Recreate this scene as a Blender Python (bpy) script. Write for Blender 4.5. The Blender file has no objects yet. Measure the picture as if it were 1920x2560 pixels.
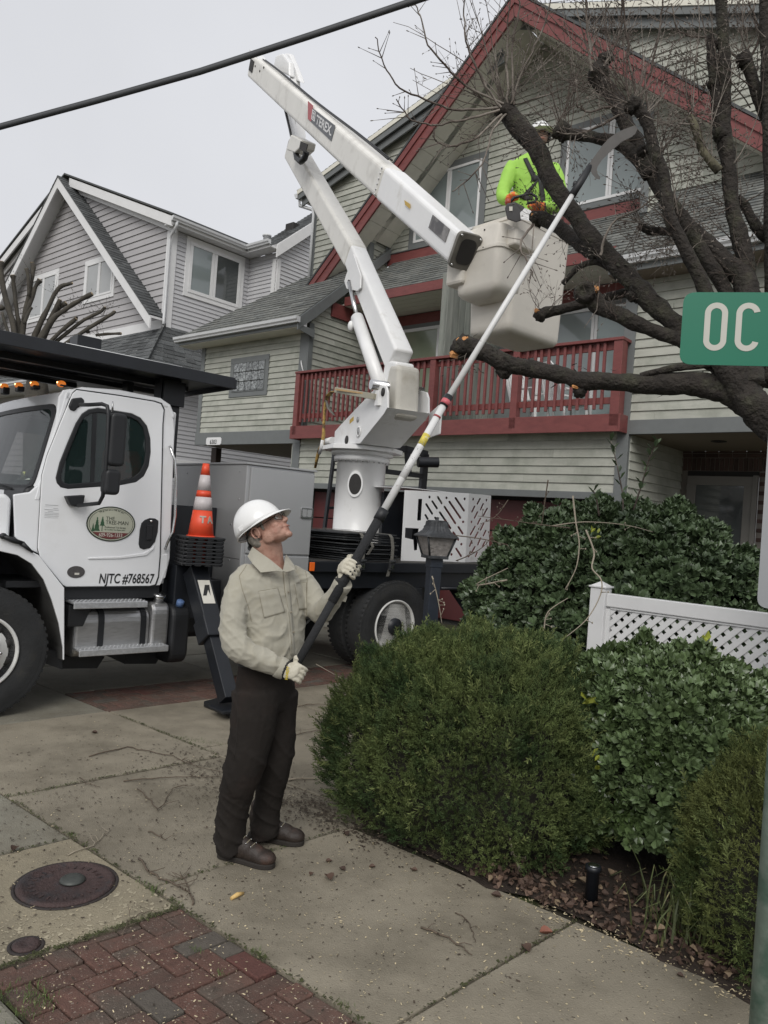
import bpy, bmesh, math, random
import numpy as np
from mathutils import Vector, Matrix
S=bpy.context.scene; COL=S.collection
R=math.radians; random.seed(7); RNG=np.random.default_rng(11)

# ------------------------------------------------------------------ camera
ROLL,PITCH,FPX,CH=R(4.13),R(.6),1900.,1.75
_c,_s=math.cos(ROLL),math.sin(ROLL); _cp,_sp=math.cos(PITCH),math.sin(PITCH)
FW=np.array([0,_cp,_sp]); _r0=np.array([1.,0,0]); _u0=np.array([0,-_sp,_cp])
RT=_c*_r0+_s*_u0; UP=-_s*_r0+_c*_u0
CAMP=np.array([0,0,CH])
cam=bpy.data.cameras.new('camera'); co=bpy.data.objects.new('camera',cam); COL.objects.link(co)
m=Matrix.Identity(4)
for i in range(3): m[i][0]=RT[i]; m[i][1]=UP[i]; m[i][2]=-FW[i]; m[i][3]=CAMP[i]
co.matrix_world=m
cam.sensor_fit='VERTICAL'; cam.sensor_height=36; cam.sensor_width=27; cam.lens=FPX/2560*36
cam.clip_start=.05; cam.clip_end=2000
S.camera=co
# ------------------------------------------------------------------ world: overcast sky
SUN_EL,SUN_AZ=R(40),R(190)     # azimuth measured clockwise from +Y
w=bpy.data.worlds.new('World'); S.world=w; w.use_nodes=True
nt=w.node_tree; nt.nodes.clear()
out=nt.nodes.new('ShaderNodeOutputWorld'); bg=nt.nodes.new('ShaderNodeBackground')
sky=nt.nodes.new('ShaderNodeTexSky'); sky.sky_type='NISHITA'; sky.sun_disc=False
sky.sun_elevation=SUN_EL; sky.sun_rotation=SUN_AZ; sky.air_density=1; sky.dust_density=4
hs=nt.nodes.new('ShaderNodeHueSaturation'); hs.inputs['Saturation'].default_value=.15
mx=nt.nodes.new('ShaderNodeMixRGB'); mx.inputs['Fac'].default_value=.93; mx.inputs['Color2'].default_value=(5.75,5.85,6.15,1)
tc=nt.nodes.new('ShaderNodeTexCoord'); nz=nt.nodes.new('ShaderNodeTexNoise'); nz.inputs['Scale'].default_value=1.6; nz.inputs['Detail'].default_value=5
cr=nt.nodes.new('ShaderNodeMapRange'); cr.inputs[1].default_value=.3; cr.inputs[2].default_value=.7; cr.inputs[3].default_value=.93; cr.inputs[4].default_value=1.07
mu=nt.nodes.new('ShaderNodeVectorMath'); mu.operation='SCALE'
L=nt.links.new
L(sky.outputs[0],hs.inputs['Color']); L(hs.outputs[0],mx.inputs['Color1']); L(tc.outputs['Generated'],nz.inputs['Vector']); L(nz.outputs['Fac'],cr.inputs[0])
L(mx.outputs[0],mu.inputs[0]); L(cr.outputs[0],mu.inputs['Scale']); L(mu.outputs[0],bg.inputs['Color']); bg.inputs['Strength'].default_value=.1; L(bg.outputs[0],out.inputs[0])
sl=bpy.data.lights.new('sun','SUN'); sl.energy=1.5; sl.angle=R(35); sl.color=(1,.97,.92)
so=bpy.data.objects.new('sun',sl); COL.objects.link(so)
sd=Vector((math.sin(SUN_AZ)*math.cos(SUN_EL),math.cos(SUN_AZ)*math.cos(SUN_EL),math.sin(SUN_EL)))
so.rotation_euler=sd.to_track_quat('Z','Y').to_euler(); so.location=sd*50
S.view_settings.view_transform='Standard'; S.view_settings.look='None'; S.view_settings.exposure=.34; S.view_settings.gamma=1
S.view_settings.use_curve_mapping=False
S.render.engine='CYCLES'; S.cycles.max_bounces=6; S.cycles.transparent_max_bounces=12

# ------------------------------------------------------------------ back-projection of survey points onto real planes
def ray(x,y): return FW+RT*((x-960)/FPX)-UP*((y-1280)/FPX)
def G(x,y,z=0.):
    d=ray(x,y); return CAMP+d*((z-CH)/d[2])
def D(x,y,dep): return CAMP+ray(x,y)*dep
ZZ=np.array([0,0,1.])
class Frame:
    def __init__(s,o,ang):
        s.x=np.array([math.cos(ang),math.sin(ang),0]); s.y=np.array([-math.sin(ang),math.cos(ang),0]); s.o=np.array(o,float); s.ang=ang
    def loc(s,P): q=np.array(P)-s.o; return np.array([q@s.x,q@s.y,q[2]])
    def w(s,u,v,z): return s.o+s.x*u+s.y*v+ZZ*z
    def v(s,x,y,v):      # pixel ray meets plane v=const
        d=ray(x,y); t=(v-(CAMP-s.o)@s.y)/(d@s.y); return s.loc(CAMP+d*t)
    def u(s,x,y,u):
        d=ray(x,y); t=(u-(CAMP-s.o)@s.x)/(d@s.x); return s.loc(CAMP+d*t)
    def z(s,x,y,z): return s.loc(G(x,y,z))
_p=CAMP+ray(1300,1200)*12.4; _p[2]=0
HF=Frame(_p,R(-40.9))
TF=Frame(G(20,1792),R(42))

# ------------------------------------------------------------------ object helpers
def tag(o,label=None,cat=None,group=None,kind=None):
    if label: o['label']=label
    if cat: o['category']=cat
    if group: o['group']=group
    if kind: o['kind']=kind
    return o
def empty(name,loc=(0,0,0),rz=0,label=None,cat=None,group=None):
    o=bpy.data.objects.new(name,None); COL.objects.link(o); o.location=loc; o.rotation_euler=(0,0,rz); o.empty_display_size=.1
    return tag(o,label,cat,group)
def link(name,me,parent=None):
    o=bpy.data.objects.new(name,me); COL.objects.link(o)
    if parent is not None: o.parent=parent
    return o
class MB:
    def __init__(s): s.v=[]; s.f=[]; s.m=[]; s.sm=[]
    def add(s,vs,fs,mat=0,smooth=False):
        n=len(s.v); s.v.extend([tuple(map(float,p)) for p in vs]); s.f.extend([tuple(i+n for i in f) for f in fs])
        s.m.extend([mat]*len(fs)); s.sm.extend([smooth]*len(fs)); return s
    def box(s,x0,x1,y0,y1,z0,z1,mat=0,T=None):
        vs=[(x,y,z) for z in (z0,z1) for y in (y0,y1) for x in (x0,x1)]
        if T is not None: vs=[tuple(T@Vector(p)) for p in vs]
        return s.add(vs,[(0,2,3,1),(4,5,7,6),(0,1,5,4),(2,6,7,3),(0,4,6,2),(1,3,7,5)],mat)
    def beam(s,a,b,wd,ht,up=(0,0,1),mat=0,ext=0):
        a=Vector(a); b=Vector(b); d=(b-a).normalized(); a=a-d*ext; b=b+d*ext
        up=Vector(up); sx=d.cross(up)
        if sx.length<1e-4: sx=d.cross(Vector((1,0,0)))
        sx.normalize(); sy=sx.cross(d)
        vs=[]
        for p in (a,b):
            for q,r in ((-1,-1),(1,-1),(1,1),(-1,1)): vs.append(p+sx*q*wd/2+sy*r*ht/2)
        return s.add(vs,[(0,1,2,3),(7,6,5,4),(0,4,5,1),(1,5,6,2),(2,6,7,3),(3,7,4,0)],mat)
    def tube(s,pts,rad,n=8,mat=0,cap=True,smooth=True,squash=None):
        pts=[Vector(p) for p in pts]; m=len(pts)
        if not hasattr(rad,'__len__'): rad=[rad]*m
        tg=[(pts[min(i+1,m-1)]-pts[max(i-1,0)]).normalized() for i in range(m)]
        ref=Vector((0,0,1)) if abs(tg[0].z)<.9 else Vector((1,0,0))
        nx=tg[0].cross(ref).normalized(); vs=[]
        for i in range(m):
            nx=(nx-tg[i]*nx.dot(tg[i]))
            if nx.length<1e-5: nx=tg[i].orthogonal()
            nx.normalize(); ny=tg[i].cross(nx)
            for k in range(n):
                a=2*math.pi*k/n; vs.append(pts[i]+nx*math.cos(a)*rad[i]+ny*math.sin(a)*rad[i])
        fs=[]
        for i in range(m-1):
            for k in range(n):
                k2=(k+1)%n; fs.append((i*n+k,i*n+k2,(i+1)*n+k2,(i+1)*n+k))
        s.add(vs,fs,mat,smooth)
        if cap:
            b=len(s.v)-len(vs); s.f.append(tuple(b+k for k in range(n-1,-1,-1))); s.f.append(tuple(b+(m-1)*n+k for k in range(n)))
            s.m+= [mat,mat]; s.sm+=[False,False]
        return s
    def lathe(s,prof,c=(0,0,0),axis=(0,0,1),n=24,mat=0,smooth=True,sx=1,sy=1):
        ax=Vector(axis).normalized(); c=Vector(c)
        x=ax.orthogonal().normalized() if abs(ax.z)<.99 else Vector((1,0,0)); y=ax.cross(x)
        vs=[]
        for r,h in prof:
            for k in range(n):
                a=2*math.pi*k/n; vs.append(c+ax*h+x*math.cos(a)*r*sx+y*math.sin(a)*r*sy)
        fs=[]
        for i in range(len(prof)-1):
            for k in range(n):
                k2=(k+1)%n; fs.append((i*n+k,i*n+k2,(i+1)*n+k2,(i+1)*n+k))
        s.add(vs,fs,mat,smooth); b=len(s.v)-len(vs)
        if prof[0][0]>1e-6: s.f.append(tuple(b+k for k in range(n-1,-1,-1))); s.m.append(mat); s.sm.append(False)
        if prof[-1][0]>1e-6: s.f.append(tuple(b+(len(prof)-1)*n+k for k in range(n))); s.m.append(mat); s.sm.append(False)
        return s
    def prism(s,poly,fn,d0,d1,mat=0):
        # poly: 2D points; fn(a,b,d)->3D
        n=len(poly); vs=[fn(a,b,d0) for a,b in poly]+[fn(a,b,d1) for a,b in poly]
        fs=[tuple(range(n-1,-1,-1)),tuple(range(n,2*n))]+[(i,(i+1)%n,n+(i+1)%n,n+i) for i in range(n)]
        return s.add(vs,fs,mat)
    def ell(s,c,r,rot=None,n=12,mat=0):
        c=Vector(c); vs=[]; h=n//2+1
        for i in range(h+1):
            t=math.pi*i/h
            for k in range(n):
                a=2*math.pi*k/n; p=Vector((r[0]*math.sin(t)*math.cos(a),r[1]*math.sin(t)*math.sin(a),r[2]*math.cos(t)))
                if rot is not None: p=rot@p
                vs.append(c+p)
        fs=[(i*n+k,(i+1)*n+k,(i+1)*n+(k+1)%n,i*n+(k+1)%n) for i in range(h) for k in range(n)]
        return s.add(vs,fs,mat,True)
    def mesh(s,name,mats):
        me=bpy.data.meshes.new(name); me.from_pydata(s.v,[],s.f)
        for mm in (mats if isinstance(mats,(list,tuple)) else [mats]): me.materials.append(mm)
        me.polygons.foreach_set('material_index',s.m); me.polygons.foreach_set('use_smooth',s.sm)
        me.update(); return me
    def build(s,name,mats,parent=None,bevel=0,fix=True,seg=2):
        me=s.mesh(name,mats)
        if fix:
            bm=bmesh.new(); bm.from_mesh(me); bmesh.ops.recalc_face_normals(bm,faces=bm.faces); bm.to_mesh(me); bm.free()
        o=link(name,me,parent)
        if bevel:
            b=o.modifiers.new('bevel','BEVEL'); b.width=bevel; b.segments=seg; b.limit_method='ANGLE'; b.angle_limit=R(40)
        return o
def fastmesh(name,V,F,mat,parent=None,smooth=False,attr=None,label=None):
    """V (n,3) array, F (m,k) array: quick build"""
    me=bpy.data.meshes.new(name); V=np.asarray(V,np.float32); F=np.asarray(F,np.int32); k=F.shape[1]
    me.vertices.add(len(V)); me.vertices.foreach_set('co',V.ravel())
    me.loops.add(F.size); me.loops.foreach_set('vertex_index',F.ravel())
    me.polygons.add(len(F)); me.polygons.foreach_set('loop_start',np.arange(0,F.size,k,dtype=np.int32)); 
    me.polygons.foreach_set('use_smooth',np.full(len(F),smooth))
    me.materials.append(mat); me.update(calc_edges=True)
    return link(name,me,parent)
def plate(outer,holes,fn,d0,d1,name,mats,parent,bevel=0):
    """flat plate with through holes, thickness d0..d1; fn(a,b,d)->3D"""
    bm=bmesh.new(); edges=[]
    for loop in [outer]+list(holes):
        vs=[bm.verts.new((a,b,0)) for a,b in loop]
        for i in range(len(vs)): edges.append(bm.edges.new((vs[i],vs[(i+1)%len(vs)])))
    bmesh.ops.triangle_fill(bm,edges=edges,use_beauty=True,use_dissolve=False)
    ex=bmesh.ops.extrude_face_region(bm,geom=bm.faces[:])
    for g in ex['geom']:
        if isinstance(g,bmesh.types.BMVert): g.co.z=1
    for v in bm.verts: v.co=Vector(fn(v.co.x,v.co.y,d0 if v.co.z<.5 else d1))
    bmesh.ops.recalc_face_normals(bm,faces=bm.faces)
    me=bpy.data.meshes.new(name); bm.to_mesh(me); bm.free()
    for mm in (mats if isinstance(mats,(list,tuple)) else [mats]): me.materials.append(mm)
    o=link(name,me,parent)
    if bevel:
        b=o.modifiers.new('bevel','BEVEL'); b.width=bevel; b.segments=2; b.limit_method='ANGLE'; b.angle_limit=R(50)
    return o
def rrect(x0,y0,x1,y1,r,n=4):
    pts=[]
    for cx,cy,a0 in ((x1-r,y1-r,0),(x0+r,y1-r,90),(x0+r,y0+r,180),(x1-r,y0+r,270)):
        for k in range(n+1): a=R(a0+90*k/n); pts.append((cx+r*math.cos(a),cy+r*math.sin(a)))
    return pts
def roundpoly(poly,r,n=4):
    pts=[]; m=len(poly)
    for i in range(m):
        p=Vector(poly[i]); a=(Vector(poly[i-1])-p); b=(Vector(poly[(i+1)%m])-p)
        rr=min(r,a.length*.45,b.length*.45); a=p+a.normalized()*rr; b=p+b.normalized()*rr
        for k in range(n+1):
            t=k/n; q=a*(1-t)**2+p*2*t*(1-t)+b*t*t; pts.append((q.x,q.y))
    return pts
def oval(cx,cy,rx,ry,n=24,rot=0):
    return [(cx+rx*math.cos(a)*math.cos(rot)-ry*math.sin(a)*math.sin(rot),cy+rx*math.cos(a)*math.sin(rot)+ry*math.sin(a)*math.cos(rot)) for a in [2*math.pi*k/n for k in range(n)]]
def clip(poly,cp):
    """Sutherland-Hodgman; cp convex, CCW"""
    outp=list(poly)
    for i in range(len(cp)):
        a=cp[i]; b=cp[(i+1)%len(cp)]; inp=outp; outp=[]
        def sd(p): return (b[0]-a[0])*(p[1]-a[1])-(b[1]-a[1])*(p[0]-a[0])
        for j in range(len(inp)):
            p=inp[j]; q=inp[(j+1)%len(inp)]; sp,sq=sd(p),sd(q)
            if sp>=0: outp.append(p)
            if (sp>=0)!=(sq>=0):
                t=sp/(sp-sq); outp.append((p[0]+t*(q[0]-p[0]),p[1]+t*(q[1]-p[1])))
        if not outp: return []
    return outp
def ccw(p):
    a=sum(p[i][0]*p[(i+1)%len(p)][1]-p[(i+1)%len(p)][0]*p[i][1] for i in range(len(p)))
    return p if a>0 else p[::-1]
def text_mesh(name,body,size,mat,parent,M4,ext=.001,sx=1,align='LEFT',shear=0,spacing=1,bold=0):
    cu=bpy.data.curves.new(name,'FONT'); cu.body=body; cu.size=size; cu.extrude=ext; cu.align_x=align; cu.align_y='BOTTOM_BASELINE'; cu.shear=shear; cu.space_character=spacing; cu.offset=bold; cu.resolution_u=4
    to=bpy.data.objects.new(name,cu); COL.objects.link(to)
    dg=bpy.context.evaluated_depsgraph_get(); me=bpy.data.meshes.new_from_object(to.evaluated_get(dg)); me.name=name
    bpy.data.objects.remove(to); bpy.data.curves.remove(cu)
    T=M4@Matrix.Diagonal((sx,1,1,1)); me.transform(T); me.materials.clear(); me.materials.append(mat)
    return link(name,me,parent)
def basis(o,x,y,z):
    M4=Matrix.Identity(4)
    for i in range(3): M4[i][0]=x[i]; M4[i][1]=y[i]; M4[i][2]=z[i]; M4[i][3]=o[i]
    return M4
# ------------------------------------------------------------------ materials
def mat(name,col,rough=.6,metal=0,var=.12,scale=6,bump=.0,bscale=40,rnd=0,isl=0,col2=None,c2lo=.5,c2hi=.65,c2scale=4,stretch=(1,1,1),coat=0,spec=.5,emit=None,sheen=0,detail=6,c2str=None,trans=0):
    m=bpy.data.materials.new(name); m.use_nodes=True; nt=m.node_tree; N=nt.nodes.new; L=nt.links.new
    b=nt.nodes['Principled BSDF']; b.inputs['Roughness'].default_value=rough; b.inputs['Metallic'].default_value=metal
    b.inputs['Specular IOR Level'].default_value=spec
    if coat: b.inputs['Coat Weight'].default_value=coat; b.inputs['Coat Roughness'].default_value=.08
    if sheen: b.inputs['Sheen Weight'].default_value=sheen
    tc=N('ShaderNodeTexCoord'); mp=N('ShaderNodeMapping'); mp.inputs['Scale'].default_value=stretch
    vec=tc.outputs['Object']; oi=N('ShaderNodeObjectInfo')
    ad=N('ShaderNodeVectorMath'); ad.operation='ADD'; sc=N('ShaderNodeMath'); sc.operation='MULTIPLY'; sc.inputs[1].default_value=37.
    L(oi.outputs['Random'],sc.inputs[0]); L(vec,ad.inputs[0]); L(sc.outputs[0],ad.inputs[1]); L(ad.outputs[0],mp.inputs[0]); vec=mp.outputs[0]
    nz=N('ShaderNodeTexNoise'); nz.inputs['Scale'].default_value=scale; nz.inputs['Detail'].default_value=detail; nz.inputs['Roughness'].default_value=.6; L(vec,nz.inputs['Vector'])
    mr=N('ShaderNodeMapRange'); mr.inputs[1].default_value=.25; mr.inputs[2].default_value=.75; mr.inputs[3].default_value=1-var; mr.inputs[4].default_value=1+var; L(nz.outputs['Fac'],mr.inputs[0])
    val=mr.outputs[0]
    if rnd or isl:
        ge=N('ShaderNodeNewGeometry'); s1=N('ShaderNodeMath'); s1.operation='ADD'
        L(oi.outputs['Random'],s1.inputs[0])
        if isl: L(ge.outputs['Random Per Island'],s1.inputs[1])
        else: s1.inputs[1].default_value=0
        fr=N('ShaderNodeMath'); fr.operation='FRACT'; L(s1.outputs[0],fr.inputs[0])
        m2=N('ShaderNodeMapRange'); a=rnd or isl; m2.inputs[3].default_value=1-a; m2.inputs[4].default_value=1+a; L(fr.outputs[0],m2.inputs[0])
        mm=N('ShaderNodeMath'); mm.operation='MULTIPLY'; L(val,mm.inputs[0]); L(m2.outputs[0],mm.inputs[1]); val=mm.outputs[0]
        rv=fr.outputs[0]
    cc=N('ShaderNodeRGB'); cc.outputs[0].default_value=(*col,1); c=cc.outputs[0]
    if col2 is not None:
        n2=N('ShaderNodeTexNoise'); n2.inputs['Scale'].default_value=c2scale; n2.inputs['Detail'].default_value=7; n2.inputs['Roughness'].default_value=.65
        v2=vec
        if c2str: mp2=N('ShaderNodeMapping'); mp2.inputs['Scale'].default_value=c2str; L(ad.outputs[0],mp2.inputs[0]); v2=mp2.outputs[0]
        L(v2,n2.inputs['Vector'])
        r2=N('ShaderNodeMapRange'); r2.inputs[1].default_value=c2lo; r2.inputs[2].default_value=c2hi; L(n2.outputs['Fac'],r2.inputs[0])
        mxx=N('ShaderNodeMixRGB'); L(r2.outputs[0],mxx.inputs[0]); L(c,mxx.inputs[1]); mxx.inputs[2].default_value=(*col2,1); c=mxx.outputs[0]
    vs=N('ShaderNodeVectorMath'); vs.operation='SCALE'; L(c,vs.inputs[0]); L(val,vs.inputs['Scale']); L(vs.outputs[0],b.inputs['Base Color'])
    if bump:
        nb=N('ShaderNodeTexNoise'); nb.inputs['Scale'].default_value=bscale; nb.inputs['Detail'].default_value=4; L(vec,nb.inputs['Vector'])
        bp=N('ShaderNodeBump'); bp.inputs['Strength'].default_value=bump; bp.inputs['Distance'].default_value=.03 if name=='tree_bark' else .01; L(nb.outputs['Fac'],bp.inputs['Height']); L(bp.outputs[0],b.inputs['Normal'])
    if emit: b.inputs['Emission Color'].default_value=(*emit[0],1); b.inputs['Emission Strength'].default_value=emit[1]
    return m
def glassy(name,tint,alpha,rough=.02):
    m=bpy.data.materials.new(name); m.use_nodes=True; nt=m.node_tree; b=nt.nodes['Principled BSDF']
    b.inputs['Base Color'].default_value=(*tint,1); b.inputs['Roughness'].default_value=rough; b.inputs['Alpha'].default_value=alpha; b.inputs['Specular IOR Level'].default_value=.8
    return m
siding=mat('grey_green_siding',(.405,.41,.36),.65,var=.10,scale=3,rnd=.09,bump=.25,bscale=90,stretch=(1,1,6),col2=(.25,.265,.22),c2lo=.46,c2hi=.74,c2scale=2.2,c2str=(1,1,.6))
trimg=mat('grey_trim_paint',(.15,.16,.16),.55,var=.08,bump=.1)
redp=mat('barn_red_paint',(.185,.052,.048),.5,var=.14,scale=5,bump=.15,bscale=60,stretch=(1,1,3),col2=(.14,.035,.035),c2lo=.5,c2hi=.8)
soff=mat('cream_soffit_vinyl',(.72,.70,.61),.6,var=.06)
whitev=mat('white_vinyl',(.72,.72,.72),.4,var=.05,scale=4)
whitea=mat('white_aluminium_gutter',(.62,.63,.64),.35,var=.08,scale=3)
shing=mat('grey_asphalt_shingle',(.165,.168,.155),.9,var=.22,scale=14,isl=.22,bump=.6,bscale=200,col2=(.09,.10,.10),c2lo=.45,c2hi=.7,c2scale=5)
shing2=mat('dark_asphalt_shingle',(.085,.09,.092),.9,var=.25,scale=14,isl=.3,bump=.6,bscale=200)
pane=mat('window_pane_glass',(.22,.255,.255),.05,var=.22,scale=.7,spec=.8,detail=2)  # the sky's reflection is put into this pale base colour
panec=mat('curtained_pane_glass',(.36,.37,.37),.12,var=.08,scale=2,spec=.7)
paned=mat('dark_pane_glass',(.07,.078,.078),.06,var=.15,scale=1.3,spec=.8,detail=2)
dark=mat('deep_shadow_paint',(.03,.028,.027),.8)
brickm=mat('dark_house_brick',(.075,.045,.038),.85,var=.2,rnd=.3,bump=.3)
mortar=mat('mortar',(.20,.18,.16),.9,var=.15,bump=.3)
sid2=mat('mauve_grey_siding',(.40,.39,.395),.65,var=.06,scale=2,rnd=.05)
sid3=mat('pale_grey_siding',(.49,.49,.505),.6,var=.05,scale=2,rnd=.04)
woodg=mat('weathered_grey_wood',(.24,.25,.225),.8,var=.2,scale=9,stretch=(1,1,.15),bump=.4,bscale=40,rnd=.12,col2=(.14,.16,.14),c2lo=.45,c2hi=.7)
garage=mat('oxblood_garage_door',(.10,.022,.022),.5,var=.15,scale=3)
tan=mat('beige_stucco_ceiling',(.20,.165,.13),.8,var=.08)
# ------------------------------------------------------------------ building helpers
def front(v0): return lambda a,b,d=0: (a,v0-d,b)
def side(u0): return lambda a,b,d=0: (u0+d,a,b)
def wall(parent,name,poly,fn,expo,m,th=.12,lap=.022,stuff=False,joint=3.6,holes=None):
    """wall part with one lapped board object per course (sub-parts)"""
    poly=ccw(poly); wmb=MB().prism(poly,fn,-th,0); wl=wmb.build(name,m,parent)
    zs=[p[1] for p in poly]; xs=[p[0] for p in poly]; z=min(zs); k=0
    big=MB()
    while z<max(zs)-.01:
        x0=min(xs)-1; segs=[]; cuts=[min(xs)-.01]
        off=(k*1.37)%joint; x=min(xs)+off+.4
        while x<max(xs)-.3: cuts.append(x); x+=joint
        cuts.append(max(xs)+.01)
        for i in range(len(cuts)-1):
            strip=[(cuts[i]+.0012,z),(cuts[i+1]-.0012,z),(cuts[i+1]-.0012,z+expo+.0),(cuts[i]+.0012,z+expo)]
            c=clip(strip,poly)
            if len(c)>2 and max(q[0] for q in c)-min(q[0] for q in c)>.03: segs.append(c)
        for c in segs:
            def off_(b): return .003+lap*(1-(b-z)/expo)
            n=len(c); vs=[fn(a,b,off_(b)) for a,b in c]+[fn(a,b,.0) for a,b in c]
            fs=[tuple(range(n)),tuple(range(2*n-1,n-1,-1))]+[(i,(i+1)%n,n+(i+1)%n,n+i) for i in range(n)]
            if stuff: big.add(vs,fs)
            else: MB().add(vs,fs).build('siding_board',m,wl)
        z+=expo; k+=1
    if stuff: tag(big.build('siding_boards',m,wl),kind='stuff')
    return wl
def roof(parent,name,O,A,Sv,poly,m,expo=.14,wd=.3,stuff=True,th=.1,under=None,lift=.012):
    """O origin, A unit along eave, Sv unit up-slope; poly in (a,s)"""
    O=np.array(O,float); A=np.array(A,float); Sv=np.array(Sv,float)/np.linalg.norm(Sv); N=np.cross(A,Sv)
    if N[2]<0: N=-N
    fn=lambda a,b,d=0: tuple(O+A*a+Sv*b+N*d)
    poly=ccw(poly); r=MB().prism(poly,fn,-th,0).build(name,under or m,parent)
    xs=[p[0] for p in poly]; ys=[p[1] for p in poly]; s=min(ys); big=MB(); k=0
    while s<max(ys):
        x=min(xs)-wd*((k*.37)%1); 
        while x<max(xs):
            w_=wd*random.uniform(.75,1.15); drop=random.uniform(-.012,.012)
            c=clip([(x+.003,s+drop-.0),(x+w_-.003,s+drop),(x+w_-.003,s+expo),(x+.003,s+expo)],poly); x+=w_
            if len(c)<3: continue
            l=lift*random.uniform(.7,1.5); n=len(c)
            vs=[fn(a,b,.002+l*(1-(b-s)/expo)) for a,b in c]+[fn(a,b,-.004) for a,b in c]
            fs=[tuple(range(n)),tuple(range(2*n-1,n-1,-1))]+[(i,(i+1)%n,n+(i+1)%n,n+i) for i in range(n)]
            if stuff: big.add(vs,fs)
            else: MB().add(vs,fs).build('shingle',m,r)
        s+=expo; k+=1
    if stuff: tag(big.build('shingles',m,r),kind='stuff')
    return r
def bx(parent,name,fn,a0,a1,b0,b1,d0,d1,m,bevel=.004):
    return MB().prism([(a0,b0),(a1,b0),(a1,b1),(a0,b1)],fn,d0,d1).build(name,m,parent,bevel=bevel)
def plank(parent,name,fn,p,q,wd,d0,d1,m,below=True):
    """board along p->q in wall plane, width measured downwards"""
    s=-1 if below else 1
    return MB().prism(ccw([p,q,(q[0],q[1]+s*wd),(p[0],p[1]+s*wd)]),fn,d0,d1).build(name,m,parent,bevel=.004)
def window(parent,fn,a0,a1,b0,b1,mull,casing,pm,fm,cw=.1,fw=.055,d=.05,cm=None,name='window'):
    mb=MB()
    if casing:
        cm=cm or casing
        cs=MB(); cs.prism([(a0-cw,b1),(a1+cw,b1),(a1+cw,b1+cw),(a0-cw,b1+cw)],fn,0,d); cs.prism([(a0-cw,b0-cw),(a1+cw,b0-cw),(a1+cw,b0),(a0-cw,b0)],fn,0,d)
        cs.prism([(a0-cw,b0),(a0,b0),(a0,b1),(a0-cw,b1)],fn,0,d-.003); cs.prism([(a1,b0),(a1+cw,b0),(a1+cw,b1),(a1,b1)],fn,0,d-.003)
    e=d+.012
    mb.prism([(a0,b1-fw),(a1,b1-fw),(a1,b1),(a0,b1)],fn,0,e); mb.prism([(a0,b0),(a1,b0),(a1,b0+fw),(a0,b0+fw)],fn,0,e)
    mb.prism([(a0,b0+fw),(a0+fw,b0+fw),(a0+fw,b1-fw),(a0,b1-fw)],fn,0,e-.002); mb.prism([(a1-fw,b0+fw),(a1,b0+fw),(a1,b1-fw),(a1-fw,b1-fw)],fn,0,e-.002)
    for mu in mull: mb.prism([(mu-fw,b0+fw),(mu-.004,b0+fw),(mu-.004,b1-fw),(mu-fw,b1-fw)],fn,0,e-.003); mb.prism([(mu+.004,b0+fw),(mu+fw,b0+fw),(mu+fw,b1-fw),(mu+.004,b1-fw)],fn,0,e-.003)
    w_=mb.build(name,fm,parent,bevel=.004)
    if casing: cs.build('casing',casing,w_,bevel=.003)
    ed=[a0]+list(mull)+[a1]; pms=pm if isinstance(pm,list) else [pm]*len(ed)
    for i in range(len(ed)-1):
        MB().prism([(ed[i]+fw*.8,b0+fw*.8),(ed[i+1]-fw*.8,b0+fw*.8),(ed[i+1]-fw*.8,b1-fw*.8),(ed[i]+fw*.8,b1-fw*.8)],fn,.012,d-.012).build('pane',pms[i],w_)
    return w_
def gutter(parent,fn3,a0,a1,m,name='gutter'):
    """fn3(a, out, z): K-style profile along a"""
    prof=[(0,0),(.075,0),(.085,.03),(.115,.06),(.125,.115),(.112,.118),(.1,.065),(.07,.035),(.065,.012),(.012,.012),(.012,.11),(0,.11)]
    mb=MB(); n=len(prof); vs=[fn3(a0,o,z) for o,z in prof]+[fn3(a1,o,z) for o,z in prof]
    mb.add(vs,[(i,(i+1)%n,n+(i+1)%n,n+i) for i in range(n)])
    for a in (a0,a1):
        mb.prism([(0,0),(.075,0),(.085,.03),(.115,.06),(.125,.115),(0,.115)],lambda o,z,d,a=a: fn3(a+d,o,z),-.003,.003)
    return mb.build(name,m,parent)
# ------------------------------------------------------------------ green-grey townhouse
HO=tuple(HF.o)
H=empty('townhouse',HO,HF.ang,'grey green lap-sided townhouse with red gable trim and a red balcony','house')
F0=front(0); GV=1.65; RV=2.25; FG=front(GV); FR=front(RV); FB=front(2.05)
SL=.84
wall(H,'wall',[(-5.3,2.4),(1.66,2.4),(1.66,3.36),(-5.3,3.36)],F0,.133,siding)
wall(H,'wall',[(1.76,3.48),(4.9,3.48),(4.9,5.62),(1.76,5.62)],F0,.133,siding)
wall(H,'wall',[(-8.88,3.51),(-5.5,3.51),(-5.5,5.6),(-8.88,5.6)],F0,.127,siding)
wall(H,'wall',[(0.02,3.3),(2.04,3.3),(2.04,6.34),(.55,6.34),(0.02,5.92)],side(-5.29),.133,siding)
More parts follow.
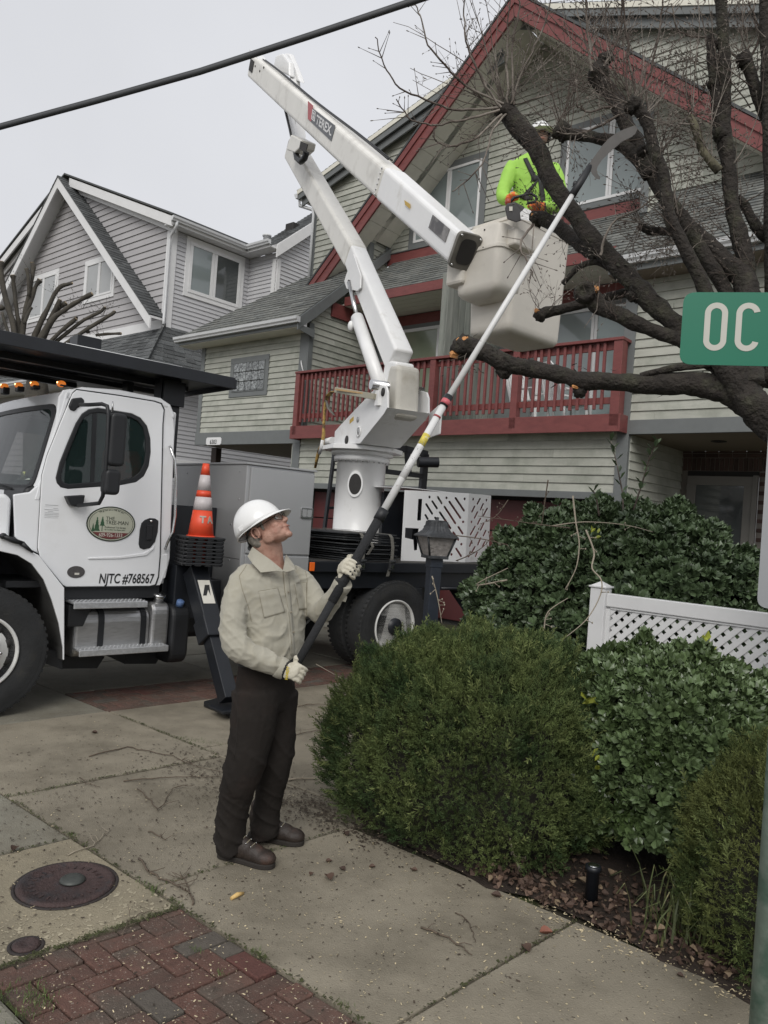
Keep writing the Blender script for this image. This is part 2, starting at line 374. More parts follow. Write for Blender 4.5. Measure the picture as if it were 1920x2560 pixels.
# upper walls around the recess
gl=lambda u: 9.51+.29*(u+7.29)
gr=lambda u: 11.05-.365*u
rl=lambda u: 6.75+.925*(u+6.9)
rr=lambda u: 11.75-.83*(u+1.49)
UC=-7.1
wall(H,'wall',[(UC,6.6),(-5.28,6.6),(-5.28,gl(-5.28)),(UC,gl(UC))],FG,.133,siding)
wall(H,'wall',[(-5.28,rl(-5.28)-.3),(-2.0,rl(-2.0)-.3),(-2.3,gl(-2.3)),(-5.28,gl(-5.28))],FG,.133,siding)
wall(H,'wall',[(-1.3,gr(-1.3)),(-1.3,rr(-1.3)-.3),(5.2,rr(5.2)-.3),(5.2,gr(5.2))],FG,.133,siding)
wall(H,'wall',[(1.12,7.3),(5.2,7.3),(5.2,max(7.35,rr(5.2)-.3)),(1.12,rr(1.12)-.3)],FG,.133,siding)
wall(H,'wall',[(-5.26,7.84),(1.12,7.84),(1.12,rr(1.12)),(-1.49,11.75),(-5.26,rl(-5.26))],FR,.133,siding)
wall(H,'wall',[(GV+.02,7.2),(RV,7.5),(RV,9.2),(GV+.02,9.2)],side(-5.28),.133,siding)
bx(H,'corner_trim',FG,-5.42,-5.26,7.35,8.25,0,.035,trimg); bx(H,'corner_trim',side(-5.28),RV-.11,RV-.0,7.6,8.9,0.022,.05,trimg)
bx(H,'corner_trim',side(-5.28),GV-.035,GV+.09,7.2,8.3,0.0,.032,trimg)
bx(H,'corner_trim',FG,1.0,1.14,7.3,9.2,0,.035,trimg)
bx(H,'corner_trim',FG,UC-.16,UC,6.7,9.35,-.12,.035,trimg)
# low-pitch main gable boards and roof
plank(H,'rake_board',front(1.42),(-7.55,gl(-7.55)+.12),(-1.9,gl(-1.9)+.12),.2,0,.04,trimg); plank(H,'rake_board',front(1.5),(-7.5,gl(-7.5)-.04),(-1.9,gl(-1.9)-.04),.2,0,.04,trimg)
plank(H,'rake_board',front(1.42),(-1.6,gr(-1.6)+.12),(5.4,gr(5.4)+.12),.2,0,.04,trimg); plank(H,'rake_board',front(1.5),(-1.6,gr(-1.6)-.04),(5.4,gr(5.4)-.04),.22,0,.04,trimg)
roof(H,'main_roof',(-7.6,1.36,gl(-7.6)+.16),(0,1,0),(1,0,.29),[(0,0),(6,0),(6,6.1),(0,6.1)],shing,under=soff)
roof(H,'main_roof',(5.6,1.36,gr(5.6)+.16),(0,1,0),(-1,0,.365),[(0,0),(6,0),(6,7.3),(0,7.3)],shing,under=soff)
gutter(H,lambda a,o,z:(-7.6-o,a,gl(-7.6)+.0+z),1.4,6,whitea)
# white downspout at the corner
g0=gl(-7.6)
MB().tube([(-7.64,1.5,g0),(-7.62,1.5,g0-.15),(-7.2,1.56,g0-.32),(-7.16,1.56,g0-.45),(-7.16,1.56,7.1)],.04,4).build('downspout',whitea,H)
# red dormer gable
plank(H,'red_rake_board',front(1.15),(-7.0,rl(-7.0)),(-1.49,rl(-1.49)),.37,0,.045,redp); plank(H,'red_rake_board',front(1.15),(-1.485,rr(-1.49)),(5.2,rr(5.2)),.37,0,.045,redp)
plank(H,'red_rake_trim',front(1.105),(-7.02,rl(-7.02)+.05),(-1.49,rl(-1.49)+.05),.17,0,.03,redp); plank(H,'red_rake_trim',front(1.105),(-1.485,rr(-1.49)+.05),(5.2,rr(5.2)+.05),.17,0,.03,redp)
MB().prism([(-7.05,rl(-7.05)+.06),(-1.49,rl(-1.49)+.06),(-1.49,rl(-1.49)+.115),(-7.05,rl(-7.05)+.115)],front(1.06),-1.0,0).build('dormer_roof',shing2,H)
MB().prism([(-1.485,rl(-1.49)+.06),(5.2,rr(5.2)+.06),(5.2,rr(5.2)+.115),(-1.485,rl(-1.49)+.115)],front(1.06),-1.0,0).build('dormer_roof',shing2,H)
# soffit planks, run out from the recessed wall
for sgn,f_,u0,u1 in ((1,rl,-5.2,-1.5),(1,rr,-1.48,1.1)):
    n=14 if f_ is rl else 10
    for i in range(n):
        a=u0+(u1-u0)*i/n; b=u0+(u1-u0)*(i+1)/n-.012
        MB().prism([(a,f_(a)-.30),(b,f_(b)-.30),(b,f_(b)-.27),(a,f_(a)-.27)],front(1.2),-1.03,-.001).build('soffit_panel',soff,H)
for a,b in ((-7.0,-5.2),(1.1,5.1)):
    f_=rl if a<-2 else rr
    MB().prism([(a,f_(a)-.30),(b,f_(b)-.30),(b,f_(b)-.27),(a,f_(a)-.27)],front(1.2),-.44,-.001).build('soffit_panel',soff,H)
# frieze + recessed windows
bx(H,'frieze_board',FR,-5.24,1.1,7.6,7.84,.0,.05,redp); bx(H,'frieze_ledge',FR,-5.24,1.1,7.845,7.87,.0,.075,trimg)
window(H,FR,-4.5,-2.77,7.99,9.47,[-3.6],trimg,pane,whitev,cw=.14,d=.05)
window(H,FR,-.79,.95,7.97,9.44,[.12],trimg,pane,whitev,cw=.14,d=.05)
bx(H,'light_fixture_box',FR,-.98,-.93,8.3,8.4,.02,.05,trimg)
# roofs of the storey below
A=(1,0,0)
ln=lambda dv: dv*math.sqrt(1+SL*SL)
r1=roof(H,'wing_roof',(-9.42,-.45,5.76),A,(0,1,SL),[(0,0),(4.25,0),(4.25,ln(2.72)),(4.0,ln(2.72)),(2.1,ln(2.1))],shing,expo=.15,wd=.42,stuff=False,th=.16,under=trimg)
hipx=(-1,0,SL*1.02)
MB().prism([(-.45,5.62),(1.65,5.62),(1.65,7.36)],side(-7.32),-2.0,0)  # unseen hip side
roof(H,'centre_roof',(-5.05,.86,6.5),A,(0,1,SL),[(0,0),(6.4,0),(6.4,ln(1.4)),(0,ln(1.4))],shing,expo=.13,wd=.3)
roof(H,'right_roof',(1.42,-.45,5.78),A,(0,1,SL),[(0,0),(4,0),(4,ln(2.1)),(0,ln(2.1))],shing,expo=.13,wd=.3,th=.16,under=trimg)
bx(H,'red_fascia',front(.86),-5.15,1.5,6.3,6.49,0,.04,redp)
bx(H,'porch_ceiling',lambda a,b,d:(a,b,6.33+d),-5.27,1.74,.86,2.05,0,.03,soff)
for i in range(5): bx(H,'ceiling_board',lambda a,b,d:(a,b,6.33-d),-5.2,1.7,.9+i*.23,.9+i*.23+.215,0,.012,soff,bevel=0)
bx(H,'red_beam',side(-5.265),.55,2.0,6.02,6.33,0,.05,redp)
# wing rake board + gutters + soffits
def rk(v): return 5.76+SL*(v+.45)
MB().prism(ccw([(-.47,rk(-.47)-.02),(2.2,rk(2.2)-.02),(2.2,rk(2.2)-.24),(-.05,rk(-.05)-.30),(-.47,rk(-.47)-.26)]),side(-5.14),-.03,0).build('wing_rake_board',trimg,H,bevel=.004)
MB().prism(ccw([(-.40,5.60),(.02,5.60),(.02,5.42),(-.40,5.50)]),side(-5.15),-.02,-.003).build('rake_return',trimg,H)
bx(H,'fascia',front(-.43),-9.38,-5.17,5.56,5.74,0,.02,trimg); bx(H,'soffit',lambda a,b,d:(a,b,5.55+d),-9.38,-5.17,-.43,.0,0,.02,soff)
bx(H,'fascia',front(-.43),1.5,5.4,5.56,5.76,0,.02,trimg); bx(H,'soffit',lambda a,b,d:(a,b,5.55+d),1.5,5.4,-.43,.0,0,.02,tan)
gutter(H,lambda a,o,z:(a,-.452-o,5.63+z),-9.45,-5.1,whitea); gutter(H,lambda a,o,z:(a,-.452-o,5.65+z),1.44,5.4,whitea)
# corner and band trims at street wall
bx(H,'corner_trim',F0,-5.52,-5.29,3.5,5.56,-.05,.035,trimg); bx(H,'corner_trim',side(-5.29),-.03,.10,3.5,5.75,0.001,.03,trimg)
bx(H,'corner_trim',F0,-9.0,-8.86,3.5,5.56,0,.035,trimg)
bx(H,'band_trim',F0,-9.02,-5.3,3.22,3.51,-.03,.038,trimg)
bx(H,'corner_trim',F0,-5.52,-5.3,0,3.22,0,.035,trimg); bx(H,'corner_trim',F0,1.62,1.8,0,5.56,-.05,.036,trimg)
bx(H,'band_trim',F0,1.8,4.9,3.27,3.48,-.03,.038,trimg); bx(H,'band_trim',F0,-5.3,1.62,2.29,2.4,-.03,.04,trimg)
# glass block window
W=window(H,F0,-7.72,-6.6,4.41,5.09,[],trimg,dark,trimg,cw=.11,fw=.02,d=.04)
gb=mat('glass_block',(.30,.32,.32),.08,var=.5,scale=28,bump=1.0,bscale=22,rnd=.25,spec=.9,col2=(.06,.065,.065),c2lo=.42,c2hi=.58,c2scale=22)
for i in range(5):
    for j in range(3):
        a=-7.70+i*.217; b=4.43+j*.217
        MB().prism(rrect(a+.006,b+.006,a+.21,b+.21,.02,2),F0,.01,.045).build('glass_block',gb,H,bevel=.006)
# back wall of the porch with doors
bx(H,'wall',front(2.05),-5.29,1.76,3.4,6.34,-.1,0,trimg)
bx(H,'door_head_board',FB,-5.2,1.7,6.04,6.3,.0,.03,redp)
curtg=mat('green_curtained_glass',(.22,.25,.18),.1,var=.06,spec=.7)
window(H,FB,-4.62,-2.3,3.52,5.98,[-3.4],trimg,curtg,whitev,cw=.09,fw=.07,d=.05,name='patio_door')
window(H,FB,-1.0,1.2,3.52,5.9,[.13],trimg,[pane,mat('pale_pane',(.30,.36,.36),.1,var=.1,scale=1,spec=.7)],whitev,cw=.09,fw=.06,d=.05,name='patio_door')
# vertical divider between porches
ud=HF.v(1112,800,.12)[0]
for i in range(9):
    v0=.12+i*.2; MB().prism([(v0,3.54),(v0+.17,3.54),(v0+.17,6.3),(v0,6.3)],side(ud),-.02,.02+.02*(i==0)).build('divider_board',woodg,H,bevel=.004)
bx(H,'divider_post',front(.12),ud-.11,ud+.03,3.54,6.3,-.12,0,woodg)
bx(H,'divider_core',side(ud),.2,2.0,3.54,6.25,-.06,-.03,woodg)
# balcony
bal=HF.v
bx(H,'rim_board',front(-.27),-5.3,1.74,3.28,3.54,0,.035,redp)
bx(H,'rim_board',side(1.74),-.305,-.037,3.28,3.54,0,.035,redp); bx(H,'rim_board',side(-5.335),-.305,.0,3.28,3.54,0,.035,redp)
for i in range(18): bx(H,'deck_board',lambda a,b,d:(a,b,3.50+d),-5.27,1.73,-.26+i*.13,-.26+i*.13+.122,0,.03,woodg)
bx(H,'balcony_underside',lambda a,b,d:(a,b,3.33+d),-5.29,1.73,-.26,2.0,0,.03,soff)
posts=[-5.22,bal(1084,950,-.25)[0],bal(1293,930,-.25)[0],1.66]
for i,p in enumerate(posts): bx(H,'rail_post',front(-.2),p-.06,p+.06 if i<3 else p+.08,3.36,4.64,-.03,.105,redp)
bx(H,'rail_post',front(-.18),1.57,1.72,3.36,4.64,-.1,.02,redp)
bx(H,'top_rail',lambda a,b,d:(a,b,4.62+d),-5.29,1.75,-.32,-.17,0,.045,redp)
bx(H,'top_rail',lambda a,b,d:(a,b,4.62+d),1.61,1.75,-.168,.0,0,.045,redp)
bx(H,'sub_rail',front(-.22),-5.2,1.65,4.50,4.615,-.025,.01,redp); bx(H,'bottom_rail',front(-.22),-5.2,1.65,3.70,3.80,-.025,.01,redp)
bme=None; u=-5.1
while u<1.55:
    if min(abs(u-p) for p in posts)>.1:
        if bme is None:
            b=MB().box(-.022,.022,-.0,.04,3.62,4.61).build('baluster',redp,H,bevel=.004); bme=b.data; b.location=(u,-.272,0); bmod=b
        else:
            b2=bmod.copy(); COL.objects.link(b2); b2.location=(u,-.272,0); b2.rotation_euler=(0,random.uniform(-.004,.004),0)
    u+=.131
# right entrance alcove
wall(H,'wall',[(0.04,.1),(2.2,.1),(2.2,3.30),(.04,3.30)],side(1.8),.133,siding)
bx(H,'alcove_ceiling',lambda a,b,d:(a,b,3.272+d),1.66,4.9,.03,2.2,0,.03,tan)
p=HF.z(1797,1103,3.27); MB().lathe([(.11,0),(.11,-.012),(.085,-.014),(.08,0)],(p[0],p[1],3.272),n=20).build('recessed_light',dark,H); MB().lathe([(.08,-.001),(.0,-.001)],(p[0],p[1],3.272),n=20).build('lamp_well',mat('lamp_well_black',(.012,.01,.01),.6),H)
AB=2.2; FA=front(AB)
a0,_,z1=HF.v(1722,1190,AB); a1=HF.v(1890,1192,AB)[0]
zt=HF.v(1800,1178,AB)[2]
bx(H,'brick_wall',FA,1.8,a0-.02,0,zt,-.1,0,mortar,bevel=0); bx(H,'brick_wall',FA,a1+.05,4.9,0,zt,-.1,0,mortar,bevel=0)
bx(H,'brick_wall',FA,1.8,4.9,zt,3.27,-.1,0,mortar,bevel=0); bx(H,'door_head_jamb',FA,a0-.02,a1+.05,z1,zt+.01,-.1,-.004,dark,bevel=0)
x=1.83
while x<3.4: bx(H,'brick',FA,x,x+.062,zt+.005,zt+.21,0,.012,brickm); x+=.074
x=1.76
while x<3.4: bx(H,'brick',FA,max(x,1.81),x+.2,zt+.222,zt+.284,0,.012,brickm); x+=.214
for k in range(3):
    x=1.76-.1*(k%2)
    while x<3.4: bx(H,'brick',FA,max(x,1.81),x+.2,zt+.222+.074*(k+1),zt+.284+.074*(k+1),0,.012,brickm); x+=.214
for r_ in range(16):
    x=a1+.02+(.1 if r_%2 else 0)
    while x<a1+1: bx(H,'brick',FA,x+.04,x+.24,zt-.08-.074*r_,zt-.018-.074*r_,0,.012,brickm); x+=.214
dfr=mat('storm_door_frame',(.19,.18,.165),.5,var=.06)
D_=window(H,FA,a0,a1,.12,z1,[],None,paned,dfr,fw=.15,d=.06,name='storm_door'); bx(D_,'closer_trim',FA,a1-.02,a1+.05,.1,z1+.02,0,.09,dfr)
# carport / garage below
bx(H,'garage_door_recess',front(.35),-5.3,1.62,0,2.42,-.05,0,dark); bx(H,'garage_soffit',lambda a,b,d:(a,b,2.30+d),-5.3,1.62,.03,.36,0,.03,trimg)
k=0
for i in range(2):
    for j in range(4):
        bx(H,'garage_door_panel',front(.34),-5.1+i*3.4,-1.85+i*3.4,.06+j*.55,.06+j*.55+.53,0,.03,garage,bevel=.01)
bx(H,'wall',front(.35),-1.84,-1.72,0,2.3,0,.25,siding)
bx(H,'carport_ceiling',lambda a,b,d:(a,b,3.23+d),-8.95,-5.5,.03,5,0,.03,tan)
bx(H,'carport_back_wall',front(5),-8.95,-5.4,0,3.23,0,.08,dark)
bx(H,'wall',side(-5.5),0.02,5,0,3.23,-.1,-.0,siding)
lou=MB()
for i in range(9): lou.prism([(-6.9+i*.13,2.2),(-6.87+i*.13,2.2),(-6.87+i*.13,3.0),(-6.9+i*.13,3.0)],front(4.8),0,.03)
tag(lou.build('back_wall_slats',trimg,H),kind='stuff')
a,_,b=HF.v(535,1120,.5); bx(H,'carport_post',front(.5),a-.1,a+.1,0,3.22,-.16,0,mat('dark_brown_post',(.045,.03,.025),.7))
# house number plaque
pa=HF.v(516,1094,-.05); pb=HF.v(552,1112,-.05)
pl=MB().prism(roundpoly([(pa[0]+.03,pb[2]),(pb[0]-.03,pb[2]),(pb[0]-.03,pb[2]+.02),(pb[0],pb[2]+.02),(pb[0],pa[2]-.02),(pb[0]-.03,pa[2]-.02),(pb[0]-.03,pa[2]),(pa[0]+.03,pa[2]),(pa[0]+.03,pa[2]-.02),(pa[0],pa[2]-.02),(pa[0],pb[2]+.02),(pa[0]+.03,pb[2]+.02)],.01,2),F0,.04,.052).build('number_plaque',whitev,H,bevel=.002)
blk=mat('black_lettering',(.015,.015,.016),.5)
text_mesh('house_number','6303',.145,blk,pl,basis(((pa[0]+pb[0])/2,-.058,pb[2]+.022),(1,0,0),(0,0,1),(0,-1,0)),align='CENTER',sx=.82,bold=.0008,spacing=1.12)
# small shed-like knob and hose hook at wing corner
MB().tube([(-5.42,-.06,4.95),(-5.38,-.09,4.9),(-5.36,-.07,4.8),(-5.3,-.09,4.72),(-5.37,-.05,4.69)],.012,6).build('cleat',whitev,H)

# ------------------------------------------------------------------ white plastic chairs on the balcony
def deckchair(px,py,v,rz,lab,s=1):
    P=HF.v(px,py,v); W_=HF.w(P[0],v,3.53)
    r=empty('plastic_chair',tuple(W_),HF.ang+rz,lab,'chair','white chairs on the balcony')
    wp=whitev
    MB().prism(rrect(-.26,-.25,.26,.25,.05),lambda a,b,d:(a,b,.38+d),0,.03).build('seat',wp,r,bevel=.01)
    bk=MB(); T=lambda a,b,d:(a,.25+b*.35+d,.4+b)
    bk.prism([(-.27,0),(-.22,0),(-.22,.5),(-.12,.6),(.12,.6),(.22,.5),(.22,0),(.27,0),(.27,.52),(.14,.66),(-.14,.66),(-.27,.52)],T,0,.03)
    bko=bk.build('backrest',wp,r)
    for i in range(7): MB().prism([(-.19+i*.058,.0),(-.158+i*.058,.0),(-.158+i*.058,.56),(-.19+i*.058,.56)],T,.003,.02).build('slat',wp,bko)
    for sx in (-1,1):
        MB().tube([(sx*.27,-.25,0),(sx*.27,-.22,.6),(sx*.27,.25,.6)],.025,6).build('armrest',wp,r)
        MB().tube([(sx*.25,.22,0),(sx*.26,.25,.4)],.022,6).build('leg',wp,r)
    return r
deckchair(1420,1030,.9,R(150),'white slatted plastic chair behind the balcony rail, the higher-backed one by the patio door')
deckchair(1330,1030,.6,R(80),'low white plastic chair behind the balcony rail, left of the slatted high-back chair')
# ------------------------------------------------------------------ mauve-grey neighbouring house (same building line)
H2=empty('neighbour_house',HO,HF.ang,'mauve grey house with white trim and steep A-shaped gable, left behind the truck','house')
V2=.33; U2=-11.2; F2=front(V2); S2=side(U2)
wall(H2,'wall',[(-24,5.4),(U2-.05,5.4),(U2-.05,9.0),(-16.9,11.35),(-24,8.5)],F2,.19,sid2,lap=.028)
wall(H2,'wall',[(V2+.05,6.2),(2.9,6.2),(2.9,8.98),(V2+.05,8.98)],S2,.115,sid3)
wall(H2,'wall',[(U2,6.2),(-10.0,6.2),(-10.0,8.98),(U2,8.98)],front(2.9),.115,sid3)
# long right-facing gable end
wall(H2,'wall',[(2.95,6.0),(7.5,6.0),(7.5,12.7),(2.95,9.0)],side(-10.0),.115,sid3)
roof(H2,'rear_roof',(-9.8,2.7,9.12),(-1,0,0),(0,1,.84),[(0,0),(1.2,0),(1.2,6),(0,6)],shing2,expo=.16,under=whitev)
MB().prism(ccw([(2.7,9.1),(7.6,9.1+.84*4.9),(7.6,8.82+.84*4.9),(2.7,8.75)]),side(-9.82),0,.04).build('rake_board',whitev,H2)
MB().box(-10.7,-10.35,3.7,4.0,9.9,10.2).build('roof_vent',dark,H2,bevel=.02); MB().lathe([(.1,0),(.1,.2),(.13,.21),(.13,.25),(0,.27)],(-10.7,3.05,9.4),n=12).build('vent_pipe',whitea,H2)
bx(H2,'corner_trim',F2,U2-.22,U2,6.2,9.0,0,.04,whitev); bx(H2,'corner_trim',S2,V2-.04,V2+.12,6.2,9.0,.001,.04,whitev)
bx(H2,'corner_trim',front(2.9),-10.14,-10.0,6.2,8.8,0,.04,whitev); bx(H2,'corner_trim',side(-10.0),2.9,3.03,6.0,8.8,.001,.035,whitev)
# low roof edge
plank(H2,'rake_board',F2,(-10.85,9.18),(-16.7,11.58),.26,.25,.3,whitev); plank(H2,'rake_board',F2,(-17.3,11.55),(-24.2,8.7),.26,.25,.3,whitev)
plank(H2,'rake_trim',F2,(-10.95,9.02),(-16.7,11.40),.2,.06,.1,whitev); plank(H2,'rake_trim',F2,(-17.3,11.38),(-24.2,8.5),.2,.06,.1,whitev)
MB().prism([(-10.8,9.2),(-17.0,11.75),(-17.0,11.8),(-10.8,9.25)],front(.0),-8,0).build('main_roof',shing2,H2)
MB().prism([(-24.2,8.75),(-17.0,11.75),(-17.0,11.8),(-24.2,8.8)],front(.0),-8,0).build('main_roof',shing2,H2)
bx(H2,'soffit',lambda a,b,d:(a,b,9.0+d),U2,-10.85,.05,2.5,0,.03,whitev); bx(H2,'soffit',lambda a,b,d:(a,b,9.0+d),U2,-9.85,2.5,2.9,0,.03,whitev)
bx(H2,'fascia',side(-10.85),.05,2.5,8.98,9.16,0,.02,whitev); bx(H2,'fascia',front(2.5),-10.83,-9.85,8.98,9.16,0,.02,whitev)
gutter(H2,lambda a,o,z:(-10.83+o,a,9.05+z),.0,2.5,whitea); gutter(H2,lambda a,o,z:(a,2.48-o,9.05+z),-10.85,-9.8,whitea)
MB().tube([(-10.78,.15,9.06),(-10.78,.15,8.95),(-11.1,.2,8.78),(-11.13,.2,8.65),(-11.13,.2,6.55),(-11.08,.17,6.42)],.045,4).build('downspout',whitea,H2)
# A-frame
az=lambda u: 11.62-.862*abs(u+17.03)
pA=(-17.03,az(-17.03)); 
for s_,ue in ((1,-11.2),(-1,-24.0)):
    plank(H2,'white_rake_board',F2,pA,(ue,az(ue)),.34,.45,.5,whitev)
    MB().prism(ccw([pA,(ue,az(ue)),(ue,az(ue)-.05),(pA[0],pA[1]-.05)]),F2,0,.45).build('rake_soffit',whitev,H2)
    O_=(ue,V2-.52,az(ue)+.03); sv=(-17.03-ue,0,pA[1]-az(ue)); ln2=math.hypot(sv[0],sv[2])
    roof(H2,'gable_roof',O_,(0,1,0),sv,[(0,0),(.55,0),(.55,ln2),(0,ln2)],shing2,expo=.16,wd=.28,th=.03)
# windows
window(H2,S2,.86,2.58,7.48,8.84,[1.66],None,[pane,paned],whitev,fw=.09,d=.05); 
cs=MB()
for a,b,c,d_ in ((.74,2.7,8.84,8.96),(.74,2.7,7.36,7.48),(.74,.86,7.48,8.84),(2.58,2.7,7.48,8.84)): cs.prism([(a,c),(b,c),(b,d_),(a,d_)],S2,0,.045)
cs.build('window_casing',whitev,H2,bevel=.004)
for (xa,ya,xb,yb) in ((212,660,290,755),(74,700,146,805)):
    p0=HF.v(xa,yb,V2); p1=HF.v(xb,ya,V2)
    ua=HF.v(xa+2,(ya+yb)/2,V2)[0]; ub=HF.v(xb-2,(ya+yb)/2,V2)[0]; mid=(ya+yb)/2
    zb=HF.v((xa+xb)/2,yb-14,V2)[2]+.0; ztp=HF.v((xa+xb)/2,ya-6,V2)[2]
    window(H2,F2,ua+.1,ub-.1,zb,ztp,[(ua+ub)/2],whitev,panec,whitev,cw=.12,fw=.06,d=.05)
bx(H2,'band_board',F2,-23,-11.35,6.3,6.62,.0,.06,whitev)
# skirt roof with hip to the right
EZ=5.22; EV=V2-.95; EU=U2+.85; sk=(6.45-EZ)/.95
roof(H2,'skirt_roof',(-24,EV,EZ),A,(0,1,sk),[(0,0),(24+EU,0),(24+U2,math.hypot(.95,6.45-EZ)),(0,math.hypot(.95,6.45-EZ))],shing2,expo=.15,wd=.3,under=whitev)
roof(H2,'skirt_roof',(EU,EV,EZ),(0,1,0),(-1,0,(6.45-EZ)/.85),[(0,0),(9,0),(9,math.hypot(.85,6.45-EZ)),(.95,math.hypot(.85,6.45-EZ))],shing2,expo=.15,wd=.3,stuff=False,under=whitev)
a=np.array([EU,EV,EZ]); b=np.array([U2,V2,6.45])
for i in range(14):
    p=a+(b-a)*i/14; q=a+(b-a)*(i+1.25)/14
    MB().prism([(-.13,-.0),(0,.055),(.13,0),(.13,.02),(0,.08),(-.13,.02)],lambda x,y,d,p=p,q=q:tuple(p+(q-p)*d+np.array([x*.7,-x*.7,y+.012*(1-d)])),0,1).build('hip_cap_shingle',shing2,H2)
gutter(H2,lambda a,o,z:(a,EV-o,EZ-.13+z),-24,EU,whitea); gutter(H2,lambda a,o,z:(EU+o,a,EZ-.13+z),EV,EV+9,whitea)
bx(H2,'soffit',lambda a,b,d:(a,b,EZ-.14+d),-24,EU,EV,.6,0,.02,whitev); bx(H2,'soffit',lambda a,b,d:(a,b,EZ-.14+d),-11.6,EU,EV,8.4,0,.02,whitev)
wall(H2,'wall',[(.5,2.95),(9,2.95),(9,EZ-.14),(.5,EZ-.14)],side(-11.0),.115,sid3)
wall(H2,'wall',[(.5,.2),(9,.2),(9,2.7),(.5,2.7)],side(-11.0),.115,sid3)
bx(H2,'white_band',side(-11.0),.5,9,2.7,2.95,0,.05,whitev)
wall(H2,'wall',[(-24,.2),(-11.05,.2),(-11.05,EZ-.14),(-24,EZ-.14)],front(.5),.19,sid2,stuff=True)
# ------------------------------------------------------------------ ground: skewed slab grid read off the joints
_A=np.array([math.cos(R(-39.5)),math.sin(R(-39.5)),0]); _B=np.array([math.cos(R(44)),math.sin(R(44)),0]); _O=G(452,2268)
def AB(a,b,z=0.): return tuple(_O+_A*a+_B*b+ZZ*z)
_Mi=np.linalg.inv(np.array([_A[:2],_B[:2]]).T)
def toab(P): return _Mi@(np.array(P)[:2]-_O[:2])
def conc(name,c,seed=1,spk=.5,c2=(.125,.108,.078)):
    m=mat(name,c,.88,var=.14,scale=3.2,bump=.5,bscale=140,rnd=.06,col2=c2,c2lo=.44,c2hi=.74,c2scale=1.7)
    nt=m.node_tree; N=nt.nodes.new; L=nt.links.new; b=nt.nodes['Principled BSDF']; src=b.inputs['Base Color'].links[0].from_socket
    tc=N('ShaderNodeTexCoord')
    for sc,thr,cl,fac in ((95,.70,(.42,.38,.29),.8*spk),(60,.69,(.05,.042,.03),.75)):
        v=N('ShaderNodeTexNoise'); v.inputs['Scale'].default_value=sc; v.inputs['Detail'].default_value=2.5; L(tc.outputs['Object'],v.inputs['Vector'])
        r=N('ShaderNodeMapRange'); r.inputs[1].default_value=thr-.03; r.inputs[2].default_value=thr+.02; r.inputs[4].default_value=fac; L(v.outputs['Fac'],r.inputs[0])
        x=N('ShaderNodeMixRGB'); L(r.outputs[0],x.inputs[0]); L(src,x.inputs[1]); x.inputs[2].default_value=(*cl,1); src=x.outputs[0]
    L(src,b.inputs['Base Color']); return m
concB=conc('brown_concrete',(.245,.217,.165)); concG=conc('grey_concrete',(.215,.205,.165)); concP=conc('pale_worn_concrete',(.27,.235,.165),spk=1)
soil=mat('joint_soil_and_moss',(.042,.036,.022),.95,var=.4,scale=40,bump=1,bscale=120,col2=(.06,.075,.02),c2lo=.5,c2hi=.62,c2scale=5)
asph=mat('asphalt',(.06,.06,.058),.9,var=.2,scale=30,bump=.5,bscale=300)
lawn=mat('dry_turf',(.16,.13,.075),.95,var=.3,scale=20,bump=1,bscale=80,col2=(.07,.075,.03),c2scale=1.2)
g=MB(); g.add([(-400,-400,-.14),(400,-400,-.14),(400,900,-.14),(-400,900,-.14)],[(0,1,2,3)]); tag(g.build('terrain',lawn),kind='structure')
rd=MB(); rd.add([AB(-60,-.98,-.10),AB(60,-.98,-.10),AB(60,-12,-.10),AB(-60,-12,-.10)],[(0,3,2,1)]); tag(rd.build('road',asph),kind='structure')
pg=MB(); pg.add([AB(-30,-.8,-.022),AB(12,-.8,-.022),AB(12,14,-.022),AB(-30,14,-.022)],[(0,1,2,3)]); tag(pg.build('ground',soil),kind='structure')
SW=empty('sidewalk',(0,0,0)); tag(SW,kind='structure'); DW=empty('driveway',(0,0,0)); tag(DW,kind='structure')
def slab(a0,a1,b0,b1,m,par,g=.007,tilt=None,clipto=None,bev=.006):
    q=[(a0+g,b0+g),(a1-g,b0+g),(a1-g,b1-g),(a0+g,b1-g)]
    if clipto: q=clip(q,ccw(clipto))
    if len(q)<3: return
    t=tilt or [random.uniform(-.003,.003) for _ in range(3)]
    fn=lambda a,b,d: AB(a,b,d+(t[0]+t[1]*(a-a0)+t[2]*(b-b0) if d>-.05 else 0))
    return MB().prism(ccw(q),fn,-.10,0).build('concrete_slab',m,par,bevel=bev)
for k,(a0,a1) in enumerate(((-10.4,-8.9),(-8.9,-7.4),(-7.4,-6.0),(-6.0,-4.55),(-4.55,-3.16),(-3.16,-1.68),(-1.68,-.23),(-.23,1.14),(1.14,2.55),(2.55,4.0),(4,5.5))):
    edge=1.43 if a1<-.2 else 1.22
    slab(a0,a1,0,edge,concG if k in(4,) else concB,SW)
for (a0,a1,m) in ((-5.3,-3.85,concG),(-3.85,-2.4,concG),(-2.4,-.94,concG),(-.94,0,concP)): slab(a0,a1,-.8,0,m,SW)
for i in range(10):
    slab(-9+i*1.6,-7.4+i*1.6,-.97,-.8,concG,SW,bev=.02)
# driveway slabs
for (a0,a1) in ((-7.9,-6.55),(-6.55,-5.07),(-5.07,-3.9)):
    for j in range(4): slab(a0,a1,1.43+j*1.75,3.18+j*1.75,concG,DW)
for j in range(4): slab(-3.15,-1.92,1.43+j*1.5,2.93+j*1.5,concB,DW); slab(-1.92,-.55,1.43+j*1.5,2.93+j*1.5,concB,DW)
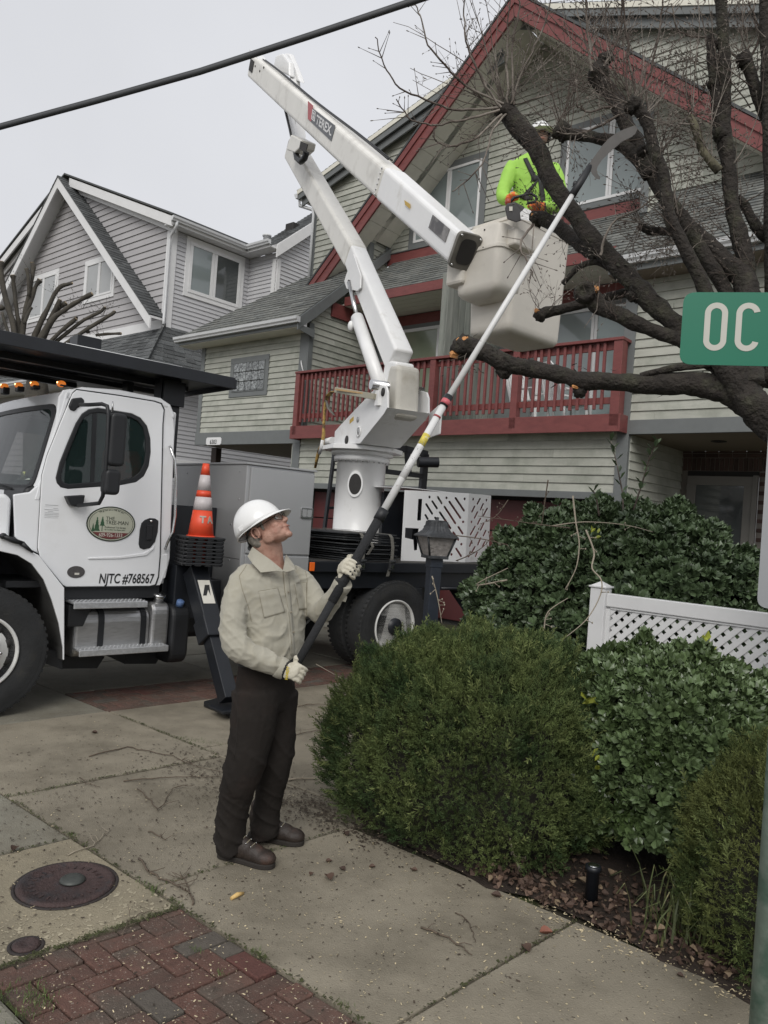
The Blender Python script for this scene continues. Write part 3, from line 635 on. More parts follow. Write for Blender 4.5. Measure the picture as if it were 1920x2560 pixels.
# bricks, herringbone, each its own object
bk=mat('paving_brick',(.12,.062,.047),.9,var=.22,scale=22,rnd=.14,bump=.8,bscale=160,col2=(.085,.066,.052),c2lo=.42,c2hi=.62,c2scale=2.2)
nt=bk.node_tree; b_=nt.nodes['Principled BSDF']; src=b_.inputs['Base Color'].links[0].from_socket
v=nt.nodes.new('ShaderNodeTexNoise'); v.inputs['Scale'].default_value=110; v.inputs['Detail'].default_value=3; tcx=nt.nodes.new('ShaderNodeTexCoord'); nt.links.new(tcx.outputs['Object'],v.inputs['Vector'])
r=nt.nodes.new('ShaderNodeMapRange'); r.inputs[1].default_value=.64; r.inputs[2].default_value=.68; r.inputs[4].default_value=.6; nt.links.new(v.outputs['Fac'],r.inputs[0])
x=nt.nodes.new('ShaderNodeMixRGB'); nt.links.new(r.outputs[0],x.inputs[0]); nt.links.new(src,x.inputs[1]); x.inputs[2].default_value=(.40,.34,.28,1); nt.links.new(x.outputs[0],b_.inputs['Base Color'])
brr=mat('paving_brick_red',(.125,.052,.042),.9,var=.2,scale=22,rnd=.15,bump=.8,bscale=160)
brg=mat('paving_brick_grey',(.095,.082,.068),.9,var=.2,scale=22,rnd=.1,bump=.8,bscale=160)
def bricks(name,a0,a1,b0,b1,maxn,U=.098,limit=None):
    root=empty(name,(0,0,0)); tag(root,kind='structure'); reg=[(a0,b0),(a1,b0),(a1,b1),(a0,b1)]; allq=[]
    n=int((a1-a0)/U)+2; mm=int((b1-b0)/U)+2
    for i in range(-2,n):
        for j in range(-2,mm):
            d=(i-j)%4
            if d==0: q=(i,j,i+2,j+1)
            elif d==3: q=(i,j,i+1,j+2)
            else: continue
            g_=.035
            p=[(a1-(q[0]+g_)*U,b1-(q[1]+g_)*U),(a1-(q[2]-g_)*U,b1-(q[1]+g_)*U),(a1-(q[2]-g_)*U,b1-(q[3]-g_)*U),(a1-(q[0]+g_)*U,b1-(q[3]-g_)*U)]
            c=clip(ccw(p),reg)
            if len(c)<3: continue
            if max(z[0] for z in c)-min(z[0] for z in c)<.02 or max(z[1] for z in c)-min(z[1] for z in c)<.02: continue
            ctr=np.mean(c,0); W_=np.array(AB(*ctr)); allq.append((np.linalg.norm(W_-CAMP),ccw(c)))
    allq.sort(key=lambda t:t[0]); rest=MB()
    for k,(dd,c) in enumerate(allq):
        h=random.uniform(-.006,.002); t1=random.uniform(-.03,.03); t2=random.uniform(-.03,.03); cx,cy=np.mean(c,0)
        fn=lambda a,b,d: AB(a,b,d+(h+t1*(a-cx)+t2*(b-cy) if d>-.03 else 0))
        if k<maxn: MB().prism(c,fn,-.05,-.001).build('brick',random.choice([bk]*22+[brr,brg]),root,bevel=.005)
        else: rest.prism(c,fn,-.05,-.001)
    if rest.v: tag(rest.build('brick_field',bk,root),kind='stuff')
bricks('brick_strip',0.006,2.2,-.79,-.006,295)
bricks('brick_band',-3.89,-3.16,1.44,6.4,290)
bricks('rear_brick_band',-8.5,-7.93,1.44,6,0)
# manhole covers
def cover(px,py,xr,lab,cat,knob):
    c=G(px,py); r=np.linalg.norm(G(xr,py)-c)*.92; rust=mat('rusty_iron',(.058,.036,.034),.7,metal=.2,var=.25,scale=25,bump=.8,bscale=90,col2=(.04,.034,.036),c2scale=8)
    ro=empty('manhole_cover' if knob else 'valve_cover',tuple(c+ZZ*.0),0,lab,cat)
    MB().lathe([(r,.001),(r,.008),(r-.012,.014),(r-.03,.014),(r-.034,.009),(.0,.010)],n=56).build('lid',rust,ro)
    rg=MB(); rg.lathe([(r+.016,.0005),(r+.016,.004),(r+.002,.005),(r+.002,.001)],n=56); rg.build('rim',mat('dark_iron',(.03,.024,.022),.8,var=.3,bump=.6),ro)
    if knob:
        MB().lathe([(.056,.0),(.056,.005),(.045,.014),(.025,.019),(0,.020)],(0.02,.02,.012),n=28).build('centre_cap',mat('green_bronze',(.055,.06,.055),.5,metal=.3,var=.2),ro)
        for k in range(26):
            a=k*math.pi*2/26; MB().box(-.012,.012,-.004,.004,.009,.013,T=Matrix.Rotation(a,4,'Z')@Matrix.Translation((r-.065,0,0))).build('tread_lug',rust,ro)
    return ro
cover(165,2212,296,'round rusty iron manhole cover with a green centre cap in the pale slab','manhole cover',True)
cover(65,2366,103,'small round rusty valve cover in the pale slab at left edge near the bricks','valve cover',False)
# ---- litter
def inpoly(P,poly):
    x,y=P; c=False; n=len(poly)
    for i in range(n):
        x1,y1=poly[i]; x2,y2=poly[(i+1)%n]
        if (y1>y)!=(y2>y) and x<(x2-x1)*(y-y1)/(y2-y1)+x1: c=not c
    return c
def chips(name,n,size,m,afn,flat=.25,lift=.004):
    V=np.zeros((n*4,3)); F=np.arange(n*4).reshape(n,4)
    for i in range(n):
        P=afn(); a=RNG.uniform(0,6.28); l=size*RNG.uniform(.4,1.6); w_=l*RNG.uniform(.25,.6); t=RNG.uniform(-flat,flat)
        dx=np.array([math.cos(a),math.sin(a),t])*l; dy=np.array([-math.sin(a),math.cos(a),RNG.uniform(-flat,flat)])*w_
        c=np.array([P[0],P[1],(P[2] if len(P)>2 else 0)+lift+abs(t)*l*.5+.002]); V[i*4]=c-dx-dy*.6; V[i*4+1]=c+dx*.8-dy; V[i*4+2]=c+dx+dy*.7; V[i*4+3]=c-dx*.8+dy
    return tag(fastmesh(name,V,F,m),kind='stuff')
chipm=mat('pale_wood_chips',(.50,.42,.27),.8,var=.1,isl=.35); chipd=mat('dark_bark_bits',(.055,.04,.028),.9,var=.1,isl=.4)
def walk():
    while True:
        a=RNG.uniform(-3.6,2.6); b=RNG.uniform(-.8,1.3)
        w_=.15+.85*math.exp(-((a-.5)/1.3)**2)
        if RNG.uniform()<w_: return AB(a,b)
def walkd():
    while True:
        a=RNG.normal(-1.1,.8); b=RNG.uniform(-.7,1.5)
        return AB(a,b)
def walkm():
    a=RNG.uniform(.2,2.6); b=RNG.uniform(-.8,1.25); return AB(a,b)
chips('wood_chips',1700,.004,chipm,walk); chips('wood_chips',900,.0038,chipm,walkm)
chips('bark_bits',1700,.006,chipd,walkd); chips('bark_bits',700,.005,chipd,walk)
def blob(px,py,s):
    c=G(px,py); return lambda: (c[0]+RNG.normal(0,s),c[1]+RNG.normal(0,s),0)
for (x,y,s,n) in ((560,1930,.16,260),(620,1960,.2,300),(760,2010,.12,160),(480,1900,.2,200)): chips('bark_bits',n,.007,chipd,blob(x,y,s))
flake=mat('pale_aggregate_flakes',(.34,.30,.215),.8,isl=.2)
def wornedge():
    t=RNG.beta(1,2.2); a=-t*.5-.02; b=RNG.uniform(-.8,-.02); return AB(a,b)
chips('exposed_aggregate',420,.008,flake,wornedge,flat=.04,lift=-.0005)
# moss and grass tufts in the joints
grassm=mat('joint_grass',(.075,.11,.03),.8,var=.2,isl=.4)
def tuft(pts,n,h,spread=.02,m=None,name='joint_grass'):
    V=[];F=[]
    for i in range(n):
        k=RNG.integers(0,len(pts)-1) if len(pts)>1 else 0
        p=np.array(pts[k])+(np.array(pts[k+1])-np.array(pts[k]))*RNG.uniform() if len(pts)>1 else np.array(pts[0])
        p=p+np.array([RNG.normal(0,spread),RNG.normal(0,spread),0]); a=RNG.uniform(0,6.28); hh=h*RNG.uniform(.3,1.2); l=hh*RNG.uniform(.3,1.3)
        d=np.array([math.cos(a),math.sin(a),0]); s_=np.array([-d[1],d[0],0])*h*.07; up=np.array([0,0,hh]); b0=len(V)
        V+= [p-s_,p+s_,p+d*l*.5+up*.8+s_*.6,p+d*l*.5+up*.8-s_*.6,p+d*l+up]; F+=[(b0,b0+1,b0+2,b0+3)]; F+=[(b0+3,b0+2,b0+4,b0+4)]
    V=np.array(V); mb=MB(); mb.v=[tuple(q) for q in V]; mb.f=[f if f[2]!=f[3] else f[:3] for f in F]; mb.m=[0]*len(F); mb.sm=[False]*len(F)
    return tag(mb.build(name,m or grassm,fix=False),kind='stuff')
z_=np.array
for pl,n,h,sp in (([G(60,2545),G(110,2500),G(60,2470)],220,.02,.03),([G(170,2085),G(185,2090)],70,.014,.012),([G(430,2262),G(460,2262)],60,.012,.015),([G(625,2375),G(660,2395)],110,.014,.014),([G(850,2510),G(870,2520)],60,.012,.012),([G(0,1994),G(90,1985),G(190,1955)],120,.012,.01),([G(350,2205),G(395,2235)],90,.018,.014),([G(480,2370),G(500,2382)],50,.012,.012),([G(545,2440),G(552,2432)],40,.012,.012),([G(650,2140),G(740,2105)],90,.012,.01),([G(440,1845),G(560,1862)],220,.012,.03),([G(0,2470),G(0,2520)],80,.02,.02),([G(300,1790),G(500,1868)],160,.010,.012),([G(200,2345),G(420,2275)],200,.011,.012)): tuft(pl,n,h,sp)
mossm=mat('joint_moss',(.05,.055,.02),.95,isl=.3)
for (a,b,c,d,n) in ((1.14,.0,1.14,1.25,160),(-.23,0,-.23,1.2,160),(-1.68,0,-1.68,1.4,260),(0,-.8,0,0,520),(-3,1.43,-1.7,1.43,300),(-1.6,0,1.5,0,600),(-.94,-.8,-.94,0,150)):
    chips('joint_debris',n,.006,mossm,(lambda a=a,b=b,c=c,d=d:(lambda t:AB(a+(c-a)*t+RNG.normal(0,.008),b+(d-b)*t+RNG.normal(0,.008)))(RNG.uniform())),flat=.5)
# fallen twigs
twm=mat('twig_bark',(.105,.08,.058),.85,var=.25,scale=30,bump=.4); twl=mat('pale_twig_bark',(.30,.26,.20),.8,var=.2,scale=30)
def ftwig(pts,r,lab,m=None,side=6,h=.012,grp=None):
    P=[G(x,y) for x,y in pts]; fine=[]
    for i in range(len(P)-1):
        for t in np.linspace(0,1,5)[:-1]: fine.append(P[i]*(1-t)+P[i+1]*t+np.array([RNG.normal(0,.003),RNG.normal(0,.003),0]))
    fine.append(P[-1]); n=len(fine)
    F_=[tuple(p+ZZ*(r+.002+h*abs(math.sin(i*.9))*.5)) for i,p in enumerate(fine)]
    mb=MB().tube(F_,[r*(1-.6*i/n) for i in range(n)],5)
    for k in range(side):
        i=RNG.integers(1,n-1); d=fine[min(i+1,n-1)]-fine[i-1]; d/=np.linalg.norm(d)+1e-9; s_=RNG.choice([-1,1]); q=np.array([-d[1],d[0],0])*s_*.8+d*.7; l=RNG.uniform(.02,.09)
        p0=np.array(F_[i]); mb.tube([p0,p0+q*l*.5+ZZ*RNG.uniform(.0,.02),p0+q*l+ZZ*RNG.uniform(0,.03)],[r*.5,r*.4,r*.25],4)
    o=mb.build('fallen_twig',m or twm,fix=False); return tag(o,lab,'twig',grp)
tw=[([(223,1893),(320,1870),(355,1878),(430,1893),(475,1915),(556,1935)],.0045,'long thin brown twig with side shoots, its tip near the man\'s trouser leg'),
([(310,1955),(400,1948),(548,1945)],.0045,'straight dark twig lying flat left of the man\'s knees'),
([(200,1945),(213,1962),(250,1970)],.003,'short bent twig at the slab joint left of the tangle'),
([(345,1975),(370,2000),(392,2028),(410,2015),(430,1975),(470,1966)],.004,'V-shaped twig in the tangle left of the man'),
([(170,2140),(230,2118),(255,2095),(272,2078)],.0035,'curved pale twig just above the manhole cover'),
([(348,2150),(370,2185),(410,2205),(450,2222),(475,2240),(484,2265)],.0055,'forked budding twig lying across the slab joint above the bricks'),
([(484,2265),(470,2220),(450,2185)],.004,'dark upright spur of twig beside the forked budding twig'),
([(310,2340),(320,2310),(345,2290),(380,2282),(420,2290)],.0025,'hair-thin curled twig at the brick edge'),
([(1053,2323),(1110,2345),(1150,2370),(1180,2395)],.005,'slim brown twig alone on the bare slab right of the bricks'),
([(1140,2285),(1170,2305),(1185,2345),(1188,2362)],.003,'small curved twig just right of the slim lone twig'),
([(720,1952),(785,1950),(810,1962)],.006,'pale stick poking out between the man\'s legs and the juniper'),
([(745,1768),(790,1762),(830,1766)],.004,'thin twig on the slab right of the man\'s thigh'),
([(735,1840),(790,1828),(830,1838)],.0035,'thin curved twig under the juniper left edge, lower than the one by the thigh'),
([(370,2082),(400,2095),(415,2104)],.004,'stubby dark twig on the tan slab left of the trouser cuff')]
for pts,r,lab in tw: ftwig(pts,r,lab,twl if 'pale' in lab else twm,side=8 if 'shoots' in lab or 'fork' in lab else 3,grp='twigs fallen on the paving')
c=G(595,2245); MB
cp=MB().tube([tuple(G(577,2252)+ZZ*.01),tuple(G(592,2246)+ZZ*.016),tuple(G(608,2238)+ZZ*.01)],[.008,.011,.006],7).build('wood_splinter',mat('fresh_cut_wood',(.62,.42,.16),.7,var=.2,scale=40)); tag(cp,'fresh yellow splinter of cut wood on the slab below the man\'s boots','wood splinter')
leafd=mat('dead_leaf_brown',(.075,.045,.032),.75,var=.25,scale=30,rnd=.3); leafr=mat('dead_leaf_red',(.26,.10,.065),.7,var=.2,scale=30,rnd=.2); leaft=mat('dead_leaf_tan',(.27,.20,.13),.75,var=.2,scale=30,rnd=.3)
def leafmesh(mb,c,L_,a,curl=.5,m=0,wd=.42):
    d=Vector((math.cos(a),math.sin(a),0)); s_=Vector((-d.y,d.x,0)); c=Vector(c); prof=[(0,.02),(.2,.7),(.45,1),(.7,.8),(.9,.35),(1,.02)]; vs=[];fs=[]
    for t,w_ in prof:
        zc=curl*L_*.6*(t-.5)**2
        for q in (-1,0,1): vs.append(c+d*(t-.5)*L_+s_*q*w_*L_*wd+Vector((0,0,zc+abs(q)*w_*L_*curl*.45)))
    for i in range(5):
        for j in range(2): k=i*3+j; fs.append((k,k+1,k+4,k+3))
    mb.add(vs,fs,m)
for px,py,s_,m,lab in ((822,2158,.035,leafd,'small curled dead leaf right of the front boot, uppermost of the little cluster'),(855,2178,.04,leafd,'round dark dead leaf in the cluster between boots and juniper, the one furthest right'),(778,2190,.03,leafd,'small dark dead leaf on the slab just right of the front boot'),(822,2200,.06,leafd,'largest crumpled dead leaf of the cluster below the boots'),(930,2172,.035,leafd,'single dark leaf between the leaf cluster and the juniper'),(1035,2180,.035,leafd,'flat brown leaf nearest the juniper on the slab'),(1240,2245,.05,leafd,'curly black-brown leaf below the front of the juniper'),(1365,2338,.06,leafr,'reddish dead leaf lying on the slab joint'),(1315,2378,.055,leafd,'crinkled dark leaf straddling the slab joint below the reddish leaf'),(1700,2445,.03,leafd,'dark seed pod standing on the slab near the mulch bed'),(236,1835,.045,leafd,'curled brown leaf with a pale edge alone on the slab ahead of the truck wheel'),(1500,2300,.04,leafd,'dark leaf at the corner of slab and mulch bed'),(36,2128,.05,leafd,'black chunk of bark on the grey slab at left edge'),(865,2090,.05,leafd,'flattened brown leaf at the slab joint under the juniper')):
    p=G(px,py); mb=MB(); leafmesh(mb,(p[0],p[1],.006),s_,random.uniform(0,6),.9); o=mb.build('dead_leaf',m,fix=False); tag(o,lab,'leaf','dead leaves on the paving')
    sm=o.modifiers.new('thick','SOLIDIFY'); sm.thickness=.0012
# ------------------------------------------------------------------ bucket truck
wp=mat('white_truck_paint',(.80,.81,.825),.22,var=.03,scale=2,coat=.6,col2=(.70,.70,.69),c2lo=.55,c2hi=.8,c2scale=1.5)
wp2=mat('white_boom_paint',(.80,.80,.795),.35,var=.05,scale=3,coat=.2,col2=(.62,.61,.58),c2lo=.60,c2hi=.75,c2scale=3)
cream=mat('cream_fibreglass',(.76,.745,.70),.4,var=.05,scale=2,col2=(.52,.50,.455),c2lo=.5,c2hi=.75,c2scale=2.5)
bktm=mat('beige_bucket_plastic',(.66,.625,.56),.5,var=.06,scale=3,col2=(.55,.51,.45),c2lo=.58,c2hi=.75,c2scale=5,bump=.1,bscale=20)
blkp=mat('black_frame_paint',(.011,.013,.017),.42,var=.25,scale=6,bump=.05)
rub=mat('tyre_rubber',(.020,.021,.022),.82,var=.25,scale=6,bump=.4,bscale=60,col2=(.032,.031,.028),c2lo=.55,c2hi=.7)
plas=mat('black_plastic',(.012,.013,.015),.5,var=.15,bump=.15,bscale=250)
alu=mat('brushed_aluminium',(.50,.50,.50),.38,metal=.85,var=.12,scale=12,stretch=(1,6,6),bump=.15,col2=(.30,.30,.29),c2lo=.55,c2hi=.8,c2scale=5)
tread=mat('tread_aluminium',(.50,.51,.52),.4,metal=.6,var=.2,scale=30,bump=.3)
gbox=mat('grey_toolbox_metal',(.40,.405,.41),.33,metal=.35,var=.04,scale=2)
rimw=mat('white_wheel_rim',(.66,.66,.64),.4,var=.1,scale=8,col2=(.45,.43,.38),c2lo=.55,c2hi=.8)
chrome=mat('steel',(.6,.6,.6),.25,metal=1)
glassm=glassy('cab_glass',(.02,.035,.033),.55); 
T=empty('bucket_truck',tuple(TF.o),TF.ang,'white bucket truck with raised boom, door lettered The Tree-Man','truck')
tvp=lambda x,y,v=.1:(lambda p:(p[0],p[2]))(TF.v(x,y,v))
def sdp(v0): return lambda a,b,d=0:(a,v0-d,b)      # outward = -v
def tp(name,pl,v,m,th=.02,holes=(),bev=.006,par=None):
    return plate([tvp(x,y,v) for x,y in pl],[[tvp(x,y,v) for x,y in h] for h in holes],sdp(v),-th,0,name,m,par or T,bevel=bev)
winpx=[(140,1195),(150,1155),(168,1110),(190,1058),(205,1035),(222,1024),(245,1020),(330,1034),(352,1045),(368,1065),(376,1095),(377,1130),(372,1165),(360,1190),(340,1205),(300,1213),(170,1222),(152,1218),(143,1208)]
winin=[(152,1190),(162,1155),(180,1110),(200,1062),(212,1043),(228,1034),(246,1031),(325,1043),(345,1053),(358,1070),(364,1097),(365,1130),(360,1160),(350,1180),(334,1193),(300,1201),(172,1210),(158,1206),(153,1199)]
doorpx=[(182,984),(192,975),(300,990),(385,1004),(403,1010),(410,1025),(407,1060),(400,1390),(396,1440),(388,1462),(375,1465),(166,1467),(158,1463),(100,1392),(95,1370),(105,1190),(118,1140),(150,1060)]
cabpx=[(34,1236),(38,1342),(60,1365),(97,1384),(161,1467),(398,1464),(404,1450),(414,1445),(425,1395),(437,1080),(434,1045),(425,1015),(412,1003),(300,985),(176,972),(158,975),(148,990),(140,1060),(104,1190),(95,1212),(75,1230)]
big=[(x+(258-x)*-.018,y+(1130-y)*-.018) for x,y in winpx]
tp('cab_side',cabpx,.12,wp,.03,[big],.01)
DR=tp('door',doorpx,.102,wp,.014,[winpx],.007)
tp('door_gasket',[(x+(255-x)*-.012,y+(1220-y)*-.012) for x,y in doorpx],.112,plas,.004,[big],0)
tp('window_gasket',winpx,.098,plas,.02,[winin],.006,DR)
tp('window_pane',winin,.110,glassm,.004,(),0,DR)
tp('window_bar',[(232,1030),(226,1207),(236,1207),(243,1030)],.104,plas,.012,(),.002,DR)
# door furniture
hp=[(362,1300),(375,1295),(388,1296),(397,1302),(395,1330),(388,1355),(376,1370),(360,1374),(350,1370),(347,1360),(350,1325),(354,1308)]
HN=tp('handle',hp,.094,plas,.012,(),.006,DR); tp('handle_lever',[(368,1312),(382,1312),(380,1350),(366,1352)],.085,plas,.012,(),.006,HN)
a=tvp(378,1303,.09); MB().lathe([(.012,0),(.012,.004),(0,.005)],(a[0],.086,a[1]),(0,-1,0),12).build('lock',chrome,HN)
MB().prism([tvp(220,1394,.1),tvp(300,1391,.1),tvp(360,1382,.1),tvp(380,1370,.1),tvp(386,1362,.1),tvp(384,1373,.1),tvp(365,1389,.1),tvp(300,1397,.1),tvp(220,1398,.1)],sdp(.101),0,.008).build('pressed_crease',wp,DR,bevel=.004)
# signs on the door
def ov(name,cx,cy,rx,ry,v,th,m,par):
    c=tvp(cx,cy,v); r1=abs(tvp(cx+rx,cy,v)[0]-c[0]); r2=abs(tvp(cx,cy-ry,v)[1]-c[1])
    return MB().prism(oval(c[0],c[1],r1,r2,36),sdp(v),0,th).build(name,m,par),c,r1,r2
cr1=mat('sign_cream',(.44,.45,.36),.5,var=.03); bl1=mat('sign_dark_green_black',(.02,.03,.02),.5); gr1=mat('sign_green',(.03,.085,.04),.5); mr1=mat('sign_maroon',(.15,.035,.035),.5,var=.05); wt1=mat('sign_white',(.6,.58,.52),.5)
SG,c,r1,r2=ov('company_sign',278,1310,60,44,.1,.003,bl1,DR)
MB().prism(oval(c[0],c[1],r1*.95,r2*.93,36),sdp(.097),0,.001).build('sign_ring',cr1,SG)
MB().prism(oval(c[0],c[1],r1*.905,r2*.875,36),sdp(.096),0,.001).build('sign_line',bl1,SG)
MB().prism(oval(c[0],c[1],r1*.885,r2*.85,36),sdp(.095),0,.001).build('sign_field',cr1,SG)
low=[p for p in oval(c[0],c[1],r1*.885,r2*.85,72) if p[1]<c[1]-r2*.43]; low.sort(key=lambda p:p[0])
MB().prism(ccw(low),sdp(.094),0,.001).build('sign_band',mr1,SG)
def txt(body,x,z,size,m,par,v=.0935,sx=1,al='LEFT',sh=0,bold=0,rot=0):
    cx,sx_=math.cos(rot),math.sin(rot)
    return text_mesh('lettering',body,size,m,par,basis((x,v,z),(cx,0,sx_),(-sx_,0,cx),(0,-1,0)),ext=.0006,sx=sx,align=al,shear=sh,bold=bold)
txt('THE',c[0]-r1*.24,c[1]+r2*.22,.042,bl1,SG); txt('TREE-MAN',c[0]-r1*.24,c[1]-r2*.02,.046,bl1,SG,sx=.93)
txt('Professional Tree Service',c[0]-r1*.27,c[1]-r2*.235,.021,bl1,SG,sx=.86,sh=.2); txt('NJ Certified Tree Expert #457',c[0]-r1*.27,c[1]-r2*.36,.016,gr1,SG,sx=.92,sh=.2)
txt('609-926-1333',c[0],c[1]-r2*.735,.046,wt1,SG,.0925,sx=.8,al='CENTER')
arc='"We go out on a limb for you."'
for i,ch in enumerate(arc):
    t=R(128)-R(76)*i/(len(arc)-1); 
    if ch!=' ': txt(ch,c[0]+r1*.80*math.cos(t),c[1]+r2*.76*math.sin(t),.022,bl1,SG,al='CENTER',rot=(t-math.pi/2)*.75)
for (dx,w_,h,b0) in ((-.73,.07,.42,-.45),(-.58,.13,.75,-.42),(-.37,.11,.5,-.12)):
    x0=c[0]+r1*dx; z0=c[1]+r2*b0; pts=[]; hh=h*r2; n=6
    if dx==-.37:
        MB().prism([(x0-.003,c[1]-r2*.42),(x0+.003,c[1]-r2*.42),(x0+.003,z0+.01),(x0-.003,z0+.01)],sdp(.0938),0,.0012).build('tree_emblem',gr1,SG)
    for k in range(n): pts+= [(x0+w_*r1*(1-k/n)*(1 if k%2==0 else .8),z0+hh*k/n),(x0+w_*r1*(.72-k/n*.6),z0+hh*(k+.8)/n)]
    pts.append((x0,z0+hh*1.05)); pts+=[(2*x0-p[0],p[1]) for p in reversed(pts[:-1])]
    MB().prism(ccw(pts),sdp(.094),0,.001).build('tree_emblem',gr1,SG)
ov('round_decal',190,1430,22,15,.1,.002,mat('decal_grey',(.07,.065,.065),.5,var=.3,scale=60),DR)
a=tvp(186,1437,.1); b=tvp(198,1432,.1); MB().prism([(a[0],a[1]),(b[0],a[1]),(b[0],b[1]),(a[0],b[1])],sdp(.0978),0,.001).build('decal_label',wt1,DR)
n0=tvp(247,1458,.1); n1=tvp(385,1457,.1); tm=txt('NJTC #768567',n0[0],n0[1]+.0,.118,blk,DR,v=.0995,sx=.01,sh=.12,bold=.002)
bb=[v.co.x for v in tm.data.vertices]; s_=(n1[0]-n0[0])/(max(bb)-min(bb)); x0=min(bb)
for v in tm.data.vertices: v.co.x=n0[0]+(v.co.x-x0)*s_
tm.name='registration_number'
for k,(x0,x1) in enumerate(((113,146),(111,131),(133,145),(111,147),(120,133),(112,147),(111,147),(111,147),(111,145))):
    y=1262+k*3.9; a=tvp(x0,y,.1); b=tvp(x1,y+1.4,.1); MB().prism([(a[0],b[1]),(b[0],b[1]),(b[0],a[1]),(a[0],a[1])],sdp(.1005),0,.0008).build('small_print',mat('faded_print',(.30,.31,.31),.6) if k==0 else bpy.data.materials['faded_print'],DR)
# cab shell
MB().prism([(.26,2.50),(.40,2.60),(.74,2.62),(1.18,2.61),(1.24,2.50),(1.28,2.55),(1.22,2.655),(1.12,2.70),(.74,2.71),(.42,2.68),(.28,2.62)],lambda a,b,d:(a,d,b),.115,2.3).build('cab_roof',wp,T,bevel=.025,seg=3)
MB().box(1.22,1.30,.15,2.27,1.02,2.6).build('cab_rear_panel',wp,T,bevel=.02)
plate([(-.05,1.0),(1.25,1.0),(1.25,2.6),(.28,2.6),(.13,1.9),(-.05,1.75)],[[(.3,1.9),(1.05,1.9),(1.05,2.45),(.45,2.45)]],lambda a,b,d:(a,2.27+d,b),0,.03,'cab_far_side',wp,T)
MB().box(-.05,1.25,.14,2.28,1.0,1.05).build('cab_floor',plas,T)
MB().prism([(-.04,1.3),(.16,1.3),(.2,1.86),(.05,1.80)],lambda a,b,d:(a,d,b),.18,2.25).build('dashboard',plas,T,bevel=.03)
for v0 in (.45,1.5):
    s=MB(); s.box(.55,1.0,v0,v0+.48,1.25,1.5); s.prism([(.95,1.45),(1.12,1.45),(1.18,2.2),(1.06,2.2)],lambda a,b,d,v0=v0:(a,d,b),v0,v0+.48); s.build('seat',mat('grey_seat',(.06,.065,.07),.9) if v0<1 else bpy.data.materials['grey_seat'],T,bevel=.05,seg=3)
st=MB(); st.tube([(.30+.05*math.cos(t),.70+.21*math.sin(t),1.83+.2*math.cos(t)) for t in np.linspace(0,6.28,22)],.016,6,cap=False); st.build('steering_wheel',plas,T)
MB().box(.80,1.14,.42,.60,1.75,2.22).build('orange_reflection_block',mat('orange_reflection',(.6,.11,.03),.8,var=.3,scale=12,col2=(.25,.22,.1),c2lo=.5,c2hi=.55),T,bevel=.05)  # orange box added in place of the side window's orange reflection
# windscreen on its raked plane (bottom ub,zb ; top ut,zt)
pb=np.array([.135,1.80]); pt=np.array([.285,2.545])
def ws(v,s,d=0): 
    u=pb[0]+(pt[0]-pb[0])*s; z=pb[1]+(pt[1]-pb[1])*s; bow=-.10*(1-((v-1.2)/1.1)**2); return (u+bow*(1-.3*s)-d,v,z+.0)
def wsplate(name,outer,holes,d0,d1,m):
    return plate(outer,holes,lambda a,b,d:ws(a,b,d),d0,d1,name,m,T,bevel=.004)
def dens(poly,n=6):
    o=[]
    for i in range(len(poly)):
        p=poly[i]; q=poly[(i+1)%len(poly)]
        for k in range(n): o.append((p[0]+(q[0]-p[0])*k/n,p[1]+(q[1]-p[1])*k/n))
    return o
def fine(poly):  # refine long edges only
    o=[]
    for i in range(len(poly)):
        p=poly[i]; q=poly[(i+1)%len(poly)]; L_=math.hypot(q[0]-p[0],q[1]-p[1]); n=max(1,int(L_/.15))
        for k in range(n): o.append((p[0]+(q[0]-p[0])*k/n,p[1]+(q[1]-p[1])*k/n))
    return o
og=fine(roundpoly([(.19,-.03),(2.21,-.03),(2.21,.97),(.19,.97)],.16,5)); ig=fine(roundpoly([(.245,.03),(2.155,.03),(2.155,.91),(.245,.91)],.13,5))
wsplate('windscreen_gasket',og,[ig],-.005,.012,plas); wsplate('windscreen',ig,[],.0,.004,glassm)
oo=fine([(.115,-.12),(2.29,-.12),(2.29,1.1),(.115,1.1)]); wsplate('windscreen_surround',oo,[og],-.03,.002,wp)
wd=lambda v,s: ws(v,s,.02)
MB().box(-.004,.004,0,.1,0,.07,T=Matrix.Translation(Vector(ws(.42,.09,-.012)))).build('inspection_sticker',mat('yellow_sticker',(.5,.55,.25),.5,var=.3,scale=60),T)
MB().prism([(.0,0),(.35,.03),(.33,.28),(-.03,.22)],lambda a,b,d:(.10+b*.5+d,.30+a,1.87+d),0,.012).build('reflection_sheet',mat('pale_reflection',(.5,.55,.5),.8,var=.2),T); MB().tube([ws(.5,-.02,.03),ws(.8,.02,.03),ws(1.3,.1,.03)],.008,5).build('wiper',plas,T)  # pale sheet on the dash is added to stand for windscreen reflections
# bonnet and front wing
hd=MB(); hd.prism([(-.045,1.32),(-.05,1.70),(-.10,1.745),(-.9,1.66),(-1.35,1.52),(-1.5,1.3),(-1.52,.75),(-1.3,.7),(-1.0,1.2)],lambda a,b,d:(a,d,b),.14,2.26); hd.build('bonnet',wp,T,bevel=.06,seg=3)
MB().box(-1.56,-1.5,.55,1.85,.85,1.4).build('grille',chrome,T,bevel=.02)
def arc(r,a0,a1,n=14,c=(-.27,.52)): return [(c[0]+r*math.cos(R(a0+(a1-a0)*k/n)),c[1]+r*math.sin(R(a0+(a1-a0)*k/n))) for k in range(n+1)]
archR=[tvp(x,y,-.02) for x,y in [(158,1650),(158,1620),(148,1560),(130,1500),(110,1450),(80,1410),(44,1388),(0,1378)]]
archL=[(-.30,1.315),(-.45,1.30),(-.65,1.22),(-.82,1.07),(-.92,.9),(-.97,.7)]
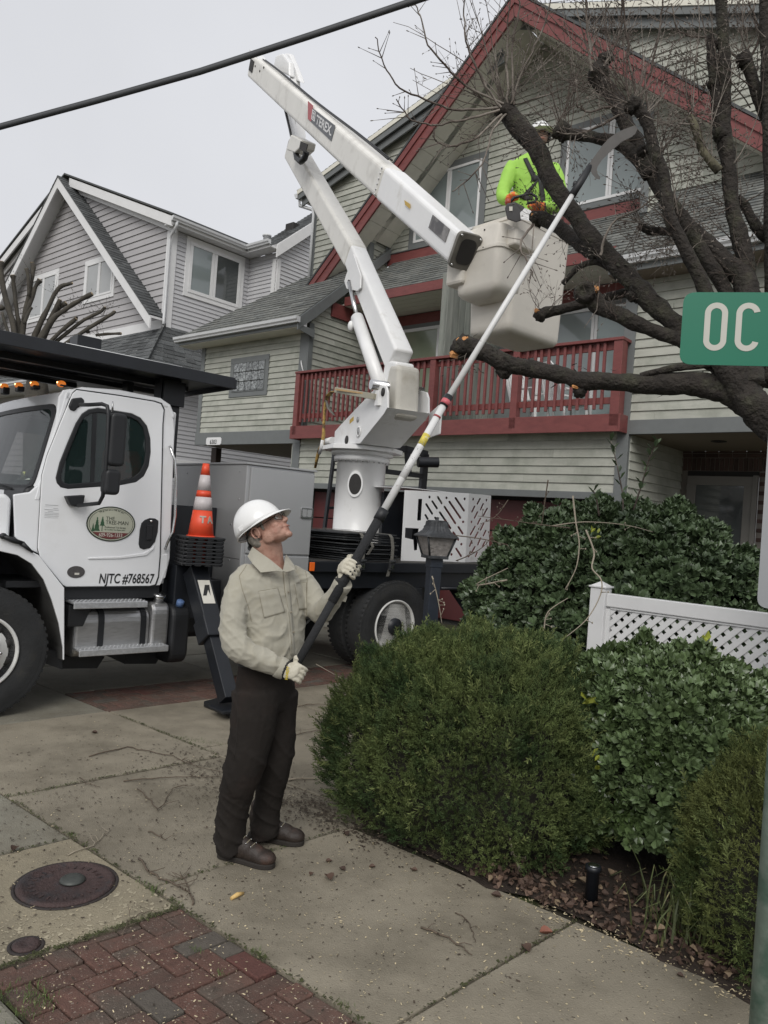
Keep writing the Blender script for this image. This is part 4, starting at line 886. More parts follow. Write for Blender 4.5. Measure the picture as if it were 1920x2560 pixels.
outerL=[(-1.2,.7),(-1.3,1.05),(-1.15,1.32),(-.8,1.43),(-.3,1.46)]
outR=[tvp(x,y,-.02) for x,y in [(0,1335),(40,1347),(66,1372),(97,1388),(161,1470),(161,1560),(161,1650)]]
plate(archR+archL+outerL+outR,[],sdp(-.02),-.30,0,'front_wing',wp,T,bevel=.02)
lin=MB(); 
ap=[(a+.0,b-.005) for a,b in archR]+archL
for i in range(len(ap)-1): lin.add([(ap[i][0],.0,ap[i][1]),(ap[i+1][0],.0,ap[i+1][1]),(ap[i+1][0],.75,ap[i+1][1]),(ap[i][0],.75,ap[i][1])],[(0,1,2,3)],0,True)
lin.build('wheel_arch_liner',mat('grey_liner',(.045,.044,.042),.8,var=.2),T,fix=False)
MB().prism([(-.95,.5),(.36,.5),(.36,1.3),(-.95,1.3)],lambda a,b,d:(a,d,b),.72,.78).build('inner_wing',plas,T)
q=[TF.v(x,y,-.04) for x,y in [(8,1340),(30,1350),(55,1358),(82,1381)]]
l=MB(); l.tube([tuple(p) for p in q[:3]],[.02,.02,.018],7); l.tube([tuple(q[2]),tuple(q[3])],[.022,.008],7); l.ell(tuple(q[0]),(.03,.02,.024)); l.build('bonnet_latch',plas,T)
MB().prism([tvp(112,1620,.1),tvp(158,1635,.1),tvp(158,1675,.1),tvp(115,1660,.1)],sdp(.12),-.3,0).build('mud_flap',plas,T)
# wheels
def wheel(u,v,z,rad,wid,front,name='wheel'):
    w_=empty(name,(u,v,z)); w_.parent=T
    ax=(0,-1,0); t=MB(); r=rad
    t.lathe([(r*.56,-wid),(r*.62,-wid-.005),(r*.9,-wid+.005),(r*.985,-wid+.03),(r,-wid+.06),(r,-.06),(r*.985,-.03),(r*.93,-.002),(r*.90,.004),(r*.80,.006),(r*.62,-.004),(r*.56,-.015)],ax=None if 0 else (0,0,0)) if 0 else None
    prof=[(r*.56,-wid),(r*.90,-wid),(r*.985,-wid+.03),(r,-wid+.06),(r,-.06),(r*.99,-.02),(r*.97,-.006),(r*.945,-.012),(r*.90,.002),(r*.86,.0),(r*.84,.004),(r*.72,.004),(r*.62,-.006),(r*.565,-.02)]
    t.lathe(prof,(0,0,0),ax,56)
    for k in range(56):
        a=k*math.pi*2/56; 
        for (h0,h1) in ((-.055,-.012),(-wid+.012,-wid+.055)):
            t.box(-.013,.013,-h1,-h0,r-.022,r+.0005,T=Matrix.Rotation(a,4,'Y'))
    t.build('tyre',rub,w_)
    m=MB()
    if front:
        m.lathe([(r*.565,-.02),(r*.57,.0),(r*.555,.006),(r*.53,-.002),(r*.515,-.03),(r*.49,-.045),(r*.44,-.03),(r*.40,-.005),(r*.25,.01),(r*.24,.03),(r*.2,.035),(r*.19,.0)],(0,0,0),ax,48)
        rm=m.build('rim',rimw,w_)
        hb=MB(); hb.lathe([(r*.19,0),(r*.185,.10),(r*.16,.13),(0,.135)],(0,0,0),ax,24); hb.build('hub',blkp,rm)
        hole=MB()
        for k in range(10):
            a=k*math.pi*2/10+.3; p=(r*.33*math.cos(a),0,r*.33*math.sin(a))
            if k%1==0: hole.lathe([(.033,-.004),(.033,.004),(.0,.004)],(r*.415*math.cos(a),.012,r*.415*math.sin(a)),ax,12,sx=1,sy=1)
        hole.build('hand_holes',dark,rm)
        for k in range(10):
            a=k*math.pi*2/10; MB().lathe([(.013,0),(.013,.03),(0,.032)],(r*.29*math.cos(a),-.006,r*.29*math.sin(a)),ax,6).build('lug_nut',chrome,rm)
    else:
        m.lathe([(r*.575,-.02),(r*.58,.0),(r*.565,.008),(r*.54,.0),(r*.53,-.03),(r*.50,-.10),(r*.47,-.15),(r*.45,-.17),(r*.30,-.15),(r*.26,-.13),(r*.24,-.13)],(0,0,0),ax,48)
        rm=m.build('rim',rimw,w_)
        hb=MB(); hb.lathe([(r*.24,-.15),(r*.24,-.06),(r*.19,-.05),(r*.18,.01),(0,.015)],(0,0,0),ax,24)
        for k in range(10): a=k*math.pi/5; hb.box(-.014,.014,.04,.075,r*.2,r*.245,T=Matrix.Rotation(a,4,'Y'))
        hb.build('hub',blkp,rm)
        for k in range(5):
            a=k*math.pi*2/5+.95; MB().lathe([(.045,.0),(.045,.003),(0,.003)],(r*.39*math.cos(a),.158,r*.39*math.sin(a)),ax,14).build('hand_hole',dark,rm)
    return w_
wheel(-.25,0,.51,.52,.27,True); wheel(-.25,2.13,.51,.52,.27,True)
RW=wheel(4.1,.0,.54,.53,.27,False); wheel(4.1,.33,.54,.53,.27,False); wheel(4.1,1.9,.54,.53,.27,False); wheel(4.1,2.23,.54,.53,.27,False)
MB().tube([(4.1,.2,.54),(4.1,2.1,.54)],.1,10).build('rear_axle',blkp,T); MB().tube([(-.25,.2,.54),(-.25,2.1,.54)],.06,10).build('front_axle',blkp,T)
for v0 in (.75,1.5): MB().box(-1.4,5.3,v0,v0+.09,.72,1.0).build('frame_rail',blkp,T)
MB().box(.3,2.2,.5,1.7,.45,.75).build('drivetrain',blkp,T,bevel=.05)
for x in (.5,1.05): MB().prism([(x,.28),(x+.3,.26),(x+.36,.36),(x,.38)],lambda a,b,d:(a,d,b),.3,.8).build('hanging_bracket',blkp,T)
# step, tanks
def step(pa,pb,z,name):
    a=TF.v(*pa,-.03); b=TF.v(*pb,-.03); s=MB(); s.box(a[0],b[0],-.03,.2,z-.02,z); s.box(a[0],b[0],-.035,-.02,z-.055,z); s.box(a[0]-.0,b[0],.195,.21,z-.02,z+.05)
    o=s.build(name,tread,T,bevel=.006)
    t=MB(); n=int((b[0]-a[0])/.035)
    for i in range(n):
        for j in range(6): t.lathe([(.008,0),(.005,.004),(0,.0045)],(a[0]+.02+i*.035+(j%2)*.017,.0+j*.032,z),n=6)
    tag(t.build('tread_studs',tread,o),kind='stuff')
    return o
s1=TF.v(184,1520,-.03); step((184,1520),(369,1513),s1[2]+.045,'step'); s2=TF.v(197,1643,-.03); step((197,1640),(421,1620),s2[2]+.055,'step')
fr=lambda a,b,d:(a,d,b)
def tankp(x0,x1,z0,z1): return roundpoly([(0,z0),(0,z1),(.55,z1),(.55,z0)],.10,5)
tk=MB(); tk.prism(tankp(0,0,.40,.80),lambda a,b,d:(d,.10+a,b),.50,1.17); tk.build('fuel_tank',alu,T,bevel=.03,seg=3)
nk=MB(); nk.prism(roundpoly([(0,.42),(0,.86),(.5,.86),(.5,.42)],.10,5),lambda a,b,d:(d,.07+a,b),1.17,1.34); TK=nk.build('tank_filler_end',alu,T,bevel=.03,seg=3)
p=TF.v(388,1512,.15); MB().lathe([(.05,-.06),(.05,-.0),(.058,.0),(.058,.035),(.05,.04),(0,.042)],(1.26,.15,.90),(0,-.35,1),20).build('fuel_cap',chrome,TK)
for u0 in (.70,1.08): 
    MB().prism(roundpoly([(-.008,.39),(-.008,.81),(.56,.81),(.56,.39)],.10,5),lambda a,b,d,u0=u0:(d,.10+a,b),u0,u0+.05).build('tank_strap',plas,T)
df=MB(); df.prism(roundpoly([(0,.30),(0,.84),(.5,.84),(.5,.30)],.13,6),lambda a,b,d:(d,.02+a,b),1.345,1.52); DT=df.build('fluid_tank',plas,T,bevel=.03,seg=3)
MB().lathe([(.035,0),(.035,.05),(.028,.055),(.0,.06)],(1.43,.08,.83),(0,-.5,1),14).build('blue_cap',mat('blue_cap_plastic',(.10,.17,.34),.5),DT)
MB().box(1.19,1.215,.16,2.26,1.05,2.6).build('interior_lining',plas,T); plate([(.0,1.05),(1.2,1.05),(1.2,2.55),(.3,2.55),(.16,1.9),(.0,1.7)],[[(.42,1.95),(.95,1.95),(.95,2.4),(.55,2.4)]],lambda a,b,d:(a,2.25+d,b),0,.015,'interior_lining',plas,T); MB().box(.35,1.2,.2,2.25,2.585,2.6).build('headliner',plas,T); MB().box(.40,1.25,.14,.2,.90,1.01).build('sill',plas,T); MB().prism([(.42,.68),(.55,.68),(.62,.86),(.42,.86)],lambda a,b,d:(a,.04+d,b),0,.18).build('step_bracket',plas,T,bevel=.01)
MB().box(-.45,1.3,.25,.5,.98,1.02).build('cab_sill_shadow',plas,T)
# grab rail behind the door
g=[TF.v(x,y,v) for x,y,v in ((425,1117,.10),(427,1122,.06),(437,1150,.04),(440,1200,.04),(438,1290,.04),(432,1330,.04),(418,1358,.05),(413,1373,.10))]
MB().tube([tuple(p) for p in g],.013,8).build('grab_rail',chrome,T)
MB().tube([tuple(TF.v(405,1008,.115)),tuple(TF.v(400,1390,.115))],.003,4).build('panel_seam',plas,T)
tp('corner_panel',[(398,1388),(420,1385),(418,1420),(404,1455),(400,1463),(394,1463)],.116,wp,.01,(),.004)
# mirrors
mi=MB(); P_=lambda x,y,v:tuple(TF.v(x,y,v))
mi.tube([P_(200,1012,.0),P_(222,1012,-.16),P_(255,1010,-.25),P_(268,1015,-.3),P_(271,1035,-.32),P_(268,1120,-.32),P_(262,1200,-.32),P_(257,1240,-.3),P_(248,1258,-.25),P_(195,1264,-.02)],.016,8)
MR=mi.build('mirror_arm',plas,T)
tp('mirror_mount',[(176,1005),(180,996),(205,993),(212,1000),(210,1012),(195,1020),(188,1028),(176,1025),(172,1015)],.09,plas,.12,(),.012,MR); 
MB().prism([tvp(160,1240,.08),tvp(207,1237,.08),tvp(203,1258,.08),(tvp(190,1268,.08)),(tvp(170,1262,.08))],sdp(.08),-.02,.06).build('mirror_mount',plas,MR,bevel=.01)
def mhead(x0,y0,x1,y1,v,dep):
    a=tvp(x0,y1,v); b=tvp(x1,y0,v); return MB().prism(roundpoly([a,(b[0],a[1]),b,(a[0],b[1])],.045,5),sdp(v),-dep,0).build('mirror_head',plas,MR,bevel=.025,seg=3)
mhead(271,1036,322,1164,-.36,.10); mhead(262,1176,305,1236,-.36,.12)
MB().tube([P_(281,1030,-.3),P_(282,1003,-.3)],[.01,.004],6).build('mirror_aerial',chrome,MR)
# roof lamps
amb=mat('amber_lens',(.55,.14,.02),.2,emit=((1,.28,.04),.35)); hot=mat('lit_bulb',(1,.6,.2),.3,emit=((1,.55,.2),6))
for x,y,v in ((11,967,1.5),(47,965,1.12),(86,962,.8),(153,961,.32)):
    p=TF.v(x,y,v); lo=MB(); lo.ell((p[0],p[1],p[2]+.005),(.035,.055,.028)); lo=lo.build('roof_lamp',amb,T); MB().ell((p[0]-.03,p[1],p[2]+.012),(.008,.01,.008),n=8).build('bulb',hot,lo); MB().box(p[0]-.02,p[0]+.04,p[1]-.05,p[1]+.05,2.68,p[2]-.004).build('lamp_base',plas,lo,bevel=.01)
# black platform over the cab
pf=MB(); pf.prism([(-1.6,.0),(1.78,.0),(1.78,1.05),(1.25,1.75),(.3,2.1),(-1.6,2.3)],lambda a,b,d:(a,b,2.925+d),0,.02); PFM=pf.build('roof_platform',blkp,T,bevel=.004)
bx(PFM,'platform_lip',lambda a,b,d:(a,b,2.88+d),-1.6,1.78,-.02,.0,0,.105,blkp); bx(PFM,'platform_lip',lambda a,b,d:(a,b,2.88+d),1.78,1.8,-.02,1.05,0,.09,blkp)
for v0 in (.55,1.1,1.6): bx(PFM,'platform_rib',lambda a,b,d:(a,b,2.87+d),-1.6,1.6 if v0<1.2 else .9,v0,v0+.06,0,.05,blkp)
a=TF.v(165,862,.5)[0]; b=TF.v(455,922,.5)[0]; z0=TF.v(165,862,.5)[2]
bx(PFM,'platform_rail',lambda a_,b_,d:(a_,b_,2.945+d),a,b,.5,.62,0,z0-2.945+.0,blkp); MB().tube([(a,.5,z0+.012),(b,.5,z0+.012)],.007,6).build('rail_cable',whitea,PFM)
p=TF.v(226,868,.7); bx(PFM,'junction_box',lambda a_,b_,d:(a_,b_,2.945+d),p[0]-.12,p[0]+.1,.7,.9,0,TF.v(226,842,.7)[2]-2.945,blkp)
for (x0,x1,v0) in ((318,334,.9),(400,452,.35)):
    a=TF.v(x0,990,v0)[0]; b=TF.v(x1,990,v0)[0]; MB().box(a,b,v0,v0+.14,2.0,2.93).build('platform_post',blkp,T,bevel=.01)
bx(T,'post_bracket',sdp(.33),TF.v(405,1000,.33)[0],TF.v(458,1000,.33)[0],TF.v(430,1015,.33)[2],2.9,0,.03,blkp)
# toolbox behind cab
MB().box(1.99,2.80,.0,1.5,.55,2.19).build('toolbox',gbox,T,bevel=.008)
TD=bx(T,'toolbox_door',sdp(-.0),2.03,2.79,1.335,2.165,0.001,.02,gbox,bevel=.006); bx(T,'toolbox_door',sdp(0),2.03,2.79,.58,1.315,.001,.02,gbox,bevel=.006)
bx(T,'toolbox_lid',lambda a,b,d:(a,b,2.19+d),1.98,2.82,-.02,1.5,0,.02,gbox)
a=tvp(752,1268,-.02); b=tvp(780,1298,-.02); L1=MB().prism(rrect(a[0],b[1],b[0],a[1],.015,3),sdp(-.02),0,.012).build('latch',chrome,TD,bevel=.003); MB().prism(rrect(a[0]+.02,b[1]+.02,(a[0]+b[0])/2-.005,a[1]-.02,.008,2),sdp(-.032),0,.003).build('latch_recess',gbox,L1); MB().prism(rrect((a[0]+b[0])/2+.005,b[1]+.02,b[0]-.02,a[1]-.02,.008,2),sdp(-.032),0,.003).build('latch_recess',gbox,L1)
fu=lambda a,b,d:(1.99-d,a,b)
for (v_,z_) in ((.12,2.12),(.1,1.85),(.22,1.6),(1.2,2.1),(1.25,1.65),(.2,1.25)): MB().lathe([(.009,0),(.007,.004),(0,.005)],(1.99,v_,z_),(-1,0,0),8).build('rivet',chrome,T)
bx(T,'box_seam',fu,.02,.9,1.27,1.275,0,.001,dark,bevel=0)
# black structure between cab and box, outrigger
MB().box(1.38,1.72,.10,.55,.70,1.20).build('outrigger_housing',blkp,T,bevel=.01); MB().box(1.33,1.95,.25,2.1,.75,1.05).build('crossmember',blkp,T,bevel=.01)
MB().box(1.30,1.98,.5,1.2,1.05,1.75).build('bulkhead',blkp,T)
P1=Vector(TF.v(488,1425,.02)); P2=Vector(TF.z(572,1750,.14))
og_=MB(); og_.beam(tuple(P1),tuple(P1+(P2-P1)*.55),.17,.17,(0,1,0)); OG=og_.build('outrigger',blkp,T,bevel=.008)
MB().beam(tuple(P1+(P2-P1)*.45),tuple(P2),.13,.13,(0,1,0)).build('outrigger_leg',blkp,OG,bevel=.006); MB().beam(tuple(P1+(P2-P1)*.40),tuple(P1+(P2-P1)*.56),.20,.20,(0,1,0)).build('outrigger_collar',blkp,OG,bevel=.01)
fq=[tuple(TF.z(x,y,0)) for x,y in ((508,1768),(602,1805),(690,1790),(598,1745))]
ft=MB(); ft.add([(p[0],p[1],.005) for p in fq]+[(p[0],p[1],.055) for p in fq],[(3,2,1,0),(4,5,6,7)]+[(i,(i+1)%4,4+(i+1)%4,4+i) for i in range(4)]); tag(ft.build('outrigger_pad',plas,OG,bevel=.008),None)
MB().box(P2.x-.12,P2.x+.12,P2.y-.12,P2.y+.12,.055,.085).build('outrigger_foot',blkp,OG,bevel=.008)
dd=(P2-P1).normalized(); q=P1+(P2-P1)*.22; pm=MB(); nrm=Vector((0,-1,0)); sx_=dd.cross(nrm).normalized(); nn=sx_.cross(dd).normalized()
if nn.y>0: nn=-nn
lb=[q+sx_*a_+dd*b_+nn*.089 for a_,b_ in ((-.06,-.12),(.06,-.12),(.06,.12),(-.06,.12))]
MB().add([tuple(v) for v in lb]+[tuple(v+nn*.001) for v in lb],[(0,1,2,3),(7,6,5,4),(0,1,5,4),(1,2,6,5),(2,3,7,6),(3,0,4,7)]).build('warning_label',wt1,OG)
lb=[q+sx_*a_+dd*b_+nn*.0905 for a_,b_ in ((-.045,-.07),(.0,-.07),(.045,.04),(.01,.04),(-.02,-.02),(-.03,.04))]; MB().add([tuple(v) for v in lb]+[tuple(v+nn*.001) for v in lb],[(0,1,2,3,4,5),(6,7,8,9,10,11)]).build('warning_symbol',blk,OG)
# flat bed
bed=MB(); bed.box(2.82,5.9,.0,2.4,1.16,1.27); BD=bed.build('bed',blkp,T,bevel=.006); bx(BD,'bed_plate',lambda a,b,d:(a,b,1.271+d),2.83,5.88,.02,2.38,0,.006,mat('worn_bed_plate',(.05,.048,.044),.7,metal=.3,var=.4,scale=14,col2=(.09,.085,.075),c2scale=6))
MB().box(2.82,5.85,.06,.12,.98,1.16).build('bed_skirt',blkp,T); MB().box(3.0,5.7,.3,2.1,.95,1.16).build('bed_subframe',blkp,T)
p=TF.v(780,1415,-.01); MB().box(p[0]-.03,p[0]+.03,-.02,0,1.17,1.26).build('side_marker',mat('orange_reflector',(.75,.14,.02),.25),T,bevel=.004); 
tp('rear_mud_flap',[(1035,1470),(1056,1470),(1052,1600),(1032,1600)],.05,blkp,.3)
a=TF.v(1175,1450,.1); MB().beam((5.35,.3,1.0),(5.6,-.4,.15),.13,.13,(0,1,0)).build('rear_outrigger',blkp,T,bevel=.006); MB().box(5.4,5.8,-.65,-.25,.005,.05).build('rear_pad',plas,T,bevel=.006)
MB().tube([(4.75,-.05,.98),(5.65,-.05,.97)],.02,6).build('rear_step_bar',blkp,T)
# perforated cage at tail
SF=lambda v0: (lambda a,b,d=0:(a,v0-d,b))
cv=.3; hx=[]
def slotpx(x0,y0,x1,y1,w_=5.5,n=4):
    a=math.atan2(y1-y0,x1-x0); pts=[]
    for cx,cy,a0 in ((x1,y1,a-math.pi/2),(x0,y0,a+math.pi/2)):
        for k in range(n+1): t=a0+math.pi*k/n; pts.append((cx+w_/2*math.cos(t),cy+w_/2*math.sin(t)))
    return pts
Z=lambda x,y:(940+x*.18083,1180+y*.18083)
sl=[(855,345,910,435),(780,405,845,505),(695,445,778,578),(685,595,716,650),(1100,360,1218,535),(1015,410,1168,635),(948,480,1098,710),(882,555,1032,780),(1140,760,1198,850),(1070,835,1140,940),(1040,960,1072,1010),(1110,1060,1178,1165),(818,630,850,680)]
for s in sl: x0,y0=Z(s[0],s[1]); x1,y1=Z(s[2],s[3]); hx.append(slotpx(x0,y0,x1,y1,5.2))
for s in ((741,347),(976,357),(1227,372),(1206,690),(1182,998),(1045,1140),(676,755),(1000,1075)): x,y=Z(*s); hx.append([(x+3*math.cos(t),y+3.6*math.sin(t)) for t in np.linspace(0,2*math.pi,11)[:-1]])
x0,y0=Z(585,372); x1,y1=Z(630,670); hx.append([(x0,y0),(x0+10.5,y0),(x1-1,y1),(x1-11,y1)])
x0,y0=Z(405,770); hx.append([(x0,y0),(x0+34,y0+2),(x0+30,y0+56),(x0+22,y0+57),(x0+20,y0+30),(x0-1,y0+25)])
cage=[Z(400,250),Z(1288,295),Z(1235,1250),Z(930,1235),Z(345,1235)]
CG=plate([tvp(x,y,cv) for x,y in cage],[[tvp(x,y,cv) for x,y in h] for h in hx],SF(cv),-.006,0,'perforated_guard',wp2,T,bevel=.0)
ec=TF.v(*Z(1288,295),cv); ue=ec[0]; ang2=R(18)
def f2(a,b,d=0): return (ue+a*math.cos(ang2)+d*math.sin(ang2),cv+a*math.sin(ang2)-d*math.cos(ang2),b)
def px2(x,y):   # hit of angled guard plane, in (a,z)
    d_=ray(x,y); o=TF.w(ue,cv,0); xd=TF.x*math.cos(ang2)+TF.y*math.sin(ang2); n=np.array([-xd[1],xd[0],0]); t=((o-CAMP)@n)/(d_@n); P=CAMP+d_*t; return ((P-o)@xd,P[2])
h2=[]
for s in ((1440,370,1405,440),(1485,440,1448,520),(1540,505,1488,600),(1365,475,1330,550),(1405,555,1365,635),(1445,645,1408,720),(1490,715,1450,800),(1370,755,1310,865),(1520,812,1488,880),(1410,835,1370,915),(1448,915,1412,1005),(1505,970,1475,1030),(1325,955,1298,1025),(1370,1035,1325,1115),(1400,1115,1380,1165)):
    x0,y0=Z(s[0],s[1]); x1,y1=Z(s[2],s[3]); h2.append([px2(x,y) for x,y in slotpx(x0,y0,x1,y1,4.6)])
for s in ((1345,377),(1530,390),(1322,690),(1528,668),(1285,1165)): x,y=Z(*s); h2.append([px2(x+2.4*math.cos(t),y+3.6*math.sin(t)) for t in np.linspace(0,2*math.pi,11)[:-1]])
plate([px2(*Z(*q)) for q in ((1290,296),(1592,325),(1550,1255),(1236,1250))],h2,f2,-.006,0,'perforated_guard',wp2,T)
tl=px2(*Z(1592,325))[0]; P0_=f2(tl,1.28); 
MB().box(4.5,5.5,.8,.85,1.3,2.1).build('guard_back',blkp,T); MB().prism([(4.4,.31),(ue,.31),(P0_[0],P0_[1]),(P0_[0],.9),(4.4,.9)],lambda a,b,d:(a,b,ec[2]-.02+d),0,.008).build('guard_top',wp2,T)
for i in range(6): MB().box(4.7+i*.1,4.76+i*.1,.45,.6,1.3,1.9).build('cage_machinery',blkp,T)
# white brace, ladder, head frame
br=MB(); a=TF.v(940,1275,1.0); b=TF.v(1040,1400,.9); br.prism([tvp(938,1270,.95),tvp(960,1275,.95),tvp(1044,1402,.95),tvp(1000,1402,.95),tvp(930,1402,.95)],sdp(.95),-.03,0); br.build('brace_plate',wp2,T); MB().prism([tvp(962,1272,.9),tvp(975,1275,.9),tvp(1050,1400,.9),tvp(1034,1400,.9)],sdp(.9),-.06,0).build('brace_flange',wp2,T,bevel=.003)
ld=MB(); vv=1.9
for (x0,y0,x1,y1) in ((836,1130,810,1330),(858,1110,842,1330)): ld.beam(tuple(TF.v(x0,y0,vv)),tuple(TF.v(x1,y1,vv)),.035,.05,(0,1,0))
LD=ld.build('ladder',blkp,T)
for (y,x0,x1) in ((1175,829,860),(1221,822,858),(1270,816,852)): MB().beam(tuple(TF.v(x0,y,vv)),tuple(TF.v(x1,y-1,vv)),.03,.035,(0,0,1)).build('rung',blkp,LD)
hf=MB(); vh=2.0
H_=lambda x,y,v=vh:tuple(TF.v(x,y,v))
for a,b,w_ in ((H_(965,1125),H_(962,1178),.07),(H_(960,1178),H_(1055,1190),.07),(H_(965,1128),H_(1015,1122),.1),(H_(1010,1122),H_(1067,1136),.1),(H_(1063,1135),H_(1055,1235),.12),(H_(1018,1130),H_(1022,1185),.07)): hf.beam(a,b,w_,.06,(0,1,0))
HFm=hf.build('head_frame',blkp,T); MB().tube([H_(1045,1155,1.9),H_(1095,1156,1.75)],.08,12,cap=False).build('frame_pipe',blkp,HFm); MB().tube([H_(1045,1155,1.9),H_(1094,1156,1.753)],.07,12).build('pipe_core',dark,HFm)
# pedestal and turret
PU,PV=4.43,1.2
pd=MB(); pd.lathe([(.34,1.277),(.34,1.30),(.315,1.31),(.315,2.47),(.36,2.475),(.36,2.53),(.33,2.535),(.33,2.55),(.40,2.555),(.40,2.60)],(PU,PV,0),n=48); PD=pd.build('pedestal',wp2,T)
for k in range(28): a=k*math.pi/14; MB().lathe([(.012,0),(.012,-.02),(0,-.02)],(PU+.34*math.cos(a),PV+.34*math.sin(a),2.475),n=6).build('bolt',chrome,PD)
# inspection hole facing the camera side
def cyl(th,z,r): return (PU+r*math.cos(th),PV+r*math.sin(th),z)
hole_px=G; hq=TF.loc(D(879,1208,9.3)); th0=math.atan2(hq[1]-PV,hq[0]-PU); zc=TF.v(879,1208,PV-.3)[2]
for rr_,m_,dr in ((1.0,wp2,.018),(.80,dark,.0195)):
    mb=MB(); n=28; vs=[cyl(th0,zc,.315+dr)]; 
    for k in range(n): t=2*math.pi*k/n; vs.append(cyl(th0+.30*rr_*math.cos(t),zc+.165*rr_*math.sin(t),.315+dr))
    fs=[(0,1+k,1+(k+1)%n) for k in range(n)]; o_=len(vs)
    for k in range(n): t=2*math.pi*k/n; vs.append(cyl(th0+.30*rr_*math.cos(t),zc+.165*rr_*math.sin(t),.31))
    fs+=[(1+k,1+(k+1)%n,o_+(k+1)%n,o_+k) for k in range(n)]; mb.add(vs,fs); mb.build('inspection_ring' if rr_==1 else 'inspection_opening',m_,PD)
# ---------------- boom, in its own vertical plane
ped=TF.w(PU,PV,0); bkt=D(1300,700,6.8); BF=Frame(ped,math.atan2(-(bkt-ped)[1],-(bkt-ped)[0]))
BM=empty('boom',tuple(ped)); BM.rotation_euler=(0,0,BF.ang); BM.parent=T
# parented to the truck: convert to truck-local
BM.location=(PU,PV,0); BM.rotation_euler=(0,0,BF.ang-TF.ang)
bvp=lambda x,y,yv:(lambda p:(p[0],p[2]))(BF.v(x,y,yv))
sfb=lambda y0:(lambda a,b,d=0:(a,y0+d,b))
MB().prism([(.52*math.cos(R(22.5+45*k)),.52*math.sin(R(22.5+45*k))) for k in range(8)],lambda a,b,d:(a,b,2.60+d),0,.055).build('turret_plate',wp2,BM,bevel=.004)
yp=.26
tpx=[(837,1113),(839,1079),(854,1062),(930,982),(944,967),(955,962),(967,966),(971,980),(971,1019),(961,1036),(902,1113)]
poly=[bvp(x,y,yp) for x,y in tpx]; zmin=2.655; poly=[(a,max(b,zmin)) for a,b in poly]
for y0 in (yp,-yp): plate(poly,[],sfb(y0),-.012,.012,'turret_side_plate',wp2,BM,bevel=.004)
TS=BM
for (x,y,r_,m_,ring) in ((867,1100,.055,dark,0),(897,1079,.045,gbox,1),(895,1049,.035,gbox,0),(958,980,.05,dark,0)):
    a,b=bvp(x,y,yp+.013); 
    if ring: MB().lathe([(r_*1.5,0),(r_*1.5,.012),(r_*1.1,.012),(r_,0)],(a,yp+.012,b),(0,1,0),24).build('plate_ring',wp2,BM)
    MB().lathe([(r_,0),(r_,.008),(0,.008)],(a,yp+.012,b),(0,1,0),20).build('plate_hole',m_,BM)
rx=max(0,0); A_=poly[-3]; B2_=poly[-1]
xs=[p[0] for p in poly]; 
p8=bvp(971,1019,yp); p9=bvp(961,1036,yp); p10=bvp(902,1109,yp)
MB().prism([(p8[0],p8[1]),(p9[0],p9[1]),(p10[0],max(p10[1],zmin)),(p10[0]+.04,max(p10[1],zmin)),(p9[0]+.04,p9[1]+.03),(p8[0]+.04,p8[1])],lambda a,b,d:(a,d,b),-yp,yp).build('turret_back_plate',wp2,BM)
MB().box(-.55,.1,-.2,.2,2.66,2.85).build('turret_motor',dark,BM,bevel=.03)
a,b=bvp(815,1100,yp); MB().tube([(a+.25,yp-.1,b),(a,yp-.1,b)],[.05,.055],10).build('rotation_motor',wp2,BM)
MB().prism([(p9[0]+.1,2.75),(p9[0]+.1,3.05),(p9[0]-.2,3.15),(p9[0]-.2,2.78)],lambda a,b,d:(a,d,b),-yp-.12,-yp-.10).build('back_shield',wp2,BM,bevel=.01)
# arms
def arm(name,A,B,wa,ha,wb,hb,m,y0,par=None,bev=.035):
    A=np.array(A);B=np.array(B);d=(B-A)/np.linalg.norm(B-A);n=np.array([-d[1],d[0]])
    vs=[]
    for P,w_,h_ in ((A,wa,ha),(B,wb,hb)):
        for sy,sn in ((-1,-1),(1,-1),(1,1),(-1,1)): q=P+n*sn*h_/2; vs.append((q[0],y0+sy*w_/2,q[1]))
    return MB().add(vs,[(0,1,2,3),(7,6,5,4),(0,4,5,1),(1,5,6,2),(2,6,7,3),(3,7,4,0)]).build(name,m,par or BM,bevel=bev,seg=4)
RT0=np.array(bvp(990,965,0)); KN=np.array(bvp(888,640,0)); TP=np.array(bvp(735,375,0)); EB=np.array(bvp(665,215,0))
PB=np.array(bvp(1000,905,0))
LA=arm('lower_arm',RT0,PB,.25,.36,.25,.33,wp2,0); arm('lower_arm_section',PB,KN,.25,.33,.24,.31,wp2,0,LA); arm('lower_arm_tube',KN+(PB-KN)*.02,TP,.265,.335,.30,.36,cream,0,LA,.05)
pc=[bvp(x,y,.02) for x,y in ((992,925),(1037,920),(1042,985),(1043,1035),(1030,1052),(1000,1060),(972,1030),(985,985))]
cvx=bvp(1000,990,0); MB().prism([(cvx[0]-.22,cvx[1]-.28),(cvx[0]+.05,cvx[1]-.32),(cvx[0]+.2,cvx[1]+.0),(cvx[0]+.05,cvx[1]+.36),(cvx[0]-.18,cvx[1]+.32)],lambda a,b,d:(a,d,b),-.16,.14).build('arm_root_cover',mat('grubby_beige_cover',(.52,.50,.45),.5,var=.08,scale=5,col2=(.40,.37,.31),c2lo=.5,c2hi=.7,bump=.5,bscale=7),BM,bevel=.05,seg=3)
MB().tube([(cvx[0]+.05,yp+.1,bvp(950,985,0)[1]),(cvx[0]+.05,-yp-.06,bvp(950,985,0)[1])],.06,14).build('pivot_pin',chrome,BM)
gp=[bvp(x,y,.15) for x,y in ((885,635),(866,690),(862,703),(868,722),(895,728),(902,720),(903,690))]
